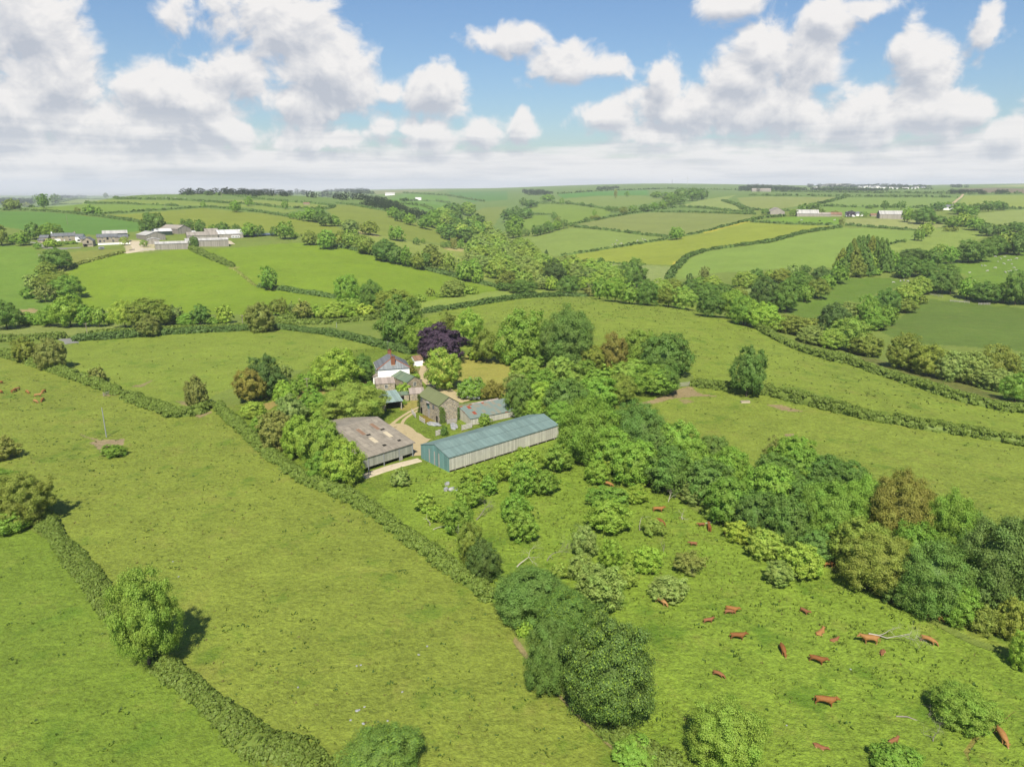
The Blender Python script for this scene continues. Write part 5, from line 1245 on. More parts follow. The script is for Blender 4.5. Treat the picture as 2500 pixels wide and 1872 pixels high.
row("round the sheltered far house from its drive", 'trees round the sheltered far house', [
    ('oak', 'D', 1545, 262, 100, 54, 'DK'), ('oak', 'D', 1620, 250, 80, 36, 'MD'), ('oak', 'D', 1700, 280, 130, 70, 'MD'), ('oak', 'D', 1790, 300, 110, 66, 'MD'), ('oak', 'D', 1850, 265, 100, 40, 'DK'), ('oak', 'D', 1935, 262, 90, 64, 'DK'), ('oak', 'D', 2005, 255, 80, 60, 'DK'), ('oak', 'D', 2050, 262, 70, 50, 'DK')])
plant('airy', 'D', 1452, 432, 96, 96, 'PG', "tall pale poplar in the right hand field")
plant('oak', 'D', 1392, 480, 78, 74, 'MD', "dark small tree below the pale poplar")
plant('bush', 'D', 1285, 530, 30, 26, 'DK', "tiny bush at the end of the scrubby field hedge")
plant('bush', 'D', 1610, 440, 50, 34, 'OL', "gorse bush on the bank of the right field, left of two")
plant('bush', 'D', 1672, 440, 54, 36, 'OL', "gorse bush on the bank of the right field, right of two")
plant('airy', 'C', 1785, 850, 80, 100, 'GB', "bare grey tree at the edge of the smooth green field")
plant('bush', 'C', 925, 745, 64, 48, 'DK', "dark bush on the hedge at the foot of the barley")
plant('bush', 'C', 800, 745, 60, 36, 'OL', "scrubby bush on the hedge at the foot of the barley")
plant('conifer', 'C', 460, 678, 40, 46, 'VD', "little dark fir at the barley's lower corner")
# the wood along the valley floor
row("along the valley wood's front from the bright slope", 'front trees of the valley wood', [
    ('airy', 'C', 120, 890, 170, 140, 'OL'), ('oak', 'C', 110, 960, 120, 60, 'DK'), ('oak', 'C', 270, 900, 150, 130, 'PG'), ('oak', 'C', 270, 960, 210, 80, 'DK'), ('feather', 'C', 420, 920, 120, 110, 'GY'), ('oak', 'C', 500, 930, 110, 100, 'LT'), ('oak', 'C', 530, 830, 180, 180, 'VD'), ('oak', 'C', 640, 945, 170, 130, 'DK'), ('oak', 'C', 820, 880, 200, 120, 'VD'), ('oak', 'C', 800, 935, 130, 90, 'LT'),
    ('oak', 'C', 910, 970, 150, 150, 'MD'), ('airy', 'C', 830, 1000, 110, 70, 'GB'), ('oak', 'C', 1040, 985, 170, 160, 'MD'), ('oak', 'C', 1160, 1010, 160, 150, 'MD'), ('dome', 'C', 1300, 1010, 170, 190, 'DK'), ('oak', 'C', 1420, 980, 170, 140, 'PG'), ('oak', 'C', 1490, 1050, 200, 130, 'OL'), ('oak', 'C', 1620, 1050, 200, 160, 'PG'), ('oak', 'C', 1530, 960, 170, 110, 'OL'), ('oak', 'C', 1660, 960, 130, 100, 'DK'),
    ('oak', 'C', 1800, 1010, 180, 130, 'DK'), ('oak', 'C', 1850, 1100, 220, 180, 'DK'), ('oak', 'C', 2010, 1100, 240, 200, 'MD'), ('oak', 'C', 2150, 1160, 200, 200, 'MD'), ('oak', 'C', 1930, 1000, 180, 110, 'DK'), ('oak', 'C', 2080, 1010, 150, 90, 'OL'), ('oak', 'C', 1860, 920, 150, 90, 'PG'), ('dome', 'C', 1670, 890, 60, 70, 'VD'), ('oak', 'C', 1750, 930, 110, 90, 'MD')])


def scatter_px(poly, step, seed, jitter=.42):
    """Staggered places inside a polygon of the photograph (view pixels)."""
    rng = random.Random(seed)
    P = np.array([px(poly[0], *q) for q in poly[1:]])
    out = []
    y = P[:, 1].min()
    k = 0
    while y < P[:, 1].max():
        sx = step * (1.0 + (y - P[:, 1].min()) / max(1, P[:, 1].max() - P[:, 1].min()) * .5)
        x = P[:, 0].min() + (sx / 2 if k % 2 else 0)
        while x < P[:, 0].max():
            q = (x + rng.uniform(-jitter, jitter) * sx, y + rng.uniform(-jitter, jitter) * sx * .5)
            if inside(P, np.array([q[0]]), np.array([q[1]]))[0]:
                out.append(q + (sx,))
            x += sx
        y += sx * .46
        k += 1
    return out


VIEWS['Z'] = (0, 0, 1.0)
for k, (x, y, s) in enumerate(scatter_px(['C', (-30, 520), (60, 530), (240, 610), (330, 680), (560, 740), (720, 770), (900, 800), (1040, 850), (1060, 940), (900, 930), (700, 900), (480, 850), (300, 850), (120, 840), (-60, 830), (-200, 760), (-160, 620)], 25, 3)):
    rr = random.Random(k)
    plant(rr.choice(['feather', 'oak', 'oak', 'feather']), 'Z', x, y, s * rr.uniform(1.35, 1.8), s * rr.uniform(1.0, 1.4), 'PG' if k % 3 else 'GY', "pale tree among its fellows in the willow wood filling the valley floor", 'willow wood of the valley floor')
for k, (x, y, s) in enumerate(scatter_px(['B', (1560, 380), (1700, 300), (1900, 290), (1930, 330), (1760, 400), (1850, 430), (1990, 400), (2050, 480), (1960, 520), (2000, 560), (1880, 600), (1840, 540), (1700, 500), (1560, 460)], 20, 5)):
    rr = random.Random(k + 50)
    plant('oak', 'Z', x, y, s * rr.uniform(1.3, 1.8), s * rr.uniform(.9, 1.3), ('DK', 'MD', 'PG')[k % 3], "tree standing among others in the winding wood up the distant valley", 'winding wood of the distant valley')


def far_wood(name, polys, size, pal, seed):
    """A distant wood that reads as one mass: one mesh of many small crowns."""
    V, Fq, off = [], [], 0
    rng = random.Random(seed)
    for poly in polys:
        for (x, y, s) in scatter_px(poly, size * .8, seed + off % 97):
            if sky_at(x, y + size * .5):
                continue
            p = look(x, y + size * .5)
            m = mpp(p)
            v, f = crown_arrays('oak', 2, rng.randrange(6) + 900)
            sub = rng.random() < .75
            v = v[:(len(v) // 4) * 4:]
            keep = np.arange(len(f)) % 2 == 0
            f2 = f[keep]
            vv = v[f2].reshape(-1, 3)
            w = s * m * rng.uniform(1.4, 2.0)
            hgt = s * m * rng.uniform(1.0, 1.5)
            a = rng.uniform(0, 6.28)
            ca, sa = math.cos(a), math.sin(a)
            c = vv.mean(0)
            vv = np.stack([(vv[:, 0] * ca - vv[:, 1] * sa) * w, (vv[:, 0] * sa + vv[:, 1] * ca) * w, vv[:, 2] * hgt - hgt * .06], 1) + p
            V.append(vv)
            Fq.append(np.arange(len(vv)).reshape(-1, 4) + off)
            off += len(vv)
    if not V:
        return
    V = np.concatenate(V)
    o0 = V.mean(0)
    o = link(name, build_mesh(name, V - o0, np.concatenate(Fq), [LEAF]), None, tuple(o0))
    o.color = srgb(*PAL[pal], .42)
    tag(o, None, None, None, 'stuff')


far_wood("ridge_woodland", [['A', (1430, 170), (1560, 162), (1700, 156), (1900, 156), (2208, 158), (2208, 182), (1800, 184), (1500, 182)],
                            ['B', (-60, 158), (120, 158), (300, 160), (560, 170), (800, 182), (1010, 198), (1030, 228), (900, 230), (700, 208), (300, 184), (-60, 182)]], 12, 'VD', 11)
far_wood("hanging_woodland", [['B', (1020, 200), (1120, 205), (1220, 240), (1330, 290), (1470, 340), (1540, 350), (1540, 380), (1430, 385), (1300, 350), (1200, 320), (1060, 290), (950, 275), (1010, 250)]], 9, 'CO', 12)
far_wood("distant_woods", [['B', (640, 160), (760, 150), (900, 145), (1020, 142), (1080, 185), (1010, 182), (800, 165)],
                           ['C', (250, 150), (400, 155), (520, 170), (480, 195), (330, 195), (260, 170)], ['C', (870, 140), (960, 130), (1080, 122), (1080, 132), (900, 152)],
                           ['D', (20, 110), (150, 100), (260, 105), (400, 120), (520, 130), (520, 146), (300, 146), (20, 140)],
                           ['D', (540, 108), (640, 105), (700, 100), (840, 98), (980, 105), (1100, 100), (1300, 105), (1490, 110), (1490, 118), (1000, 120), (560, 116)],
                           ['D', (560, 125), (700, 128), (1150, 130), (1160, 142), (900, 148), (580, 140)], ['D', (1620, 140), (1900, 142), (1920, 165), (1640, 165)],
                           ['D', (1630, 108), (1770, 104), (1770, 112), (1630, 114)], ['D', (2000, 140), (2090, 142), (2080, 165), (2000, 165)],
                           ['A', (-40, 225), (80, 222), (300, 230), (280, 262), (0, 275), (-60, 260)], ['A', (500, 205), (620, 202), (740, 208), (640, 216), (520, 222)]], 6, 'BL', 13)

# ------------------------------------------------------------------ building materials
def surf_material(name, col, rough=.8, var=.35, scale=1.2, streak=None, stripe=0.0, dirt=None, dirt_amt=.4, axis='x', spec=.2, k=ALB, sv=.34, rows=0.0):
    """Weathered sheet or masonry: large mottling, streaks down the face, optional sheet joints along one axis."""
    m = bpy.data.materials.new(name)
    m.use_nodes = True
    n = NT(m.node_tree)
    tc = n.n('ShaderNodeTexCoord')
    P = tc.outputs['Object']
    f1 = n.noise(P, scale, 5, .65)
    f2 = n.noise(P, scale * 6, 3, .6)
    v = n.math('MULTIPLY_ADD', n.math('SUBTRACT', f1, .5), var * 2, 1.0)
    v = n.math('MULTIPLY_ADD', n.math('SUBTRACT', f2, .5), var, v)
    sep = n.n('ShaderNodeSeparateXYZ')
    n.put(sep.inputs[0], P)
    ax = sep.outputs[{'x': 0, 'y': 1}[axis]]
    h = None
    if stripe:
        wn = n.n('ShaderNodeTexWhiteNoise', noise_dimensions='1D')
        n.put(wn.inputs['W'], n.math('FLOOR', n.math('MULTIPLY', ax, 1.0 / stripe)))
        v = n.math('MULTIPLY', v, n.math('MULTIPLY_ADD', wn.outputs['Value'], sv, 1 - sv / 2))
        edge = n.math('ABSOLUTE', n.math('SUBTRACT', n.math('FRACT', n.math('MULTIPLY', ax, 1.0 / stripe)), .5))
        v = n.math('MULTIPLY', v, n.ramp(edge, .44, .5, 1.0, .70))
        if rows:
            by = sep.outputs[{'x': 1, 'y': 0}[axis]]
            w2 = n.n('ShaderNodeTexWhiteNoise', noise_dimensions='2D')
            n.put(w2.inputs['Vector'], n.vmath('FLOOR', n.comb(n.math('MULTIPLY', ax, 1.0 / stripe), n.math('MULTIPLY', by, 1.0 / rows), 0)))
            v = n.math('MULTIPLY', v, n.math('MULTIPLY_ADD', w2.outputs['Value'], .22, .89))
            e2 = n.math('ABSOLUTE', n.math('SUBTRACT', n.math('FRACT', n.math('MULTIPLY', by, 1.0 / rows)), .5))
            v = n.math('MULTIPLY', v, n.ramp(e2, .44, .5, 1.0, .66))
        h = n.math('SINE', n.math('MULTIPLY', ax, 2 * math.pi / max(stripe / 4, .12)))
    base = n.mix(1.0, srgb(*col, k), n.comb(v, v, v), 'MULTIPLY')
    if dirt:
        d = n.ramp(n.noise(n.vmath('MULTIPLY', P, streak or (1, 1, 1)), scale * 1.6, 6, .7), .50, .72)
        base = n.mix(n.math('MULTIPLY', d, dirt_amt), base, srgb(*dirt, k))
    b = n.n('ShaderNodeBsdfPrincipled')
    n.put(b.inputs['Base Color'], base)
    b.inputs['Roughness'].default_value = rough
    b.inputs['Specular IOR Level'].default_value = spec
    bump = n.n('ShaderNodeBump')
    bump.inputs['Strength'].default_value = .35
    bump.inputs['Distance'].default_value = .03
    n.put(bump.inputs['Height'], h if h is not None else f2)
    n.put(b.inputs['Normal'], bump.outputs[0])
    o = n.n('ShaderNodeOutputMaterial')
    n.put(o.inputs[0], b.outputs[0])
    return m


def stone_material(name, col, mortar, size=2.6):
    ALB = .92
    m = bpy.data.materials.new(name)
    m.use_nodes = True
    n = NT(m.node_tree)
    tc = n.n('ShaderNodeTexCoord')
    P = n.vmath('MULTIPLY', tc.outputs['Object'], (1, 1, 1.7))
    vo = n.n('ShaderNodeTexVoronoi', feature='F1')
    n.put(vo.inputs['Vector'], P)
    vo.inputs['Scale'].default_value = size
    ve = n.n('ShaderNodeTexVoronoi', feature='DISTANCE_TO_EDGE')
    n.put(ve.inputs['Vector'], P)
    ve.inputs['Scale'].default_value = size
    sep = n.n('ShaderNodeSeparateColor')
    n.put(sep.inputs[0], vo.outputs['Color'])
    v = n.math('MULTIPLY_ADD', sep.outputs[0], .75, .55)
    v = n.math('MULTIPLY_ADD', n.math('SUBTRACT', n.noise(tc.outputs['Object'], .6, 4, .6), .5), .7, v)
    c1 = n.mix(n.math('MULTIPLY', sep.outputs[1], .55), srgb(*col, ALB), srgb(col[0] * .78, col[1] * .86, col[2] * 1.05, ALB))
    base = n.mix(1.0, c1, n.comb(v, v, v), 'MULTIPLY')
    base = n.mix(n.ramp(ve.outputs['Distance'], .06, .0, 0, .8), base, srgb(*mortar, ALB))
    b = n.n('ShaderNodeBsdfPrincipled')
    n.put(b.inputs['Base Color'], base)
    b.inputs['Roughness'].default_value = .92
    o = n.n('ShaderNodeOutputMaterial')
    n.put(o.inputs[0], b.outputs[0])
    return m


def patch_roof_material():
    """Painted corrugated sheets, some of them rusted through."""
    m = bpy.data.materials.new("rusty_sheets")
    m.use_nodes = True
    n = NT(m.node_tree)
    tc = n.n('ShaderNodeTexCoord')
    P = tc.outputs['Object']
    wn = n.n('ShaderNodeTexWhiteNoise', noise_dimensions='3D')
    n.put(wn.inputs['Vector'], n.vmath('FLOOR', n.vmath('MULTIPLY', P, (1 / .95, 1 / 1.45, 0))))
    fine = n.noise(n.vmath('MULTIPLY', P, (3, .8, 1)), 1.6, 5, .7)
    base = n.mix(fine, srgb(112, 138, 128, ALB), srgb(166, 182, 172, ALB))
    base = n.mix(n.ramp(n.math('ADD', wn.outputs['Value'], n.math('MULTIPLY', n.math('SUBTRACT', fine, .5), .5)), .62, .70, 0, .65), base, srgb(176, 160, 132, ALB))
    rust = n.ramp(n.math('ADD', wn.outputs['Value'], n.math('MULTIPLY', n.math('SUBTRACT', fine, .5), .35)), .86, .90)
    base = n.mix(rust, base, srgb(178, 88, 50, ALB))
    sep = n.n('ShaderNodeSeparateXYZ')
    n.put(sep.inputs[0], P)
    b = n.n('ShaderNodeBsdfPrincipled')
    n.put(b.inputs['Base Color'], base)
    b.inputs['Roughness'].default_value = .7
    bump = n.n('ShaderNodeBump')
    bump.inputs['Distance'].default_value = .03
    n.put(bump.inputs['Height'], n.math('SINE', n.math('MULTIPLY', sep.outputs[0], 2 * math.pi / .2)))
    n.put(b.inputs['Normal'], bump.outputs[0])
    o = n.n('ShaderNodeOutputMaterial')
    n.put(o.inputs[0], b.outputs[0])
    return m


M = dict(
    teal_roof=surf_material("teal_sheets", (130, 155, 150), .8, .16, .5, (1, .12, 1), 1.02, (150, 172, 164), .45, sv=.10, rows=2.9),
    teal_wall=surf_material("teal_painted_sheets", (108, 146, 143), .75, .16, .8, (2, 2, .2), .9, (150, 150, 130), .35, 'y', k=.74),
    boards=surf_material("silvered_boards", (196, 194, 180), .9, .22, .8, (4, 4, .25), .30, (120, 112, 98), .45, k=.74),
    boards_y=surf_material("silvered_boards_side", (190, 186, 168), .9, .22, .8, (4, 4, .25), .30, (120, 112, 98), .45, 'y', k=.74),
    grey_boards=surf_material("grey_green_boards", (158, 160, 146), .9, .2, .8, (4, 4, .25), .42, (104, 104, 92), .45, k=.74),
    asbestos=surf_material("weathered_cement_sheets", (168, 159, 143), .9, .22, .6, (1, .35, 1), 1.1, (108, 102, 94), .6, sv=.16, rows=1.7),
    olive_roof=surf_material("olive_sheets", (134, 142, 98), .75, .10, .6, None, 1.0, (116, 132, 88), .3, sv=.06),
    green_roof=surf_material("faded_green_sheets", (122, 142, 118), .8, .16, .7, (1, .15, 1), .9, (160, 148, 108), .55),
    slate=surf_material("slates", (126, 130, 134), .75, .3, 1.6, None, .45, (160, 160, 150), .3),
    slate_hung=surf_material("hung_slates", (150, 156, 158), .8, .26, 1.6, None, .4, (110, 116, 120), .4),
    ridge_tile=surf_material("red_ridge_tiles", (170, 110, 84), .9, .2, 3),
    brick=surf_material("red_brick", (164, 106, 80), .9, .3, 4, None, .23, (200, 160, 130), .4, k=.56),
    white=surf_material("white_render", (250, 249, 246), .85, .04, .8, (3, 3, .3), 0, (222, 220, 208), .25, k=.86),
    rust=patch_roof_material(),
    clay=surf_material("old_clay_roof", (160, 128, 104), .9, .35, 1.8, None, .6, (120, 90, 74), .5),
    tin=surf_material("grey_tin", (190, 176, 164), .8, .15, 1, None, .9, (150, 140, 120), .4),
    patina=surf_material("patchy_blue_green_sheets", (160, 182, 176), .7, .2, .9, (1, .2, 1), .8, (116, 140, 112), .6),
    stone=stone_material("rubble_stone", (156, 143, 118), (170, 160, 136)),
    stone_dark=stone_material("dark_rubble_stone", (146, 132, 108), (150, 138, 114)),
    concrete=surf_material("concrete", (222, 208, 178), .95, .14, .5, None, 0, (176, 160, 128), .5),
    gravel=surf_material("pale_track_gravel", (204, 186, 144), .95, .18, .7, None, 0, (160, 150, 96), .5),
    tarmac=surf_material("lane_tarmac", (150, 150, 142), .95, .1, .5),
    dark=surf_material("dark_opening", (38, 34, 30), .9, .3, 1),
    timber=surf_material("grey_timber", (170, 164, 158), .9, .25, 2, (1, 1, 1), 0, (120, 112, 104), .4, k=.74),
    rail=surf_material("pale_rails", (206, 200, 196), .9, .2, 2, k=.74),
    post=surf_material("pole_wood", (176, 166, 146), .9, .2, 2),
    metal=surf_material("galvanised_metal", (176, 180, 182), .5, .1, 2, spec=.5),
    sheet_light=surf_material("pale_roof_sheets", (206, 204, 198), .75, .1, .5, (1, .2, 1), 1.5, (176, 172, 164), .3),
    sheet_white=surf_material("white_roof_sheets", (236, 236, 234), .7, .05, .5, None, 1.5, (210, 210, 206), .3),
    sheet_grey=surf_material("grey_roof_sheets", (176, 168, 156), .85, .1, .5, None, 1.5, (150, 142, 128), .4),
    clad=surf_material("yorkshire_boarding", (164, 158, 148), .9, .14, .6, (3, 3, .2), .8, (124, 118, 108), .4, k=.74),
    dark_green=surf_material("dark_green_cladding", (58, 78, 66), .8, .1, .8),
    blue_dark=surf_material("dark_glazed_sheets", (118, 132, 144), .4, .15, .6, None, 1.0, (90, 100, 110), .4, spec=.5),
    pane=surf_material("window_pane", (46, 52, 58), .15, .15, 1, spec=.6),
    paint_white=surf_material("white_paint", (246, 246, 242), .5, .03, 1),
    rough_stone=stone_material("lichen_boulder", (160, 160, 152), (140, 136, 126), 1.2),
)


class MB:
    """Collects boxes and slabs for one mesh."""
    def __init__(self):
        self.v, self.f = [], []

    def quad_slab(self, a, b, c, d, th):
        a, b, c, d = (np.array(q, float) for q in (a, b, c, d))
        n = np.cross(b - a, d - a)
        n = n / np.linalg.norm(n) * th
        o = len(self.v)
        self.v += [a, b, c, d, a + n, b + n, c + n, d + n]
        self.f += [(o + 3, o + 2, o + 1, o), (o + 4, o + 5, o + 6, o + 7)] + [(o + i, o + (i + 1) % 4, o + 4 + (i + 1) % 4, o + 4 + i) for i in range(4)]
        return self

    def box(self, x0, x1, y0, y1, z0, z1):
        return self.quad_slab((x0, y0, z0), (x1, y0, z0), (x1, y1, z0), (x0, y1, z0), z1 - z0)

    def prism(self, prof, x0, x1, swap=False):
        """Solid with the given (y, z) outline from x0 to x1."""
        o = len(self.v)
        k = len(prof)
        for x in (x0, x1):
            self.v += [np.array((y, x, z) if swap else (x, y, z), float) for y, z in prof]
        self.f += [tuple(range(o, o + k)), tuple(range(o + 2 * k - 1, o + k - 1, -1))]
        self.f += [(o + i, o + k + i, o + k + (i + 1) % k, o + (i + 1) % k) for i in range(k)]
        return self

    def tube(self, segs, sides=6):
        v, f = tubes(segs, sides)
        o = len(self.v)
        self.v += v
        self.f += [tuple(i + o for i in q) for q in f]
        return self

    def mesh(self, name, mats):
        me = build_mesh(name, np.array(self.v), [tuple(q) for q in self.f], mats if isinstance(mats, (list, tuple)) else [mats])
        bm = bmesh.new()
        bm.from_mesh(me)
        bmesh.ops.recalc_face_normals(bm, faces=bm.faces)
        bm.to_mesh(me)
        bm.free()
        return me

    def obj(self, name, mat, parent=None, loc=None, rotz=0.0):
        return link(name, self.mesh(name, mat), parent, loc, rotz)


def thing(name, label, cat, loc, rotz=0.0, group=None):
    o = bpy.data.objects.new(name, None)
    COL.objects.link(o)
    o.location, o.rotation_euler = loc, (0, 0, rotz)
    tag(o, label, cat, group)
    return o


def building(name, label, cat, x, y, deg, L, W, he, hr, ridge='x', wall='stone', roof='slate', over=.25, f=.5, heb=None, z=None, group=None, sink=.6, walls=True):
    """Walls and roof as parts; local x runs along the front from the near left corner."""
    z = float(ground(x, y)) if z is None else z
    t = thing(name, label, cat, (x, y, z), math.radians(deg), group)
    heb = he if heb is None else heb
    swap = ridge == 'y'
    A, B = (W, L) if swap else (L, W)
    if ridge == 'm':
        prof = [(0, -sink), (0, he), (B, hr), (B, -sink)]
        top = [(-over, he - over * (hr - he) / B), (B + over, hr + over * (hr - he) / B)]
    else:
        k1, k2 = (hr - he) / (B * f), (hr - heb) / (B * (1 - f))
        prof = [(0, -sink), (0, he), (B * f, hr), (B, heb), (B, -sink)]
        top = [(-over, he - over * k1), (B * f, hr), (B + over, heb - over * k2)]
    if walls:
        MB().prism(prof, 0, A, swap).obj('wall', M[wall] if isinstance(wall, str) else wall, t)
    rb = MB()
    th = .07
    for (p, q) in zip(top[:-1], top[1:]):
        c = [(-over, p[0], p[1] + .02), (A + over, p[0], p[1] + .02), (A + over, q[0], q[1] + .02), (-over, q[0], q[1] + .02)]
        c = [(b, a, h) if swap else (a, b, h) for a, b, h in c]
        if swap:
            c = [c[3], c[2], c[1], c[0]]
        rb.quad_slab(*c, th)
    ro = rb.obj('roof', M[roof], t)
    if len(top) == 3:          # ridge capping
        c = MB()
        p = (top[1][0], top[1][1] + th + .02)
        for s in (-1, 1):
            q = [(-over - .02, p[0], p[1] + .03), (A + over + .02, p[0], p[1] + .03), (A + over + .02, p[0] + s * .22, p[1] - .07), (-over - .02, p[0] + s * .22, p[1] - .07)]
            q = [(b, a, h) if swap else (a, b, h) for a, b, h in q]
            c.quad_slab(*(q if (s > 0) != swap else q[::-1]), .025)
        c.obj('ridge_cap', M[roof], ro)
    return t


def window(t, x, z, w, h, face='front', at_=0.0, frame='paint_white', name='window'):
    """Framed pane on a wall of a building: face front (y = at_), right (x = at_)."""
    def T(a, d, b):
        return (a, at_ - d, b) if face == 'front' else (at_ + d, a, b)
    fr = MB()
    b = .09
    for (a0, a1, b0, b1) in ((x - w / 2 - b, x + w / 2 + b, z - b, z), (x - w / 2 - b, x + w / 2 + b, z + h, z + h + b), (x - w / 2 - b, x - w / 2, z, z + h), (x + w / 2, x + w / 2 + b, z, z + h), (x - .025, x + .025, z, z + h), (x - w / 2, x + w / 2, z + h * .5 - .025, z + h * .5 + .025)):
        c = [T(a0, .01, b0), T(a1, .01, b0), T(a1, .01, b1), T(a0, .01, b1)]
        fr.quad_slab(*(c if face == 'front' else c), .055)
    o = fr.obj(name, M[frame], t)
    c = [T(x - w / 2, .012, z), T(x + w / 2, .012, z), T(x + w / 2, .012, z + h), T(x - w / 2, .012, z + h)]
    MB().quad_slab(*c, .02).obj('pane', M['pane'], o)
    return o


def panel(t, name, mat, x0, x1, z0, z1, face='front', at_=0.0, th=.05):
    def T(a, d, b):
        return (a, at_ - d, b) if face == 'front' else (at_ + d, a, b)
    c = [T(x0, .012, z0), T(x1, .012, z0), T(x1, .012, z1), T(x0, .012, z1)]
    return MB().quad_slab(*c, th).obj(name, M[mat] if isinstance(mat, str) else mat, t)


# ------------------------------------------------------------------ the near farm
# long teal shed
t = building('teal_shed', "long shed with teal roof, teal gable and silvery board wall", 'barn', -13.6, 144.0, 41.0, 33.2, 10.9, 3.4, 4.95, 'x', 'boards', 'teal_roof', .15, z=-.05)
MB().prism([(0.02, -.3), (0.02, 3.38), (5.45, 4.93), (10.88, 3.38), (10.88, -.3)], -.06, .0).obj('gable_wall', M['teal_wall'], t)
MB().box(.02, 33.1, -.05, .0, -.3, .42).obj('plinth', M['dark'], t)
for k in range(12):
    MB().box(1.4 + k * 2.75, 1.52 + k * 2.75, -.14, -.04, -.3, .6).obj('post', M['timber'], t)
for (yy_, c) in ((1.0, 'teal_wall'), (3.6, 'timber'), (5.3, 'timber'), (7.3, 'timber')):
    MB().box(-.10, -.055, yy_, yy_ + .35, .1, 3.3).obj('batten', M[c], t)

# grey roofed barn, open under its boarding
t = thing('open_barn', "wide barn with mottled grey-brown sheet roof, open under its board wall", 'barn', (-31.66, 144.46, -.05), math.radians(45.5))
Lb = 12.7
x0 = -4.0
W1, W2 = 14.43, 15.87
rb = MB()
rb.quad_slab((x0, -.3, 3.25), (Lb + .6, -.3, 3.25), (Lb + .6, W1, 6.17), (x0, W1, 6.17), .09)
rb.quad_slab((x0, W1, 6.17), (Lb + .6, W1, 6.17), (Lb + .6, W1 + W2, 2.25), (x0, W1 + W2, 2.25), .09)
ro = rb.obj('roof', M['asbestos'], t)
for (a, b, c, l, mt) in ((9.3, 8.9, .9, 3.2, 'clay'), (5.0, 8.4, .9, 3.0, 'clay'), (9.6, 4.6, 1.1, 2.8, 'concrete'), (5.2, 4.1, 1.1, 2.6, 'concrete'), (-.3, 4.6, 1.2, 2.8, 'concrete'), (10.2, 2.0, .9, .7, 'dark'), (6.0, 1.9, .9, .7, 'dark'), (9.9, 8.2, 1.1, .6, 'dark'), (5.6, 7.6, 1.1, .6, 'dark'), (-1.8, 9.0, 1.2, 1.7, 'dark')):
    zz_ = lambda q: 3.25 + (q + .3) / (W1 + .3) * 2.92 + .105
    MB().quad_slab((a, b, zz_(b)), (a + c, b, zz_(b)), (a + c, b + l, zz_(b + l)), (a, b + l, zz_(b + l)), .02).obj('rooflight', M[mt], ro)
MB().box(x0 + .2, Lb, -.08, .0, 1.0, 3.26).obj('board_wall', M['grey_boards'], t)
MB().prism([(.1, -.3), (.1, 3.2), (W1, 6.1), (W1 + W2 - .2, 2.3), (W1 + W2 - .2, -.3)], Lb - .15, Lb).obj('side_wall', M['grey_boards'], t)
MB().prism([(.1, -.3), (.1, 3.2), (W1, 6.1), (W1 + W2 - .2, 2.3), (W1 + W2 - .2, -.3)], x0 + .2, x0 + .32).obj('side_wall', M['grey_boards'], t)
MB().box(x0 + .3, Lb - .1, W1 + W2 - .3, W1 + W2 - .1, -.3, 2.3).obj('back_wall', M['grey_boards'], t)
for xx in (x0 + .5, .3, 4.4, 8.6, Lb - .3):
    MB().box(xx, xx + .14, -.2, -.09, -.3, 3.0).obj('post', M['metal'], t)
MB().box(8.9, 9.6, -.1, .0, 0, 1.05).obj('gate_panel', M['timber'], t)
MB().box(x0 + .4, Lb - .3, 3.0, 3.2, 0, 1.3).obj('feed_barrier', M['dark'], t)

# stone barn with olive roof
t = building('stone_barn', "tall rubble stone barn with olive green roof and loft door, ivy on its corner", 'barn', -25.52, 186.76, -57.0, 11.92, 5.92, 5.0, 6.95, 'x', 'stone', 'olive_roof', .18, z=-.1)
d = panel(t, 'door', 'timber', 5.4, 6.5, 0.1, 2.2)
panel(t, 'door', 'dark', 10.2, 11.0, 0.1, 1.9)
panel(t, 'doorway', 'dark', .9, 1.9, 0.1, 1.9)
panel(t, 'loft_door', 'teal_wall', 5.2, 6.4, 2.7, 4.3)
panel(t, 'hoist_beam', 'timber', 5.0, 6.6, 4.35, 4.6, th=.5)
panel(t, 'lintel', 'timber', 5.2, 6.7, 2.25, 2.45, th=.08)
panel(t, 'shutter', 'slate', 8.3, 9.2, 3.3, 4.4)
panel(t, 'slate_patch', 'slate', .4, 2.2, 3.6, 4.8)


def ivy(label, loc, rotz, patches, pal='LT'):
    """Climbing plant on a wall: patches of (x0, x1, z0, z1) hanging in front of the wall plane y = 0."""
    rng = np.random.default_rng(int(abs(loc[0]) * 10))
    pos = []
    for (a0, a1, b0, b1, dpt) in patches:
        k = int(abs((a1 - a0) * (b1 - b0)) * 60) + 40
        p = np.stack([rng.uniform(a0, a1, k), -rng.uniform(0, dpt, k), rng.uniform(b0, b1, k)], 1)
        p[:, 0] += rng.normal(size=k) * .15
        pos.append(p)
    pos = np.concatenate(pos)
    nrm = np.tile([0, -1, .5], (len(pos), 1)) + rng.normal(size=pos.shape) * .5
    Q = quads(pos, nrm, np.full(len(pos), .13), 1.0, rng).reshape(-1, 3)
    o = link('ivy', build_mesh('ivy', Q, np.arange(len(Q)).reshape(-1, 4), [LEAF]), None, loc, rotz)
    o.color = srgb(*PAL[pal], .7)
    tag(o, label, 'climbing plant')


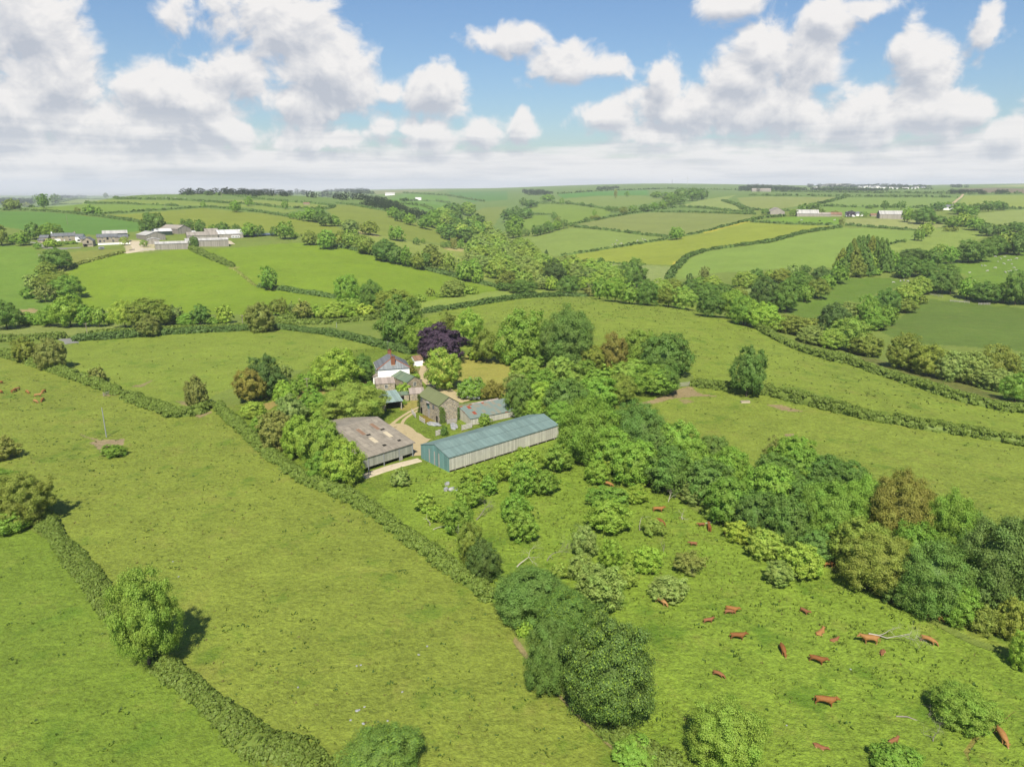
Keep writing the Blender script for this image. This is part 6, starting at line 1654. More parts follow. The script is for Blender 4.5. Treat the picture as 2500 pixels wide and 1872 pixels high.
c57, s57 = math.cos(math.radians(-57)), math.sin(math.radians(-57))
LOC = lambda a, b, z=0.0: (-25.52 + c57 * a - s57 * b, 186.76 + s57 * a + c57 * b, z)
ivy("bright ivy climbing the near corner of the stone barn", LOC(11.95, .1), math.radians(33), [(0.0, 1.6, 0, 3.2, .5), (.1, 1.3, 3, 4.2, .3), (-.1, .8, 4, 4.6, .25)], 'YL')
ivy("dark ivy hanging over the far corner of the stone barn", LOC(-.1, -.02), math.radians(-57), [(-.2, .9, 0, 5.2, .5), (.1, 1.4, 3.8, 5.2, .3)], 'OL')
ivy("thin ivy strip where the barn gable meets the rusty shed", LOC(11.95, 5.4), math.radians(33), [(0, .5, 0, 3.6, .3)], 'MD')

# rusty shed with low sheds behind it
t = building('rusty_shed', "low board shed with patched teal and rust red sheet roof", 'barn', -10.7, 175.4, 32.9, 14.4, 6.1, 1.85, 3.45, 'm', 'boards', 'rust', .15, z=-.05)
MB().prism([(0.02, -.3), (.02, 1.83), (6.08, 3.42), (6.08, -.3)], -.05, .0).obj('end_wall', M['boards_y'], t)
panel(t, 'batten', 'timber', .2, 14.2, .1, .22, th=.04)
building('lean_to_shed', "low olive roofed lean-to between the stone barn and the parked car", 'shed', -15.8, 181.2, 32.9, 6.2, 3.0, 2.2, 3.0, 'x', 'stone_dark', 'olive_roof', .12, z=-.05)
building('lean_to_shed', "low grey roofed lean-to behind the rusty roofed shed", 'shed', -10.4, 184.6, 32.9, 8.4, 2.6, 2.2, 2.9, 'x', 'stone_dark', 'tin', .12, z=-.05)

# farmhouse
HX, HY, HD, HL, HW, HE, HR = -42.0, 215.6, 16.6, 9.9, 10.1, 4.75, 7.5
t = thing('farmhouse', "white farmhouse with hipped slate roof and two red brick chimneys", 'house', (HX, HY, -.05), math.radians(HD))
MB().prism([(0, -.3), (0, HE), (HL / 2, HR - .05), (HL, HE), (HL, -.3)], HW - .05, HW, True).obj('gable_wall', M['white'], t)
MB().box(0, HL, 0, HW - .05, -.3, HE).obj('wall', M['white'], t)
rb = MB()
o_ = .3
fy = .28 * HW
rb.quad_slab((-o_, HW + .1, HE - .1), (-o_, -o_, HE - .1), (HL / 2, fy, HR), (HL / 2, HW + .1, HR), .08)
rb.quad_slab((HL + o_, -o_, HE - .1), (HL + o_, HW + .1, HE - .1), (HL / 2, HW + .1, HR), (HL / 2, fy, HR), .08)
ro = rb.obj('roof', M['slate'], t)
hb = MB()
hb.v += [np.array(q, float) for q in ((-o_, -o_, HE - .1), (HL + o_, -o_, HE - .1), (HL / 2, fy, HR), (-o_, -o_, HE - .02), (HL + o_, -o_, HE - .02), (HL / 2, fy - .03, HR + .08))]
hb.f += [(0, 2, 1), (3, 4, 5), (0, 1, 4, 3), (1, 2, 5, 4), (2, 0, 3, 5)]
hb.obj('hip_slope', M['slate_hung'], ro)
MB().tube([((-o_, -o_, HE + .02), (HL / 2, fy, HR + .1), .15, .15), ((HL + o_, -o_, HE + .02), (HL / 2, fy, HR + .1), .15, .15), ((HL / 2, fy, HR + .1), (HL / 2, HW, HR + .1), .14, .14)]).obj('ridge_tiles', M['ridge_tile'], ro)
ch = MB().box(HL / 2 - .62, HL / 2 + .62, .75, 1.45, HE + .3, HR + .75).box(HL / 2 - .7, HL / 2 + .7, .68, 1.52, HR + .55, HR + .75).obj('chimney', M['brick'], ro)
MB().box(HL / 2 - .68, HL / 2 + .68, .62, .74, HE + .35, HE + .95).obj('flashing', M['concrete'], ch)
MB().tube([((HL / 2 - .3, 1.1, HR + .75), (HL / 2 - .3, 1.1, HR + 1.1), .14, .12), ((HL / 2 + .3, 1.1, HR + .75), (HL / 2 + .3, 1.1, HR + 1.1), .14, .12)], 8).obj('chimney_pots', M['ridge_tile'], ch)
ch = MB().box(HL / 2 - .55, HL / 2 + .55, HW - 1.0, HW - .2, HR - .4, HR + 1.2).box(HL / 2 - .63, HL / 2 + .63, HW - 1.08, HW - .12, HR + 1.0, HR + 1.2).obj('chimney', M['brick'], ro)
MB().tube([((HL / 2, HW - .6, HR + 1.2), (HL / 2, HW - .6, HR + 1.6), .15, .13)], 8).obj('chimney_pots', M['ridge_tile'], ch)
MB().tube([((HL / 2 - .4, HW - .6, HR + 1.1), (HL / 2 - .4, HW - .6, HR + 4.2), .03, .02), ((HL / 2 - .9, HW - .6, HR + 3.9), (HL / 2 + .1, HW - .6, HR + 3.9), .02, .02)], 5).obj('aerial', M['metal'], ch)
MB().tube([((-.34, -.3, HE - .12), (-.34, HW, HE - .12), .07, .07), ((-.2, -.08, HE - .2), (-.1, -.08, 0), .05, .05)]).obj('gutter', M['paint_white'], ro)
for k in (2.4, 6.2):
    w_ = MB().box(-.05, .0, k, k + 1.0, 2.9, 4.1).obj('window', M['pane'], t)
MB().box(-1.5, -.02, .3, 2.6, -.3, 2.3).obj('porch', M['white'], t)
MB().quad_slab((-1.7, .1, 2.3), (-.02, .1, 2.75), (-.02, 2.8, 2.75), (-1.7, 2.8, 2.3), .08).obj('porch_roof', M['tin'], t)
MB().box(-1.2, -.5, .25, .3, .1, 2.0).obj('porch_door', M['pane'], t)
t = building('stone_lean_to', "stone lean-to with grey tin roof against the farmhouse front", 'shed', -41.0, 206.6, 14.3, 5.6, 5.5, 2.5, 2.95, 'm', 'stone', 'tin', .15, z=-.05)
window(t, 3.0, 1.1, .8, .95)
t = building('stone_wing', "stone wing with faded green roof, small gable window beside the drive", 'barn', -38.7, 217.7, -53.0, 11.2, 5.25, 2.35, 3.9, 'x', 'stone_dark', 'green_roof', .15, z=-.05)
window(t, 2.6, 1.1, .8, 1.0, 'right', 11.2)
panel(t, 'doorway', 'dark', 2.2, 3.0, 0.1, 1.8)
t = building('open_shed', "open fronted shed with patchy blue-green sheet roof", 'shed', -35.15, 187.7, 23.5, 4.9, 7.4, 2.45, 3.5, 'm', 'stone', 'patina', .3, z=-.05, walls=False)
MB().box(0, .25, 0, 7.4, -.3, 2.4).obj('wall', M['stone_dark'], t)
MB().box(4.65, 4.9, 1.0, 7.4, -.3, 2.4).obj('wall', M['stone_dark'], t)
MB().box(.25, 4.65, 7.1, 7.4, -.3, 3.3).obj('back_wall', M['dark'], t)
for xx in (.05, 4.6):
    MB().box(xx, xx + .22, .0, .22, -.3, 2.42).obj('post', M['timber'], t)
t = building('white_shed', "small white shed with old clay tiled roof beside the copper beech", 'shed', -33.4, 237.9, 30.8, 3.0, 4.6, 2.2, 3.3, 'x', 'white', 'clay', .15, z=-.05)
panel(t, 'doorway', 'dark', -.9, -.2, .2, 1.9, 'front', 4.4)
building('stone_outhouse', "little outhouse with pale lean-to roof between the wing and stone barn", 'shed', -29.6, 197.6, 12, 4.2, 4.0, 2.0, 2.7, 'm', 'stone', 'tin', .12, z=-.05)
t = building('garden_store', "turf topped stone store with a dark doorway beside the open shed", 'shed', -33.7, 196.4, 17, 4.0, 2.6, 1.9, 2.2, 'm', 'stone', 'green_roof', .1, z=-.05)
panel(t, 'doorway', 'dark', 1.6, 2.6, .0, 1.7)

# drive, tracks, yard, aprons
def ribbon(name, pts, w, mat, lift=.09, seed=1):
    P = trace(pts, False, 6)
    s = np.concatenate([[0], np.cumsum(np.linalg.norm(np.diff(P[:, :2], axis=0), axis=1))])
    n = max(6, int(s[-1] / max(1.0, P[:, 1].mean() * .006)))
    t_ = np.linspace(0, s[-1], n)
    xs, ys = np.interp(t_, s, P[:, 0]), np.interp(t_, s, P[:, 1])
    if n > 8:
        xs[1:-1], ys[1:-1] = np.convolve(xs, np.ones(3) / 3, 'valid'), np.convolve(ys, np.ones(3) / 3, 'valid')
    tx, ty = np.gradient(xs), np.gradient(ys)
    L_ = np.hypot(tx, ty) + 1e-9
    ww = np.interp(t_, np.linspace(0, s[-1], len(w)), w) if isinstance(w, (list, tuple)) else np.full(n, w)
    m = 7
    off = np.linspace(-.5, .5, m)[None]
    wob = 1 + value_noise(t_, t_ * 0 + seed, 5.0, seed, 3)[:, None] * .22
    X = xs[:, None] - ty[:, None] / L_[:, None] * off * ww[:, None] * wob
    Yv = ys[:, None] + tx[:, None] / L_[:, None] * off * ww[:, None] * wob
    Zv = ground(X, Yv) + lift - (np.abs(off) > .49) * lift * 1.2
    idx = np.arange(n * m).reshape(n, m)
    fq = np.stack([idx[:-1, :-1], idx[1:, :-1], idx[1:, 1:], idx[:-1, 1:]], -1).reshape(-1, 4)
    return tag(link(name, build_mesh(name, np.stack([X, Yv, Zv], -1).reshape(-1, 3), fq, [M[mat]], True)), kind='structure')


ribbon('driveway', ['Q', (885, 330), (865, 470), (900, 570), (980, 640), (1100, 720), (1240, 800), (1360, 850), (1450, 880)], [3.4, 3.6, 5.0, 5.4, 5.0, 5.0], 'gravel', .09, 1)
ribbon('farm_yard', ['Q', (330, 1220), (520, 1200), (620, 1330), (800, 1420), (900, 1430)], [3.0, 5.0, 6.0, 5.5], 'gravel', .07, 2)
ribbon('track', ['Q', (790, 960), (660, 1020), (520, 1110), (420, 1190), (330, 1260)], 1.0, 'gravel', .12, 3)
ribbon('track', ['Q', (795, 995), (690, 1050), (590, 1120), (550, 1200), (600, 1310)], 1.0, 'gravel', .13, 4)
ribbon('concrete_apron', ['T', (880, 1400), (1200, 1290), (1600, 1160), (2080, 1040)], [3.4, 3.0, 2.8, 2.6], 'concrete', .11, 5)
ribbon('yard_gap', ['Q', (720, 1440), (740, 1540), (745, 1620)], 4.5, 'gravel', .10, 6)
ribbon('lane', ['A', (540, 1402), (590, 1422), (610, 1445)], 5.0, 'tarmac', .1, 7)
ribbon('cottage_drive', ['A', (250, 590), (340, 605), (400, 635), (500, 645), (690, 636)], 3.4, 'tarmac', .2, 8)
ribbon('far_track', ['D', (1742, 172), (1725, 195), (1690, 220), (1655, 250), (1640, 265)], 6.0, 'gravel', .5, 9)
ribbon('farm_ramp', ['A', (1130, 590), (1150, 620), (1170, 660), (1110, 672), (1040, 684)], 9.0, 'concrete', .25, 10)
ribbon('concrete_pad', ['X', (1470, 400), (1500, 430), (1530, 450)], 9.0, 'concrete', .25, 12)


# ------------------------------------------------------------------ hilltop farm and cottages
HF = 'buildings of the hilltop farm'


def corner(view, x, y):
    p = at(view, x, y)
    return p[0], p[1]


def far_building(name, label, cat, view, cx, cy, deg, L, W, he, hr, ridge, wall, roof, group=HF, over=.3, wins=(), **kw):
    x, y = corner(view, cx, cy)
    z = float(ground(x, y))
    t = building(name, label, cat, x, y, deg, L, W, he, hr, ridge, wall, roof, over, z=z, group=group, sink=3.0, **kw)
    for (wx, wz, ww_, wh) in wins:
        window(t, wx, wz, ww_, wh)
    return t


far_building('cattle_shed', "rear shed of the hilltop farm with brown roof and big plank gable", 'barn', 'X', 785, 302, 59, 14.5, 28, 4.8, 8.2, 'y', 'clad', 'sheet_grey')
far_building('cattle_shed', "shed with bright white roof over dark green sides, hilltop farm", 'barn', 'X', 400, 320, 34, 18.5, 14, 3.4, 5.6, 'x', 'dark_green', 'sheet_white')
far_building('cattle_shed', "big grey plank shed with patched pale roof beside the concrete ramp", 'barn', 'X', 338, 398, 50, 17, 20, 4.8, 7.6, 'y', 'clad', 'sheet_light')
far_building('cattle_shed', "small gabled plank shed behind the low front shed", 'barn', 'X', 350, 445, 26, 9.5, 11, 3.6, 5.0, 'y', 'clad', 'sheet_light')
far_building('cattle_shed', "long low front shed of the hilltop farm, left of the dark tree", 'barn', 'X', 466, 525, 28, 28, 9, 4.6, 6.2, 'x', 'clad', 'sheet_light')
far_building('cattle_shed', "low linking shed just behind the dark tree", 'barn', 'X', 895, 470, 28, 11, 9, 4.6, 6.0, 'x', 'clad', 'sheet_light')
far_building('cattle_shed', "long low shed right of the dark tree at the field edge", 'barn', 'X', 1085, 480, 29, 24, 9, 5.2, 6.8, 'x', 'clad', 'sheet_light')
far_building('cattle_shed', "middle shed with tan roof and low left gable", 'barn', 'X', 920, 385, 28, 26, 15, 3.8, 6.6, 'x', 'clad', 'sheet_grey')
far_building('cattle_shed', "large shed with long white roof beside the caravan", 'barn', 'X', 1362, 365, 30, 22, 22, 3.9, 7.2, 'x', 'clad', 'sheet_white')
far_building('cattle_shed', "brown roofed shed adjoining the long white roof", 'barn', 'X', 1180, 330, 30, 12, 20, 3.4, 6.4, 'x', 'clad', 'sheet_grey')
far_building('polytunnel_row', "long low row of dark glazed roofs right of the caravan", 'shed', 'X', 1700, 348, 31, 32, 12, 1.7, 2.7, 'x', 'dark_green', 'blue_dark')
far_building('dome_shed', "small white rounded shed between two hilltop sheds", 'shed', 'X', 985, 300, 30, 5.5, 5, 1.8, 2.8, 'x', 'white', 'sheet_white')
t = far_building('stone_cottage', "long stone farmhouse with slate roof and end chimneys on the hilltop", 'house', 'W', 345, 522, 28, 18.2, 7, 4.8, 7.2, 'x', 'stone', 'slate', wins=((3.6, 3.3, 1.1, 1.1), (8.6, 3.3, 1.2, 1.2), (13.2, 3.3, 1.1, 1.1), (13.8, .8, 1.6, 1.4), (3.2, .6, 2.6, 1.4)))
for k in (.5, 17.7):
    MB().box(k - .45, k + .45, 3.1, 3.9, 6.4, 8.3).obj('chimney', M['white'] if k < 1 else M['stone'], t)
panel(t, 'door', 'paint_white', 8.9, 9.9, .1, 2.0)
panel(t, 'painted_wall', 'white', 2.4, 6.6, .1, 2.4, th=.03)
far_building('stone_outbuilding', "stone outbuilding at the left end of the hilltop cottages", 'shed', 'W', 125, 535, 8, 7.0, 6.5, 4.2, 6.2, 'x', 'stone', 'slate')
far_building('stone_outbuilding', "tiny stone shed in front of the left outbuilding", 'shed', 'W', 95, 545, 20, 4.2, 4, 2.4, 3.4, 'x', 'stone', 'slate')
far_building('white_cottage', "white two storey cottage between stone buildings on the hilltop", 'house', 'W', 775, 528, 6, 6.0, 5.6, 4.9, 6.8, 'x', 'white', 'slate', wins=((3.2, 3.2, 1.0, 1.0), (2.6, .7, 2.0, 1.7)))
far_building('stone_outbuilding', "low slate roofed link beside the white cottage", 'shed', 'W', 860, 540, 24, 7.0, 5, 3.3, 4.7, 'x', 'stone', 'slate')
t = far_building('stone_barn', "stone barn with gable door above an open store, hilltop", 'barn', 'W', 905, 612, 16, 7.6, 9, 4.9, 7.6, 'y', 'stone', 'slate')
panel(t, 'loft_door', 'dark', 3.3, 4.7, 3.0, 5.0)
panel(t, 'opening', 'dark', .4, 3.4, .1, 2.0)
panel(t, 'canopy', 'slate', .2, 7.2, 2.2, 2.4, th=.5)
t = far_building('converted_barn', "long pale stone barn conversion behind the white yard wall", 'house', 'W', 1165, 545, 27, 15.6, 7, 5.0, 7.3, 'x', 'stone', 'slate', wins=((4, 3.6, 1.0, .9), (11, 3.6, 1.0, .9), (2.2, .5, 1.6, 2.0), (5.2, .8, 1.2, 1.6), (12.0, .6, 1.4, 2.0)))
panel(t, 'tall_window', 'pane', 7.2, 8.8, 2.6, 4.8)
far_building('converted_barn', "lower right half of the barn conversion, beside the yellow-green tree", 'house', 'W', 1490, 535, 27, 10, 7, 4.4, 6.6, 'x', 'stone', 'slate', wins=((3, 1.0, 1.2, 1.5), (6.6, .8, 1.4, 1.8)))
far_building('cattle_shed', "shed with dark green end and white striped roof behind the barn conversion", 'barn', 'W', 1260, 440, 28, 20, 12, 3.2, 5.6, 'x', 'dark_green', 'sheet_light')
x, y = corner('W', 1175, 582)
t = MB().box(0, 24, 0, .4, -2, 1.6).obj('garden_wall', M['white'], None, (x, y, float(ground(x, y))), math.radians(28))
tag(t, "long low white yard wall before the barn conversion", 'wall')
FFm = 'buildings of the far right farm'
for (lab, cx, cy, L, W, he, hr, rd, wl, rf, rot) in (
    ("grey gabled barn, leftmost of the far right farm", 355, 415, 21, 26, 4.5, 10, 'y', 'clad', 'sheet_grey', -8), ("pale ribbed roof shed of the far right farm", 642, 438, 30, 14, 4.5, 9.5, 'x', 'clad', 'sheet_light', -12),
    ("low shed between the pale ribbed shed and the brown roof", 858, 437, 19, 10, 3, 5.6, 'x', 'clad', 'sheet_grey', -12), ("brown tiled low barn before a reddish tree", 985, 436, 18, 10, 2.8, 5.8, 'x', 'stone', 'clay', -12),
    ("white farmhouse beside the purple leaved tree, far right farm", 1175, 438, 12, 9, 4, 7, 'x', 'white', 'slate', -14), ("white cottage among small trees, far right farm", 1285, 432, 9, 8, 3.4, 6, 'x', 'white', 'slate', -14),
    ("brown roofed byre left of the large far shed", 1442, 437, 12, 9, 2, 4.2, 'x', 'stone', 'clay', -15), ("large far shed with pale long roof near the big round tree", 1535, 460, 33, 20, 6.0, 10.5, 'x', 'clad', 'sheet_light', -15)):
    far_building('farm_building', lab, 'barn' if 'white' not in lab else 'house', 'Y', cx, cy, rot, L, W, he, hr, rd, wl, rf, FFm)
far_building('farm_building', "white house half hidden at the foot of the far drive", 'house', 'D', 1588, 292, -16, 20, 9, 4, 8, 'x', 'white', 'slate', None)
far_building('farm_building', "small white barn in the distant valley", 'barn', 'B', 1428, 238, 5, 20, 12, 5, 9, 'x', 'white', 'sheet_white', None)
far_building('farm_building', "pale farmstead below the far skyline of the distant valley", 'barn', 'B', 1175, 200, 8, 40, 20, 7, 13, 'x', 'white', 'sheet_light', None)
far_building('ruined_hut', "little ruined hut in the narrow crest field", 'shed', 'B', 485, 275, 15, 10, 6, 2, 3.4, 'x', 'stone', 'clay', None)
far_building('farm_building', "grey house among the belt trees behind the striped field", 'house', 'C', 1432, 215, -4, 22, 10, 5, 9, 'x', 'stone', 'slate', None)
far_building('farm_building', "long low grey roof below the far plantation", 'barn', 'D', 112, 152, -12, 62, 20, 6, 11, 'x', 'clad', 'sheet_grey', None)
VILL = 'houses of the distant village'
rv = random.Random(4)
for k, (xx, yy_) in enumerate([(895, 118), (915, 112), (935, 110), (955, 106), (975, 104), (990, 112), (1010, 102), (1030, 104), (1050, 100), (1068, 106), (1085, 100), (1105, 104), (1125, 100), (1150, 108), (1175, 104), (815, 138), (1300, 122), (1330, 124), (1380, 122), (1420, 128), (1445, 132), (1470, 128), (1500, 122), (1540, 134), (1640, 140), (1665, 140), (1690, 141), (1780, 144), (1805, 143), (1880, 140), (1915, 137), (1985, 136)]):
    p = look(*px('Y', xx, yy_ + 3))
    sc = p[1] / 3000.0
    L = rv.uniform(13, 24) * sc
    b = MB().prism([(0, -8), (0, 5 * sc), (4.5 * sc, 9 * sc), (9 * sc, 5 * sc), (9 * sc, -8)], 0, L)
    me = b.mesh('village_house', [M['white'], M['slate' if k % 3 else 'sheet_light']])
    me.polygons.foreach_set('material_index', [1 if pl.normal.z > .3 else 0 for pl in me.polygons])
    tag(link('village_house', me, None, tuple(p), math.radians(rv.uniform(-30, 10))), "white speck of a house in the village on the far horizon", 'house', VILL)

# ------------------------------------------------------------------ animals
def coat_material(name, pale):
    m = bpy.data.materials.new(name)
    m.use_nodes = True
    n = NT(m.node_tree)
    oi = n.n('ShaderNodeObjectInfo')
    tc = n.n('ShaderNodeTexCoord')
    sep = n.n('ShaderNodeSeparateXYZ')
    n.put(sep.inputs[0], tc.outputs['Object'])
    f = n.noise(tc.outputs['Object'], 5.0, 4, .6)
    v = n.math('MULTIPLY_ADD', f, .7, .65)
    c = n.mix(1.0, oi.outputs['Color'], n.comb(v, v, v), 'MULTIPLY')
    c = n.mix(n.ramp(sep.outputs[2], .45, .15, 0, .6), c, pale)
    b = n.n('ShaderNodeBsdfPrincipled')
    n.put(b.inputs['Base Color'], c)
    b.inputs['Roughness'].default_value = .75
    b.inputs['Specular IOR Level'].default_value = .2
    o = n.n('ShaderNodeOutputMaterial')
    n.put(o.inputs[0], b.outputs[0])
    return m


COAT = coat_material("cattle_coat", srgb(226, 190, 140, ALB))
WOOL = coat_material("sheep_wool", srgb(200, 196, 180, ALB))


def skin_mesh(name, verts, edges, mat, levels=1):
    """Continuous body grown over a skeleton: verts = (x, y, z, radius_x, radius_y)."""
    me = bpy.data.meshes.new(name + "_bones")
    me.from_pydata([v[:3] for v in verts], edges, [])
    o = bpy.data.objects.new(name + "_bones", me)
    COL.objects.link(o)
    sk = o.modifiers.new("skin", 'SKIN')
    sk.use_smooth_shade = True
    for i, v in enumerate(verts):
        me.skin_vertices[0].data[i].radius = (v[3], v[4] if len(v) > 4 else v[3])
    me.skin_vertices[0].data[0].use_root = True
    o.modifiers.new("sub", 'SUBSURF').levels = levels
    dg = bpy.context.evaluated_depsgraph_get()
    out = bpy.data.meshes.new_from_object(o.evaluated_get(dg))
    out.name = name
    bpy.data.objects.remove(o)
    out.materials.clear()
    out.materials.append(mat)
    return out


def beast(name, pose, wool=False):
    V, E = [], []

    def add(p, r, par=None, r2=None):
        V.append((p[0], p[1], p[2], r, r2 or r))
        if par is not None:
            E.append((par, len(V) - 1))
        return len(V) - 1
    lie = pose == 'lie'
    dz = -.72 if lie else 0
    hip = add((-.62, 0, 1.10 + dz), .34, None, .31)
    loin = add((-.15, 0, 1.06 + dz), .38, hip, .36)
    chest = add((.35, 0, 1.02 + dz), .40, loin, .38)
    should = add((.72, 0, 1.08 + dz), .31, chest, .33)
    if pose == 'graze':
        neck = add((1.05, .02, .88), .20, should)
        poll = add((1.32, .06, .52), .15, neck)
        muz = add((1.44, .10, .20), .095, poll)
    else:
        neck = add((1.04, .05, 1.25 + dz), .20, should)
        poll = add((1.32, .12, 1.40 + dz), .155, neck)
        muz = add((1.62, .20, 1.22 + dz), .10, poll)
    add((V[muz][0] + .12, V[muz][1] + .02, V[muz][2] - .06), .085, muz)
    for s in (-1, 1):                     # ears
        add((V[poll][0] - .02, V[poll][1] + s * .20, V[poll][2] + .08), .045, poll, .06)
        e = len(V) - 1
        add((V[poll][0] - .05, V[poll][1] + s * .32, V[poll][2] + .06), .03, e, .05)
    tl = add((-.98, 0, 1.18 + dz), .07, hip)
    tl = add((-1.08, .02, .75 + dz * .6), .035, tl)
    add((-1.06, .03, .42 + max(dz, -.3)), .05, tl)
    for s in (-1, 1):
        if lie:
            k = add((-.55, s * .36, .28), .15, hip)
            k = add((-.15, s * .46, .16), .09, k)
            add((-.5, s * .50, .07), .06, k)
            k = add((.62, s * .30, .22), .11, should)
            k = add((.92, s * .34, .12), .07, k)
            add((.66, s * .36, .06), .05, k)
        else:
            j = .12 * s
            k = add((-.60 + j * .5, s * .21, .78), .17, hip)
            k = add((-.78 + j, s * .20, .44), .085, k)
            k = add((-.70 + j, s * .20, .12), .06, k)
            add((-.66 + j, s * .20, .03), .07, k)
            k = add((.68 - j * .5, s * .20, .74), .13, should)
            k = add((.70 - j, s * .19, .40), .08, k)
            k = add((.69 - j, s * .19, .12), .055, k)
            add((.73 - j, s * .19, .03), .065, k)
    me = skin_mesh(name, V, E, WOOL if wool else COAT, 1)
    return me


BEASTS = {p: beast("cow", p) for p in ('graze', 'stand', 'lie')}
SHEEP = {p: beast("sheep", p, True) for p in ('graze', 'lie')}
GING = [(200, 148, 88), (192, 136, 76), (182, 124, 68), (206, 158, 100), (166, 110, 60)]


def cow(view, x, y, head, pose, label, size=1.0, col=None, group='ginger cattle of the farm', cat='cow', name='cow', meshes=None):
    p = at(view, x, y)
    o = link(name, (meshes or BEASTS)[pose], None, (p[0], p[1], p[2] - .16 * size), math.radians(head), (size, size * 1.06, size * .94))
    rng = random.Random(int(x * 7 + y))
    c = srgb(*(col or rng.choice(GING)), ALB * .80)
    o.color = c
    tag(o, label, cat, group)
    return o


for a in (
    ('E', 8, 275, 150, 'stand', "ginger cow half cut by the picture's edge beside the left herd"), ('E', 115, 268, 80, 'graze', "ginger cow, left of the close pair in the left herd"), ('E', 150, 252, 260, 'stand', "pale ginger cow, right of the close pair in the left herd"),
    ('E', 232, 275, 320, 'graze', "ginger cow in the middle of the left herd, head down to the right"), ('E', 320, 305, 20, 'stand', "darker small cow between two others in the left herd"), ('E', 370, 272, 270, 'graze', "ginger cow standing highest on the right of the left herd"),
    ('E', 300, 355, 330, 'graze', "ginger cow nearest the lone pole in the left herd, lowest one"), ('E', 362, 342, 280, 'graze', "ginger cow beside the lowest one of the left herd, facing the camera"),
    ('E', 2, 195, 180, 'graze', "cow barely showing at the picture's edge above the left herd"),
    ('J', 220, 90, 330, 'graze', "ginger cow alone at the top of the orchard between apple trees"), ('J', 640, 305, 350, 'stand', "large ginger cow below the belt, facing away from the big round apple tree"),
    ('J', 655, 405, 310, 'graze', "ginger cow behind the half fallen apple tree"), ('J', 1075, 462, 80, 'stand', "pale ginger cow beside the fallen white branch, seen from behind"),
    ('J', 915, 232, 170, 'stand', "dark cow in the shade of the belt behind the willow bush"), ('J', 2075, 770, 175, 'graze', "ginger cow grazing at the foot of the brown tree"),
    ('J', 665, 1080, 310, 'graze', "dark ginger cow under the leaning grey-green apple tree"), ('J', 1258, 1148, 330, 'stand', "rear animal of a close pair in mid pasture", .9), ('J', 1305, 1378, 350, 'stand', "ginger cow with raised head, below the close pair"),
    ('J', 1690, 1485, 265, 'graze', "dark red cow seen end on, head towards the bottom edge"), ('J', 1975, 1575, 325, 'stand', "pale ginger cow walking right, beside the dark red one"),
    ('J', 2008, 1330, 40, 'lie', "ginger cow lying in the grass above a small calf"), ('L', 912, 612, 172, 'stand', "big ginger cow beside the long fallen branches", 1.25), ('L', 1395, 608, 318, 'graze', "ginger cow alone right of the fallen branches"),
    ('L', 1448, 405, 315, 'graze', "dark ginger cow half under the belt near its lower end"), ('L', 520, 1128, 340, 'stand', "light ginger cow alone in the lower pasture", 1.15), ('L', 1895, 1312, 35, 'stand', "ginger cow at the end of the flat spreading apple tree"),
    ('L', 2010, 1415, 262, 'graze', "ginger cow walking towards the camera near the bottom corner", 1.1)):
    cow(*a[:6], size=(a[6] if len(a) > 6 else 1.0) * .90)
for a in (
    ('J', 1010, 430, 190, 'stand', "calf standing left of the pale cow at the fallen white branch"), ('J', 1212, 505, 90, 'stand', "calf in the shade near the two twiggy pale trees"), ('J', 942, 592, 178, 'stand', "calf alone between the belt and the lime apple trees"),
    ('J', 1238, 1166, 0, 'graze', "calf in front of a larger animal in mid pasture"), ('J', 1060, 1240, 5, 'stand', "white-tailed calf left of the close pair"), ('J', 1872, 1160, 300, 'stand', "slim calf standing alone above the lying cow"),
    ('J', 2125, 1390, 20, 'lie', "tiny calf lying right of the lying cow"), ('L', 1015, 690, 230, 'lie', "calf lying beside the big cow and fallen branches"), ('L', 1097, 1465, 20, 'stand', "calf above the bush at the bottom edge"),
    ('L', 482, 1485, 320, 'lie', "calf almost hidden in long grass near the bottom edge"), ('M', 1838, 890, 325, 'graze', "calf alone right of the dotted tree")):
    cow(*a[:6], size=.66, cat='calf', name='calf', group='calves of the pasture', col=(176, 120, 80))
for k, (x, y) in enumerate([(1055, 584), (1018, 617), (1043, 612), (1092, 609), (1230, 584), (1270, 568), (1290, 577), (1485, 562), (1530, 554)]):
    cow('C', x, y, 30 + 47 * k % 360, 'graze', "white cow among the mixed herd on the far field above the barley", 1.25, (238, 234, 222), 'white and black cattle above the barley')
for k, (x, y) in enumerate([(1157, 602), (1200, 599), (1300, 587), (1410, 567)]):
    cow('C', x, y, 10 + 60 * k, 'graze', "black cow among the mixed herd on the far field above the barley", 1.2, (42, 38, 36), 'white and black cattle above the barley')
for k, (x, y, c) in enumerate([(495, 376, (240, 238, 230)), (637, 382, (44, 40, 40)), (752, 375, (240, 238, 230))]):
    cow('D', x, y, 20 + 90 * k, 'graze', ("white cow nearest the pale ribbed shed in the far paddock", "black cow between two white ones in the far paddock", "white cow furthest from the ribbed shed in the far paddock")[k], 1.5, c, 'cattle in the far paddock')
for k, (x, y) in enumerate([(1790, 777), (1830, 842), (1885, 727), (1915, 724), (1990, 744), (1930, 767), (2010, 692), (2030, 672), (2055, 712), (2060, 654), (2090, 687), (2110, 682), (2120, 712), (2135, 744), (2155, 672), (2095, 767), (2110, 767), (2065, 777), (2150, 757), (1990, 657)]):
    cow('D', x, y, 37 * k, 'graze' if k % 3 else 'lie', "white sheep scattered over the sloping field right of the oak belt", .95, (240, 238, 226), 'sheep on the right hand slope', 'sheep', 'sheep', SHEEP)
for k, (x, y) in enumerate([(1203, 857), (1258, 846), (1284, 841), (1315, 848)]):
    cow('D', x, y, 37 * k, 'graze', "white sheep in the meadow corner below the fir stand", .95, (240, 238, 226), 'sheep below the fir stand', 'sheep', 'sheep', SHEEP)
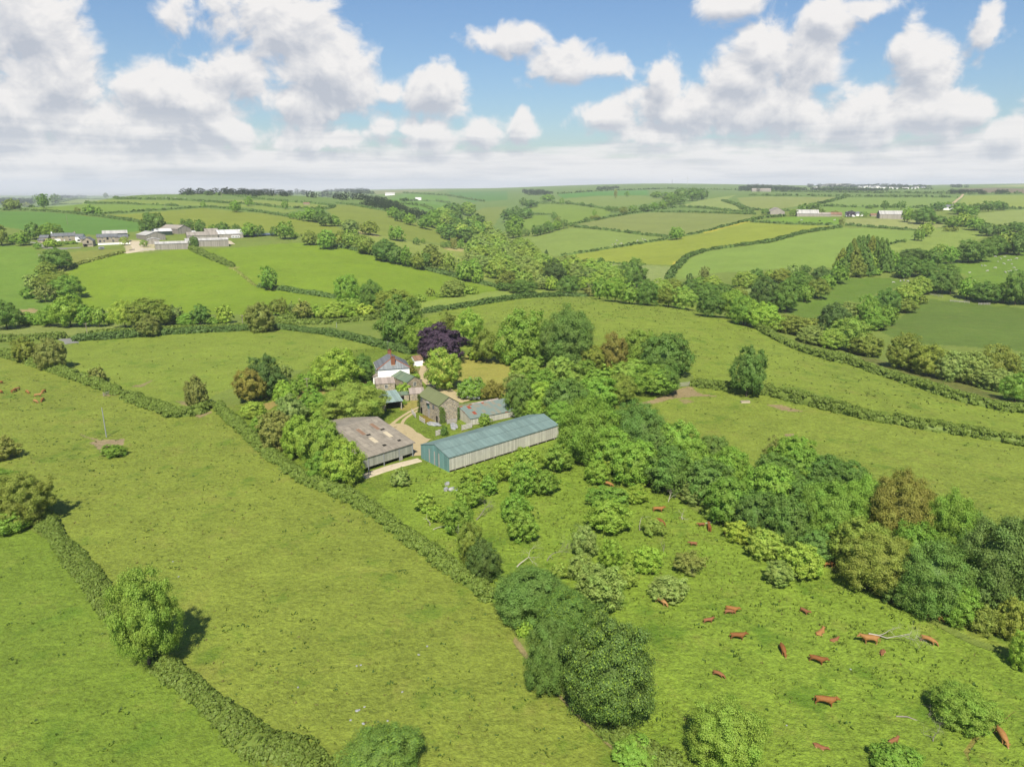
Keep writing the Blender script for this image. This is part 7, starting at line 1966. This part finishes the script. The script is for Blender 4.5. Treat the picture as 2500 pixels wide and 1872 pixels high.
for k, (x, y) in enumerate([(1000, 205), (1060, 210), (1130, 208), (1260, 210), (1310, 208), (1400, 212), (1480, 215), (1560, 218)]):
    cow('A', x, y + 6, 37 * k, 'graze', "pale fleck of a sheep on the crest field of the left hill", 1.3, (240, 238, 226), 'sheep on the left hill crest', 'sheep', 'sheep', SHEEP)

# ------------------------------------------------------------------ dead wood, boulders
def dead_tree(label, view, x, y, deg, length, rad, depth, lean, seed, mat=DEADWOOD, name='dead_tree', spread=.6, kids=(2, 4)):
    p = at(view, x, y)
    rng = np.random.default_rng(seed)
    d = np.array([math.cos(lean), 0, math.sin(lean)])
    segs = branch_segs(rng, np.array([0, 0, .05]), d, length, rad * .72, depth, .02 if lean > .3 else -.01, spread, kids)
    V, Fc = tubes(segs, 5)
    V = np.array(V)
    V[:, 2] = np.maximum(V[:, 2], -.1)
    o = link(name, build_mesh(name, V, Fc, [mat]), None, tuple(p), math.radians(deg))
    tag(o, label, 'dead tree')
    return o


dead_tree("grey twiggy dead tree bent over in the upper orchard", 'H', 1045, 655, 40, 2.6, .13, 4, .6, 1, TWIG, kids=(3, 5))
dead_tree("bleached dead crown fanning out above the dark clump", 'H', 1385, 1050, 38, 2.7, .16, 4, .5, 2, kids=(3, 5), spread=.5)
dead_tree("grey dead branches fanning beside the bleached crown", 'H', 1640, 1000, 40, 2.6, .10, 4, .9, 3, TWIG, kids=(3, 5), spread=.5)
dead_tree("white dead twigs beside the hedge below the small pale apple tree", 'H', 900, 850, 100, 1.9, .06, 3, 1.2, 4)
dead_tree("pale broken stem leaning by the hedge in the orchard", 'H', 680, 735, 25, 2.6, .10, 1, .25, 5)
dead_tree("short pale stump standing by the hedge in the orchard", 'H', 655, 700, 100, 1.5, .10, 1, 1.4, 6)
dead_tree("white dead branches lying below the willow bush", 'J', 730, 225, 60, 1.6, .09, 3, .8, 7)
dead_tree("small white dead branch fan lying in mid orchard", 'J', 850, 375, 100, 1.6, .09, 3, .5, 8)
dead_tree("white fallen bough beside the pale cow", 'J', 1040, 405, 5, 2.4, .11, 2, .15, 9)
dead_tree("bent white stem left of the half fallen apple tree", 'J', 490, 465, 100, 2.4, .09, 1, 1.2, 10)
dead_tree("grey dead shrub right of the lime apple trees", 'J', 690, 660, 80, 1.6, .07, 4, 1.1, 11, TWIG)
dead_tree("dead grey boughs below the collapsed apple tree", 'J', 830, 780, 300, 2.2, .08, 3, .12, 12, TWIG)
dead_tree("long grey fallen branches beside the big ginger cow", 'K', 900, 1335, 330, 3.6, .17, 4, .12, 13, kids=(2, 4))
dead_tree("grey dead bough lying in front of the twiggy ball", 'L', 1130, 1230, 350, 3.6, .13, 3, .10, 14, TWIG)
dead_tree("round ball of grey dead twigs near the bottom corner", 'L', 1440, 1440, 60, 1.3, .08, 5, 1.3, 15, TWIG, kids=(3, 5), spread=.9)
dead_tree("pale dead branches poking out of the stream wood", 'C', 820, 1020, 100, 4.0, .2, 4, 1.3, 16)
dead_tree("dead grey twigs among the upper orchard trees", 'I', 1000, 380, 100, 2.2, .09, 4, .9, 17, TWIG)


def boulder(label, view, x, y, s, seed, mat='rough_stone'):
    p = at(view, x, y)
    bm = bmesh.new()
    bmesh.ops.create_icosphere(bm, subdivisions=3, radius=1)
    rng = np.random.default_rng(seed)
    co = np.array([v.co[:] for v in bm.verts])
    nz = value_noise(co[:, 0] * 3 + seed, co[:, 1] * 3 + co[:, 2] * 2, 1.6, seed, 3)
    for v, q in zip(bm.verts, nz):
        k = 1 + q * .35
        v.co = (v.co.x * s[0] * k, v.co.y * s[1] * k, v.co.z * s[2] * k)
    me = bpy.data.meshes.new("boulder")
    bm.to_mesh(me)
    bm.free()
    me.materials.append(M[mat])
    tag(link('boulder', me, None, (p[0], p[1], p[2] + s[2] * .4), rng.uniform(0, 6)), label, 'boulder')


boulder("grey boulder in the grass near the teal shed, largest of three", 'H', 852, 405, (1.2, .8, .55), 1)
boulder("tan boulder below the other two near the teal shed", 'H', 788, 402, (.6, .5, .5), 2)
boulder("small pale boulder furthest up near the teal shed", 'H', 800, 356, (.55, .45, .5), 3)
boulder("pale rubble heap by the stone barn's ivy corner", 'Q', 985, 1195, (2.2, 1.2, .45), 4, 'rough_stone')
boulder("pale rubble heap between the barn gable and the rail fence", 'Q', 1260, 1225, (2.4, 1.0, .4), 5, 'rough_stone')

for k, (v, x, y, r) in enumerate([('N', 800, 1182, .45), ('N', 818, 1176, .3), ('N', 852, 1292, .4), ('N', 862, 1152, .3), ('N', 798, 806, .3), ('N', 832, 798, .3), ('N', 1390, 640, .32), ('N', 1318, 712, .34), ('N', 1180, 1026, .3), ('N', 1058, 1268, .28), ('N', 745, 1262, .3), ('N', 302, 986, .28), ('G', 1365, 36, .3), ('G', 1410, 155, .3), ('L', 748, 834, .26), ('L', 208, 1306, .22)]):
    p = at(v, x, y)
    o_ = bpy.data.objects['boulder'].copy()
    COL.objects.link(o_)
    o_.name = 'field_stone'
    o_.location = (p[0], p[1], p[2] + .06)
    o_.scale = (r * .45, r * .5, r * .4)
    o_.rotation_euler = (0, 0, k * 1.3)
    tag(o_, "pale stone lying loose in the short grass of the pastures", 'stone', 'loose stones in the pastures')

# ------------------------------------------------------------------ poles, rails, gates
def pole(label, view, x, y0, y1, arms=1, rad=.14, mat='post', name='utility_pole', stay=0):
    """Pole whose foot is at pixel row y0 and whose head reaches row y1."""
    p = at(view, x, y0)
    h = (y0 - y1) / VIEWS[view][2] * mpp(p) / math.cos(math.atan2(CAM_H - p[2], p[1]))
    rad = max(rad, .00022 * p[1])
    t = thing(name, label, 'pole', tuple(p))
    MB().tube([((0, 0, -.3), (0, 0, h), rad, rad * .7)], 8).obj('shaft', M[mat], t)
    for k in range(arms):
        MB().box(-.9, .9, -.06, .06, h - .35 - k * .6, h - .22 - k * .6).obj('crossarm', M[mat], t)
    return t


pole("grey pole standing alone on the bare patch of the left pasture", 'E', 897, 645, 400, 0, .13, 'metal')
pole("wooden pole with a crossarm at the end of the strip garden", 'P', 626, 572, 424, 1)
pole("pole in the flowering bank of the lane, near the gateway", 'A', 738, 1382, 1272, 1)
pole("pole beside the lane near the larger grey-brown thorn", 'A', 2048, 1302, 1205, 1)
pole("short white pole in the rough grass beyond the lane", 'B', 766, 1312, 1265, 0, .12, 'metal')
pole("tall thin pole in the deep green field above the cottages", 'A', 570, 442, 366, 1)
for k, (x, a, b) in enumerate([(845, 205, 168), (1195, 190, 146), (1347, 176, 146), (1400, 172, 132), (1683, 176, 136), (1866, 212, 166)]):
    pole(("leftmost pole on the left hill's skyline", "second pole on the skyline, over the middle of the hill", "third pole on the skyline, close beside the fourth", "fourth pole on the skyline, left of the ridge wood", "pole before the ridge wood on the skyline", "pole on the crest field below the ridge wood")[k], 'A', x, a, b, 1, .15)
pole("pole on the hill above the tan field", 'A', 1391, 300, 272, 1)
pole("left of two poles before the ridge wood's far half", 'B', 241, 212, 178, 0)
pole("right of two poles before the ridge wood's far half", 'B', 277, 212, 176, 0)
pole("pole in the oak row along the bright slope", 'B', 1062, 690, 640, 0)
t = thing('lattice_mast', "thin lattice mast on the far skyline beside the wind turbine", 'mast', tuple(at('C', 1522, 92)))
sc_ = at('C', 1522, 92)[1] / 1736
MB().tube([((0, 0, 0), (0, 0, 10 * sc_), .55 * sc_, .2 * sc_)], 4).obj('lattice', M['metal'], t)
MB().box(-.8 * sc_, .8 * sc_, -.3 * sc_, .3 * sc_, 7.2 * sc_, 7.6 * sc_).obj('antenna', M['metal'], t)
t = thing('wind_turbine', "white wind turbine on the far skyline", 'wind turbine', tuple(at('C', 1647, 112)))
MB().tube([((0, 0, 0), (0, 0, 13 * sc_), .38 * sc_, .25 * sc_)], 8).obj('tower', M['paint_white'], t)
MB().box(-.3 * sc_, .3 * sc_, -.8 * sc_, .5 * sc_, 12.8 * sc_, 13.4 * sc_).obj('nacelle', M['paint_white'], t)
for k in range(3):
    a = math.radians(90 + 120 * k)
    MB().tube([((0, -.9 * sc_, 13.1 * sc_), (math.cos(a) * 5.2 * sc_, -.9 * sc_, 13.1 * sc_ + math.sin(a) * 5.2 * sc_), .22 * sc_, .08 * sc_)], 5).obj('blade', M['paint_white'], t)


def rail_fence(label, view, a, b, rails=3, h=1.25, mat='rail', name='rail_fence', cat='fence', nposts=3, rh=.22):
    p, q = at(view, *a), at(view, *b)
    L_ = float(np.hypot(q[0] - p[0], q[1] - p[1]))
    t = thing(name, label, cat, tuple(p), math.atan2(q[1] - p[1], q[0] - p[0]))
    for k in range(rails):
        z = h * (k + .7) / rails
        MB().box(0, L_, -.03, .03, z - rh / 2, z + rh / 2).obj('rail', M[mat], t)
    for k in range(nposts):
        x = L_ * k / (nposts - 1)
        MB().box(x - .06, x + .06, .035, .15, -.3, h + .1).obj('post', M['timber'], t)
    return t


rail_fence("short pale plank fence beside the track, upper of two", 'Q', (690, 1045), (740, 1105), 3, 1.3)
rail_fence("short pale plank fence beside the track, lower of two", 'Q', (795, 1140), (865, 1185), 3, 1.3)
rail_fence("pale plank fence piece nearest the teal shed's gable", 'Q', (1020, 1350), (1105, 1325), 4, 1.4)
rail_fence("long pale plank fence piece between rusty shed and teal shed", 'Q', (1368, 1275), (1505, 1240), 4, 1.4)
rail_fence("old grey gate against the stone barn's gable", 'Q', (1170, 1190), (1300, 1170), 4, 1.2, 'timber')
rail_fence("wooden field gate in the hedge gap beside the dark sycamore", 'I', (1640, 500), (1735, 492), 5, 1.4, 'timber', 'field_gate', 'gate', 2, .1)
rail_fence("grey yard gate of the hilltop farm at the ramp", 'X', (95, 545), (170, 530), 4, 1.4, 'timber', 'field_gate', 'gate', 2)
rail_fence("yard fence of the hilltop farm left of the low front shed", 'X', (250, 535), (455, 530), 3, 1.3, 'rail', nposts=5)
rail_fence("pale rail on the bare gap where two pasture hedges meet", 'E', (875, 300), (985, 268), 3, 1.1, 'timber', 'field_gate', 'gate', 2, .1)
rail_fence("dark wooden rails at the stream meadow's edge, left", 'D', (1465, 945), (1580, 975), 2, 1.2, 'timber', nposts=5)
rail_fence("dark wooden rails at the stream meadow's edge, middle", 'D', (1640, 1000), (1790, 1015), 2, 1.2, 'timber', nposts=5)
rail_fence("dark wooden rails at the stream meadow's edge, right", 'D', (1860, 1025), (1950, 1025), 2, 1.2, 'timber', nposts=5)
t = thing('feed_trough', "pale stone trough on the grass right of the field gate", 'trough', tuple(at('I', 2205, 632)), .1)
MB().box(-1.3, 1.3, -.45, .45, 0, .12).box(-1.3, 1.3, -.45, -.33, .12, .6).box(-1.3, 1.3, .33, .45, .12, .6).box(-1.3, -1.18, -.33, .33, .12, .6).box(1.18, 1.3, -.33, .33, .12, .6).obj('basin', M['concrete'], t)
MB().box(-1.18, 1.18, -.33, .33, .12, .5).obj('filling', M['dark'], t)

# ------------------------------------------------------------------ vehicles
def car_paint(name, col):
    m = bpy.data.materials.new(name)
    m.use_nodes = True
    n = NT(m.node_tree)
    b = n.n('ShaderNodeBsdfPrincipled')
    tc = n.n('ShaderNodeTexCoord')
    n.put(b.inputs['Base Color'], n.mix(n.noise(tc.outputs['Object'], 2.0, 3, .6), srgb(*col, .5), srgb(*col, .62)))
    b.inputs['Metallic'].default_value = .3
    b.inputs['Roughness'].default_value = .25
    o = n.n('ShaderNodeOutputMaterial')
    n.put(o.inputs[0], b.outputs[0])
    return m


def loft(sections):
    """Closed skin through cross-sections (each a list of the same number of points)."""
    V, Fc = [], []
    k = len(sections[0])
    for s in sections:
        V += [np.array(q, float) for q in s]
    for i in range(len(sections) - 1):
        for j in range(k):
            j2 = (j + 1) % k
            Fc.append((i * k + j, i * k + j2, (i + 1) * k + j2, (i + 1) * k + j))
    Fc += [tuple(range(k)), tuple(range(len(V) - 1, len(V) - 1 - k, -1))]
    b = MB()
    b.v, b.f = V, Fc
    return b


p = at('Q', 1528, 872)
t = thing('parked_car', "silver hatchback parked on the drive by the lawn bushes", 'car', (p[0] - .2, p[1] + 1.4, p[2] + .06), math.radians(-12))
sil, blk = car_paint("silver_paint", (214, 218, 224)), surf_material("tyre_rubber", (40, 40, 42), .8, .1, 3)


def sec(x, w, zb, zt):
    return [(x, -w, zb), (x, -w, zt - .12), (x, -w + .12, zt), (x, w - .12, zt), (x, w, zt - .12), (x, w, zb)]


o = loft([sec(-2.05, .74, .35, .85), sec(-1.9, .82, .25, .98), sec(-1.0, .86, .22, 1.0), sec(.6, .86, .22, .98), sec(1.5, .83, .24, .86), sec(2.0, .72, .34, .70)]).obj('body', sil, t)
loft([sec(-1.9, .68, .95, 1.05), sec(-1.45, .66, .95, 1.42), sec(-.2, .66, .95, 1.5), sec(.35, .65, .95, 1.42), sec(1.1, .66, .93, 1.0)]).obj('glasshouse', M['pane'], t)
loft([sec(-1.5, .60, 1.40, 1.47), sec(-.2, .62, 1.46, 1.55), sec(.3, .60, 1.40, 1.47)]).obj('roof_panel', sil, t)
for sx in (-1.3, 1.3):
    for sy in (-1, 1):
        MB().tube([((sx, sy * .72, .31), (sx, sy * .88, .31), .31, .31)], 14).obj('wheel', blk, t)
for sy in (-.55, .55):
    MB().box(1.93, 2.0, sy - .18, sy + .18, .52, .66).obj('headlight', M['paint_white'], t)
p = at('X', 1545, 366)
t = thing('caravan', "white caravan parked beside the long white roofed shed", 'caravan', tuple(p), math.radians(28))


def csec(x, w, zb, zt):
    return [(x, 0, zb), (x, 0, zt - .3), (x, .25, zt), (x, w - .25, zt), (x, w, zt - .3), (x, w, zb)]


loft([csec(0, 2.4, .75, 2.0), csec(.35, 2.4, .5, 2.7), csec(7.2, 2.4, .5, 2.75), csec(7.7, 2.4, .8, 2.2)]).obj('body', M['paint_white'], t)
for x in (1.0, 3.6, 5.6):
    MB().box(x, x + 1.2, -.05, .0, 1.5, 2.1).obj('window', M['pane'], t)
MB().tube([((3.8, .05, .38), (3.8, .3, .38), .38, .38)], 12).obj('wheel', blk, t)
MB().box(-1.4, .1, 1.1, 1.3, .45, .6).obj('drawbar', M['metal'], t)
p = at('S', 622, 420)
t = thing('stock_trailer', "grey livestock trailer standing on the tan paddock", 'trailer', tuple(p), math.radians(50))
loft([csec(0, 1.9, .6, 2.1), csec(.15, 1.9, .5, 2.3), csec(3.6, 1.9, .5, 2.3), csec(3.8, 1.9, .6, 2.1)]).obj('body', M['metal'], t)
MB().box(.6, 3.2, -.03, .0, 1.5, 1.9).obj('vent', M['dark'], t)
for x in (1.4, 2.3):
    MB().tube([((x, -.12, .35), (x, .12, .35), .35, .35)], 12).obj('wheel', blk, t)
MB().box(-1.2, .05, .85, 1.05, .45, .58).obj('drawbar', M['metal'], t)
p = at('S', 78, 474)
t = MB().box(-1.8, 1.8, -.6, .6, 0, .12).box(-1.8, 1.8, -.6, -.5, .12, .6).box(-1.8, 1.8, .5, .6, .12, .6).box(-1.8, -1.7, -.5, .5, .12, .6).box(1.7, 1.8, -.5, .5, .12, .6).obj('feed_trough', M['paint_white'], None, tuple(p), .1)
tag(t, "white trough on the grass below the cottages' drive", 'trough')

# ------------------------------------------------------------------ tussocks: rough grass, rushes and docks too many to count
def tussocks(name, areas, pal, seed):
    """areas: (outline, tufts per square metre, tuft size, height, blades)"""
    rng = np.random.default_rng(seed)
    Vs = []
    for (poly, density, size, hgt, blades) in areas:
        P = trace(poly, True, 4)[:, :2]
        lo, hi = P.min(0), P.max(0)
        k = int((hi - lo).prod() * density)
        xy = rng.uniform(lo, hi, (k, 2))
        xy = xy[inside(P, xy[:, 0], xy[:, 1])]
        u = xy[:, 0] / xy[:, 1]
        xy = xy[np.abs(u) < .95]
        clump = value_noise(xy[:, 0], xy[:, 1], 14.0, seed, 3)
        xy = xy[clump + rng.normal(size=len(xy)) * .35 > -.05]
        z = ground(xy[:, 0], xy[:, 1])
        base = np.column_stack([xy, z])
        k = len(base)
        sz = size * rng.uniform(.5, 1.4, k)
        for b in range(blades):
            a = rng.uniform(0, 6.28, k)
            d = np.stack([np.cos(a), np.sin(a), np.zeros(k)], 1)
            e = np.stack([-np.sin(a), np.cos(a), np.zeros(k)], 1)
            s = sz[:, None]
            h = (hgt * rng.uniform(.5, 1.3, k))[:, None]
            c = base + d * s * rng.uniform(.0, .55, (k, 1))
            up = np.array([0, 0, 1.0])
            w = s * .16
            Vs.append(np.stack([c - e * w - up * .03, c + e * w - up * .03, c + d * s * .2 + e * w * .5 + up * h, c + d * s * .2 - e * w * .5 + up * h], 1).reshape(-1, 3))
    V = np.concatenate(Vs)
    o0 = V.mean(0)
    o = link(name, build_mesh(name, V - o0, np.arange(len(V)).reshape(-1, 4), [LEAF]), None, tuple(o0))
    o.color = srgb(*pal, .55)
    tag(o, kind='stuff')


HILL = ['F', (900, 700), (1240, 640), (1500, 665), (1640, 715), (1900, 810), (2250, 890), (2250, 950), (1900, 885), (1640, 835), (1500, 815), (1480, 770), (1250, 700)]
STRIP = ['F', (1420, 870), (1490, 840), (1640, 860), (1900, 910), (2260, 980), (2260, 1190), (1900, 1030), (1600, 950)]
PAST = ['F', (-40, 800), (130, 815), (250, 860), (380, 905), (460, 890), (590, 1000), (850, 1160), (1060, 1320), (1120, 1400), (1370, 1680), (600, 1690), (350, 1430), (100, 1110), (-40, 1090)]
LOWL = ['F', (-40, 1160), (140, 1200), (300, 1400), (420, 1530), (640, 1690), (-60, 1690)]
ORC = ['F', (810, 1090), (905, 1020), (1200, 960), (1450, 1080), (1900, 1290), (2260, 1450), (2260, 1690), (1440, 1690), (1240, 1530), (1060, 1290)]
UPF = ['F', (150, 740), (600, 710), (850, 760), (780, 800), (470, 850), (265, 845), (150, 800)]
tussocks("rush_tufts", [(HILL, .08, .7, .30, 7), (STRIP, .05, .6, .24, 6), (PAST, .03, .5, .22, 5), (LOWL, .012, .5, .22, 5), (UPF, .03, .6, .35, 5)], (120, 138, 62), 21)
tussocks("long_grass", [(ORC, 1.0, .45, .28, 4)], (140, 162, 58), 22)
tussocks("pasture_grass", [(PAST, .30, .40, .12, 3), (LOWL, .35, .42, .14, 3), (STRIP, .18, .4, .13, 3)], (134, 148, 54), 23)
tussocks("dry_stalks", [(PAST, .07, .45, .18, 5), (ORC, .03, .4, .25, 4), (STRIP, .03, .4, .16, 4)], (150, 140, 86), 24)
tussocks("dark_clover_tufts", [(PAST, .13, .7, .16, 7), (ORC, .10, .65, .24, 6), (LOWL, .10, .7, .16, 7)], (92, 122, 44), 25)

# ------------------------------------------------------------------ air between here and the far hills
def haze():
    lo = -60.0
    hi = 150.0
    mb = MB().box(-27000, 27000, -300, 15200, lo, hi)
    o = mb.obj('haze', None)
    o.data.materials.clear()
    m = bpy.data.materials.new("haze")
    m.use_nodes = True
    n = NT(m.node_tree)
    v = n.n('ShaderNodeVolumePrincipled')
    v.inputs['Color'].default_value = (.88, .94, 1.0, 1)
    v.inputs['Density'].default_value = HAZE_DENSITY
    v.inputs['Anisotropy'].default_value = 0.0
    out = n.n('ShaderNodeOutputMaterial')
    n.put(out.inputs['Volume'], v.outputs[0])
    o.data.materials.append(m)
    tag(o, kind='stuff')


HAZE_DENSITY = 7.5e-5
haze()
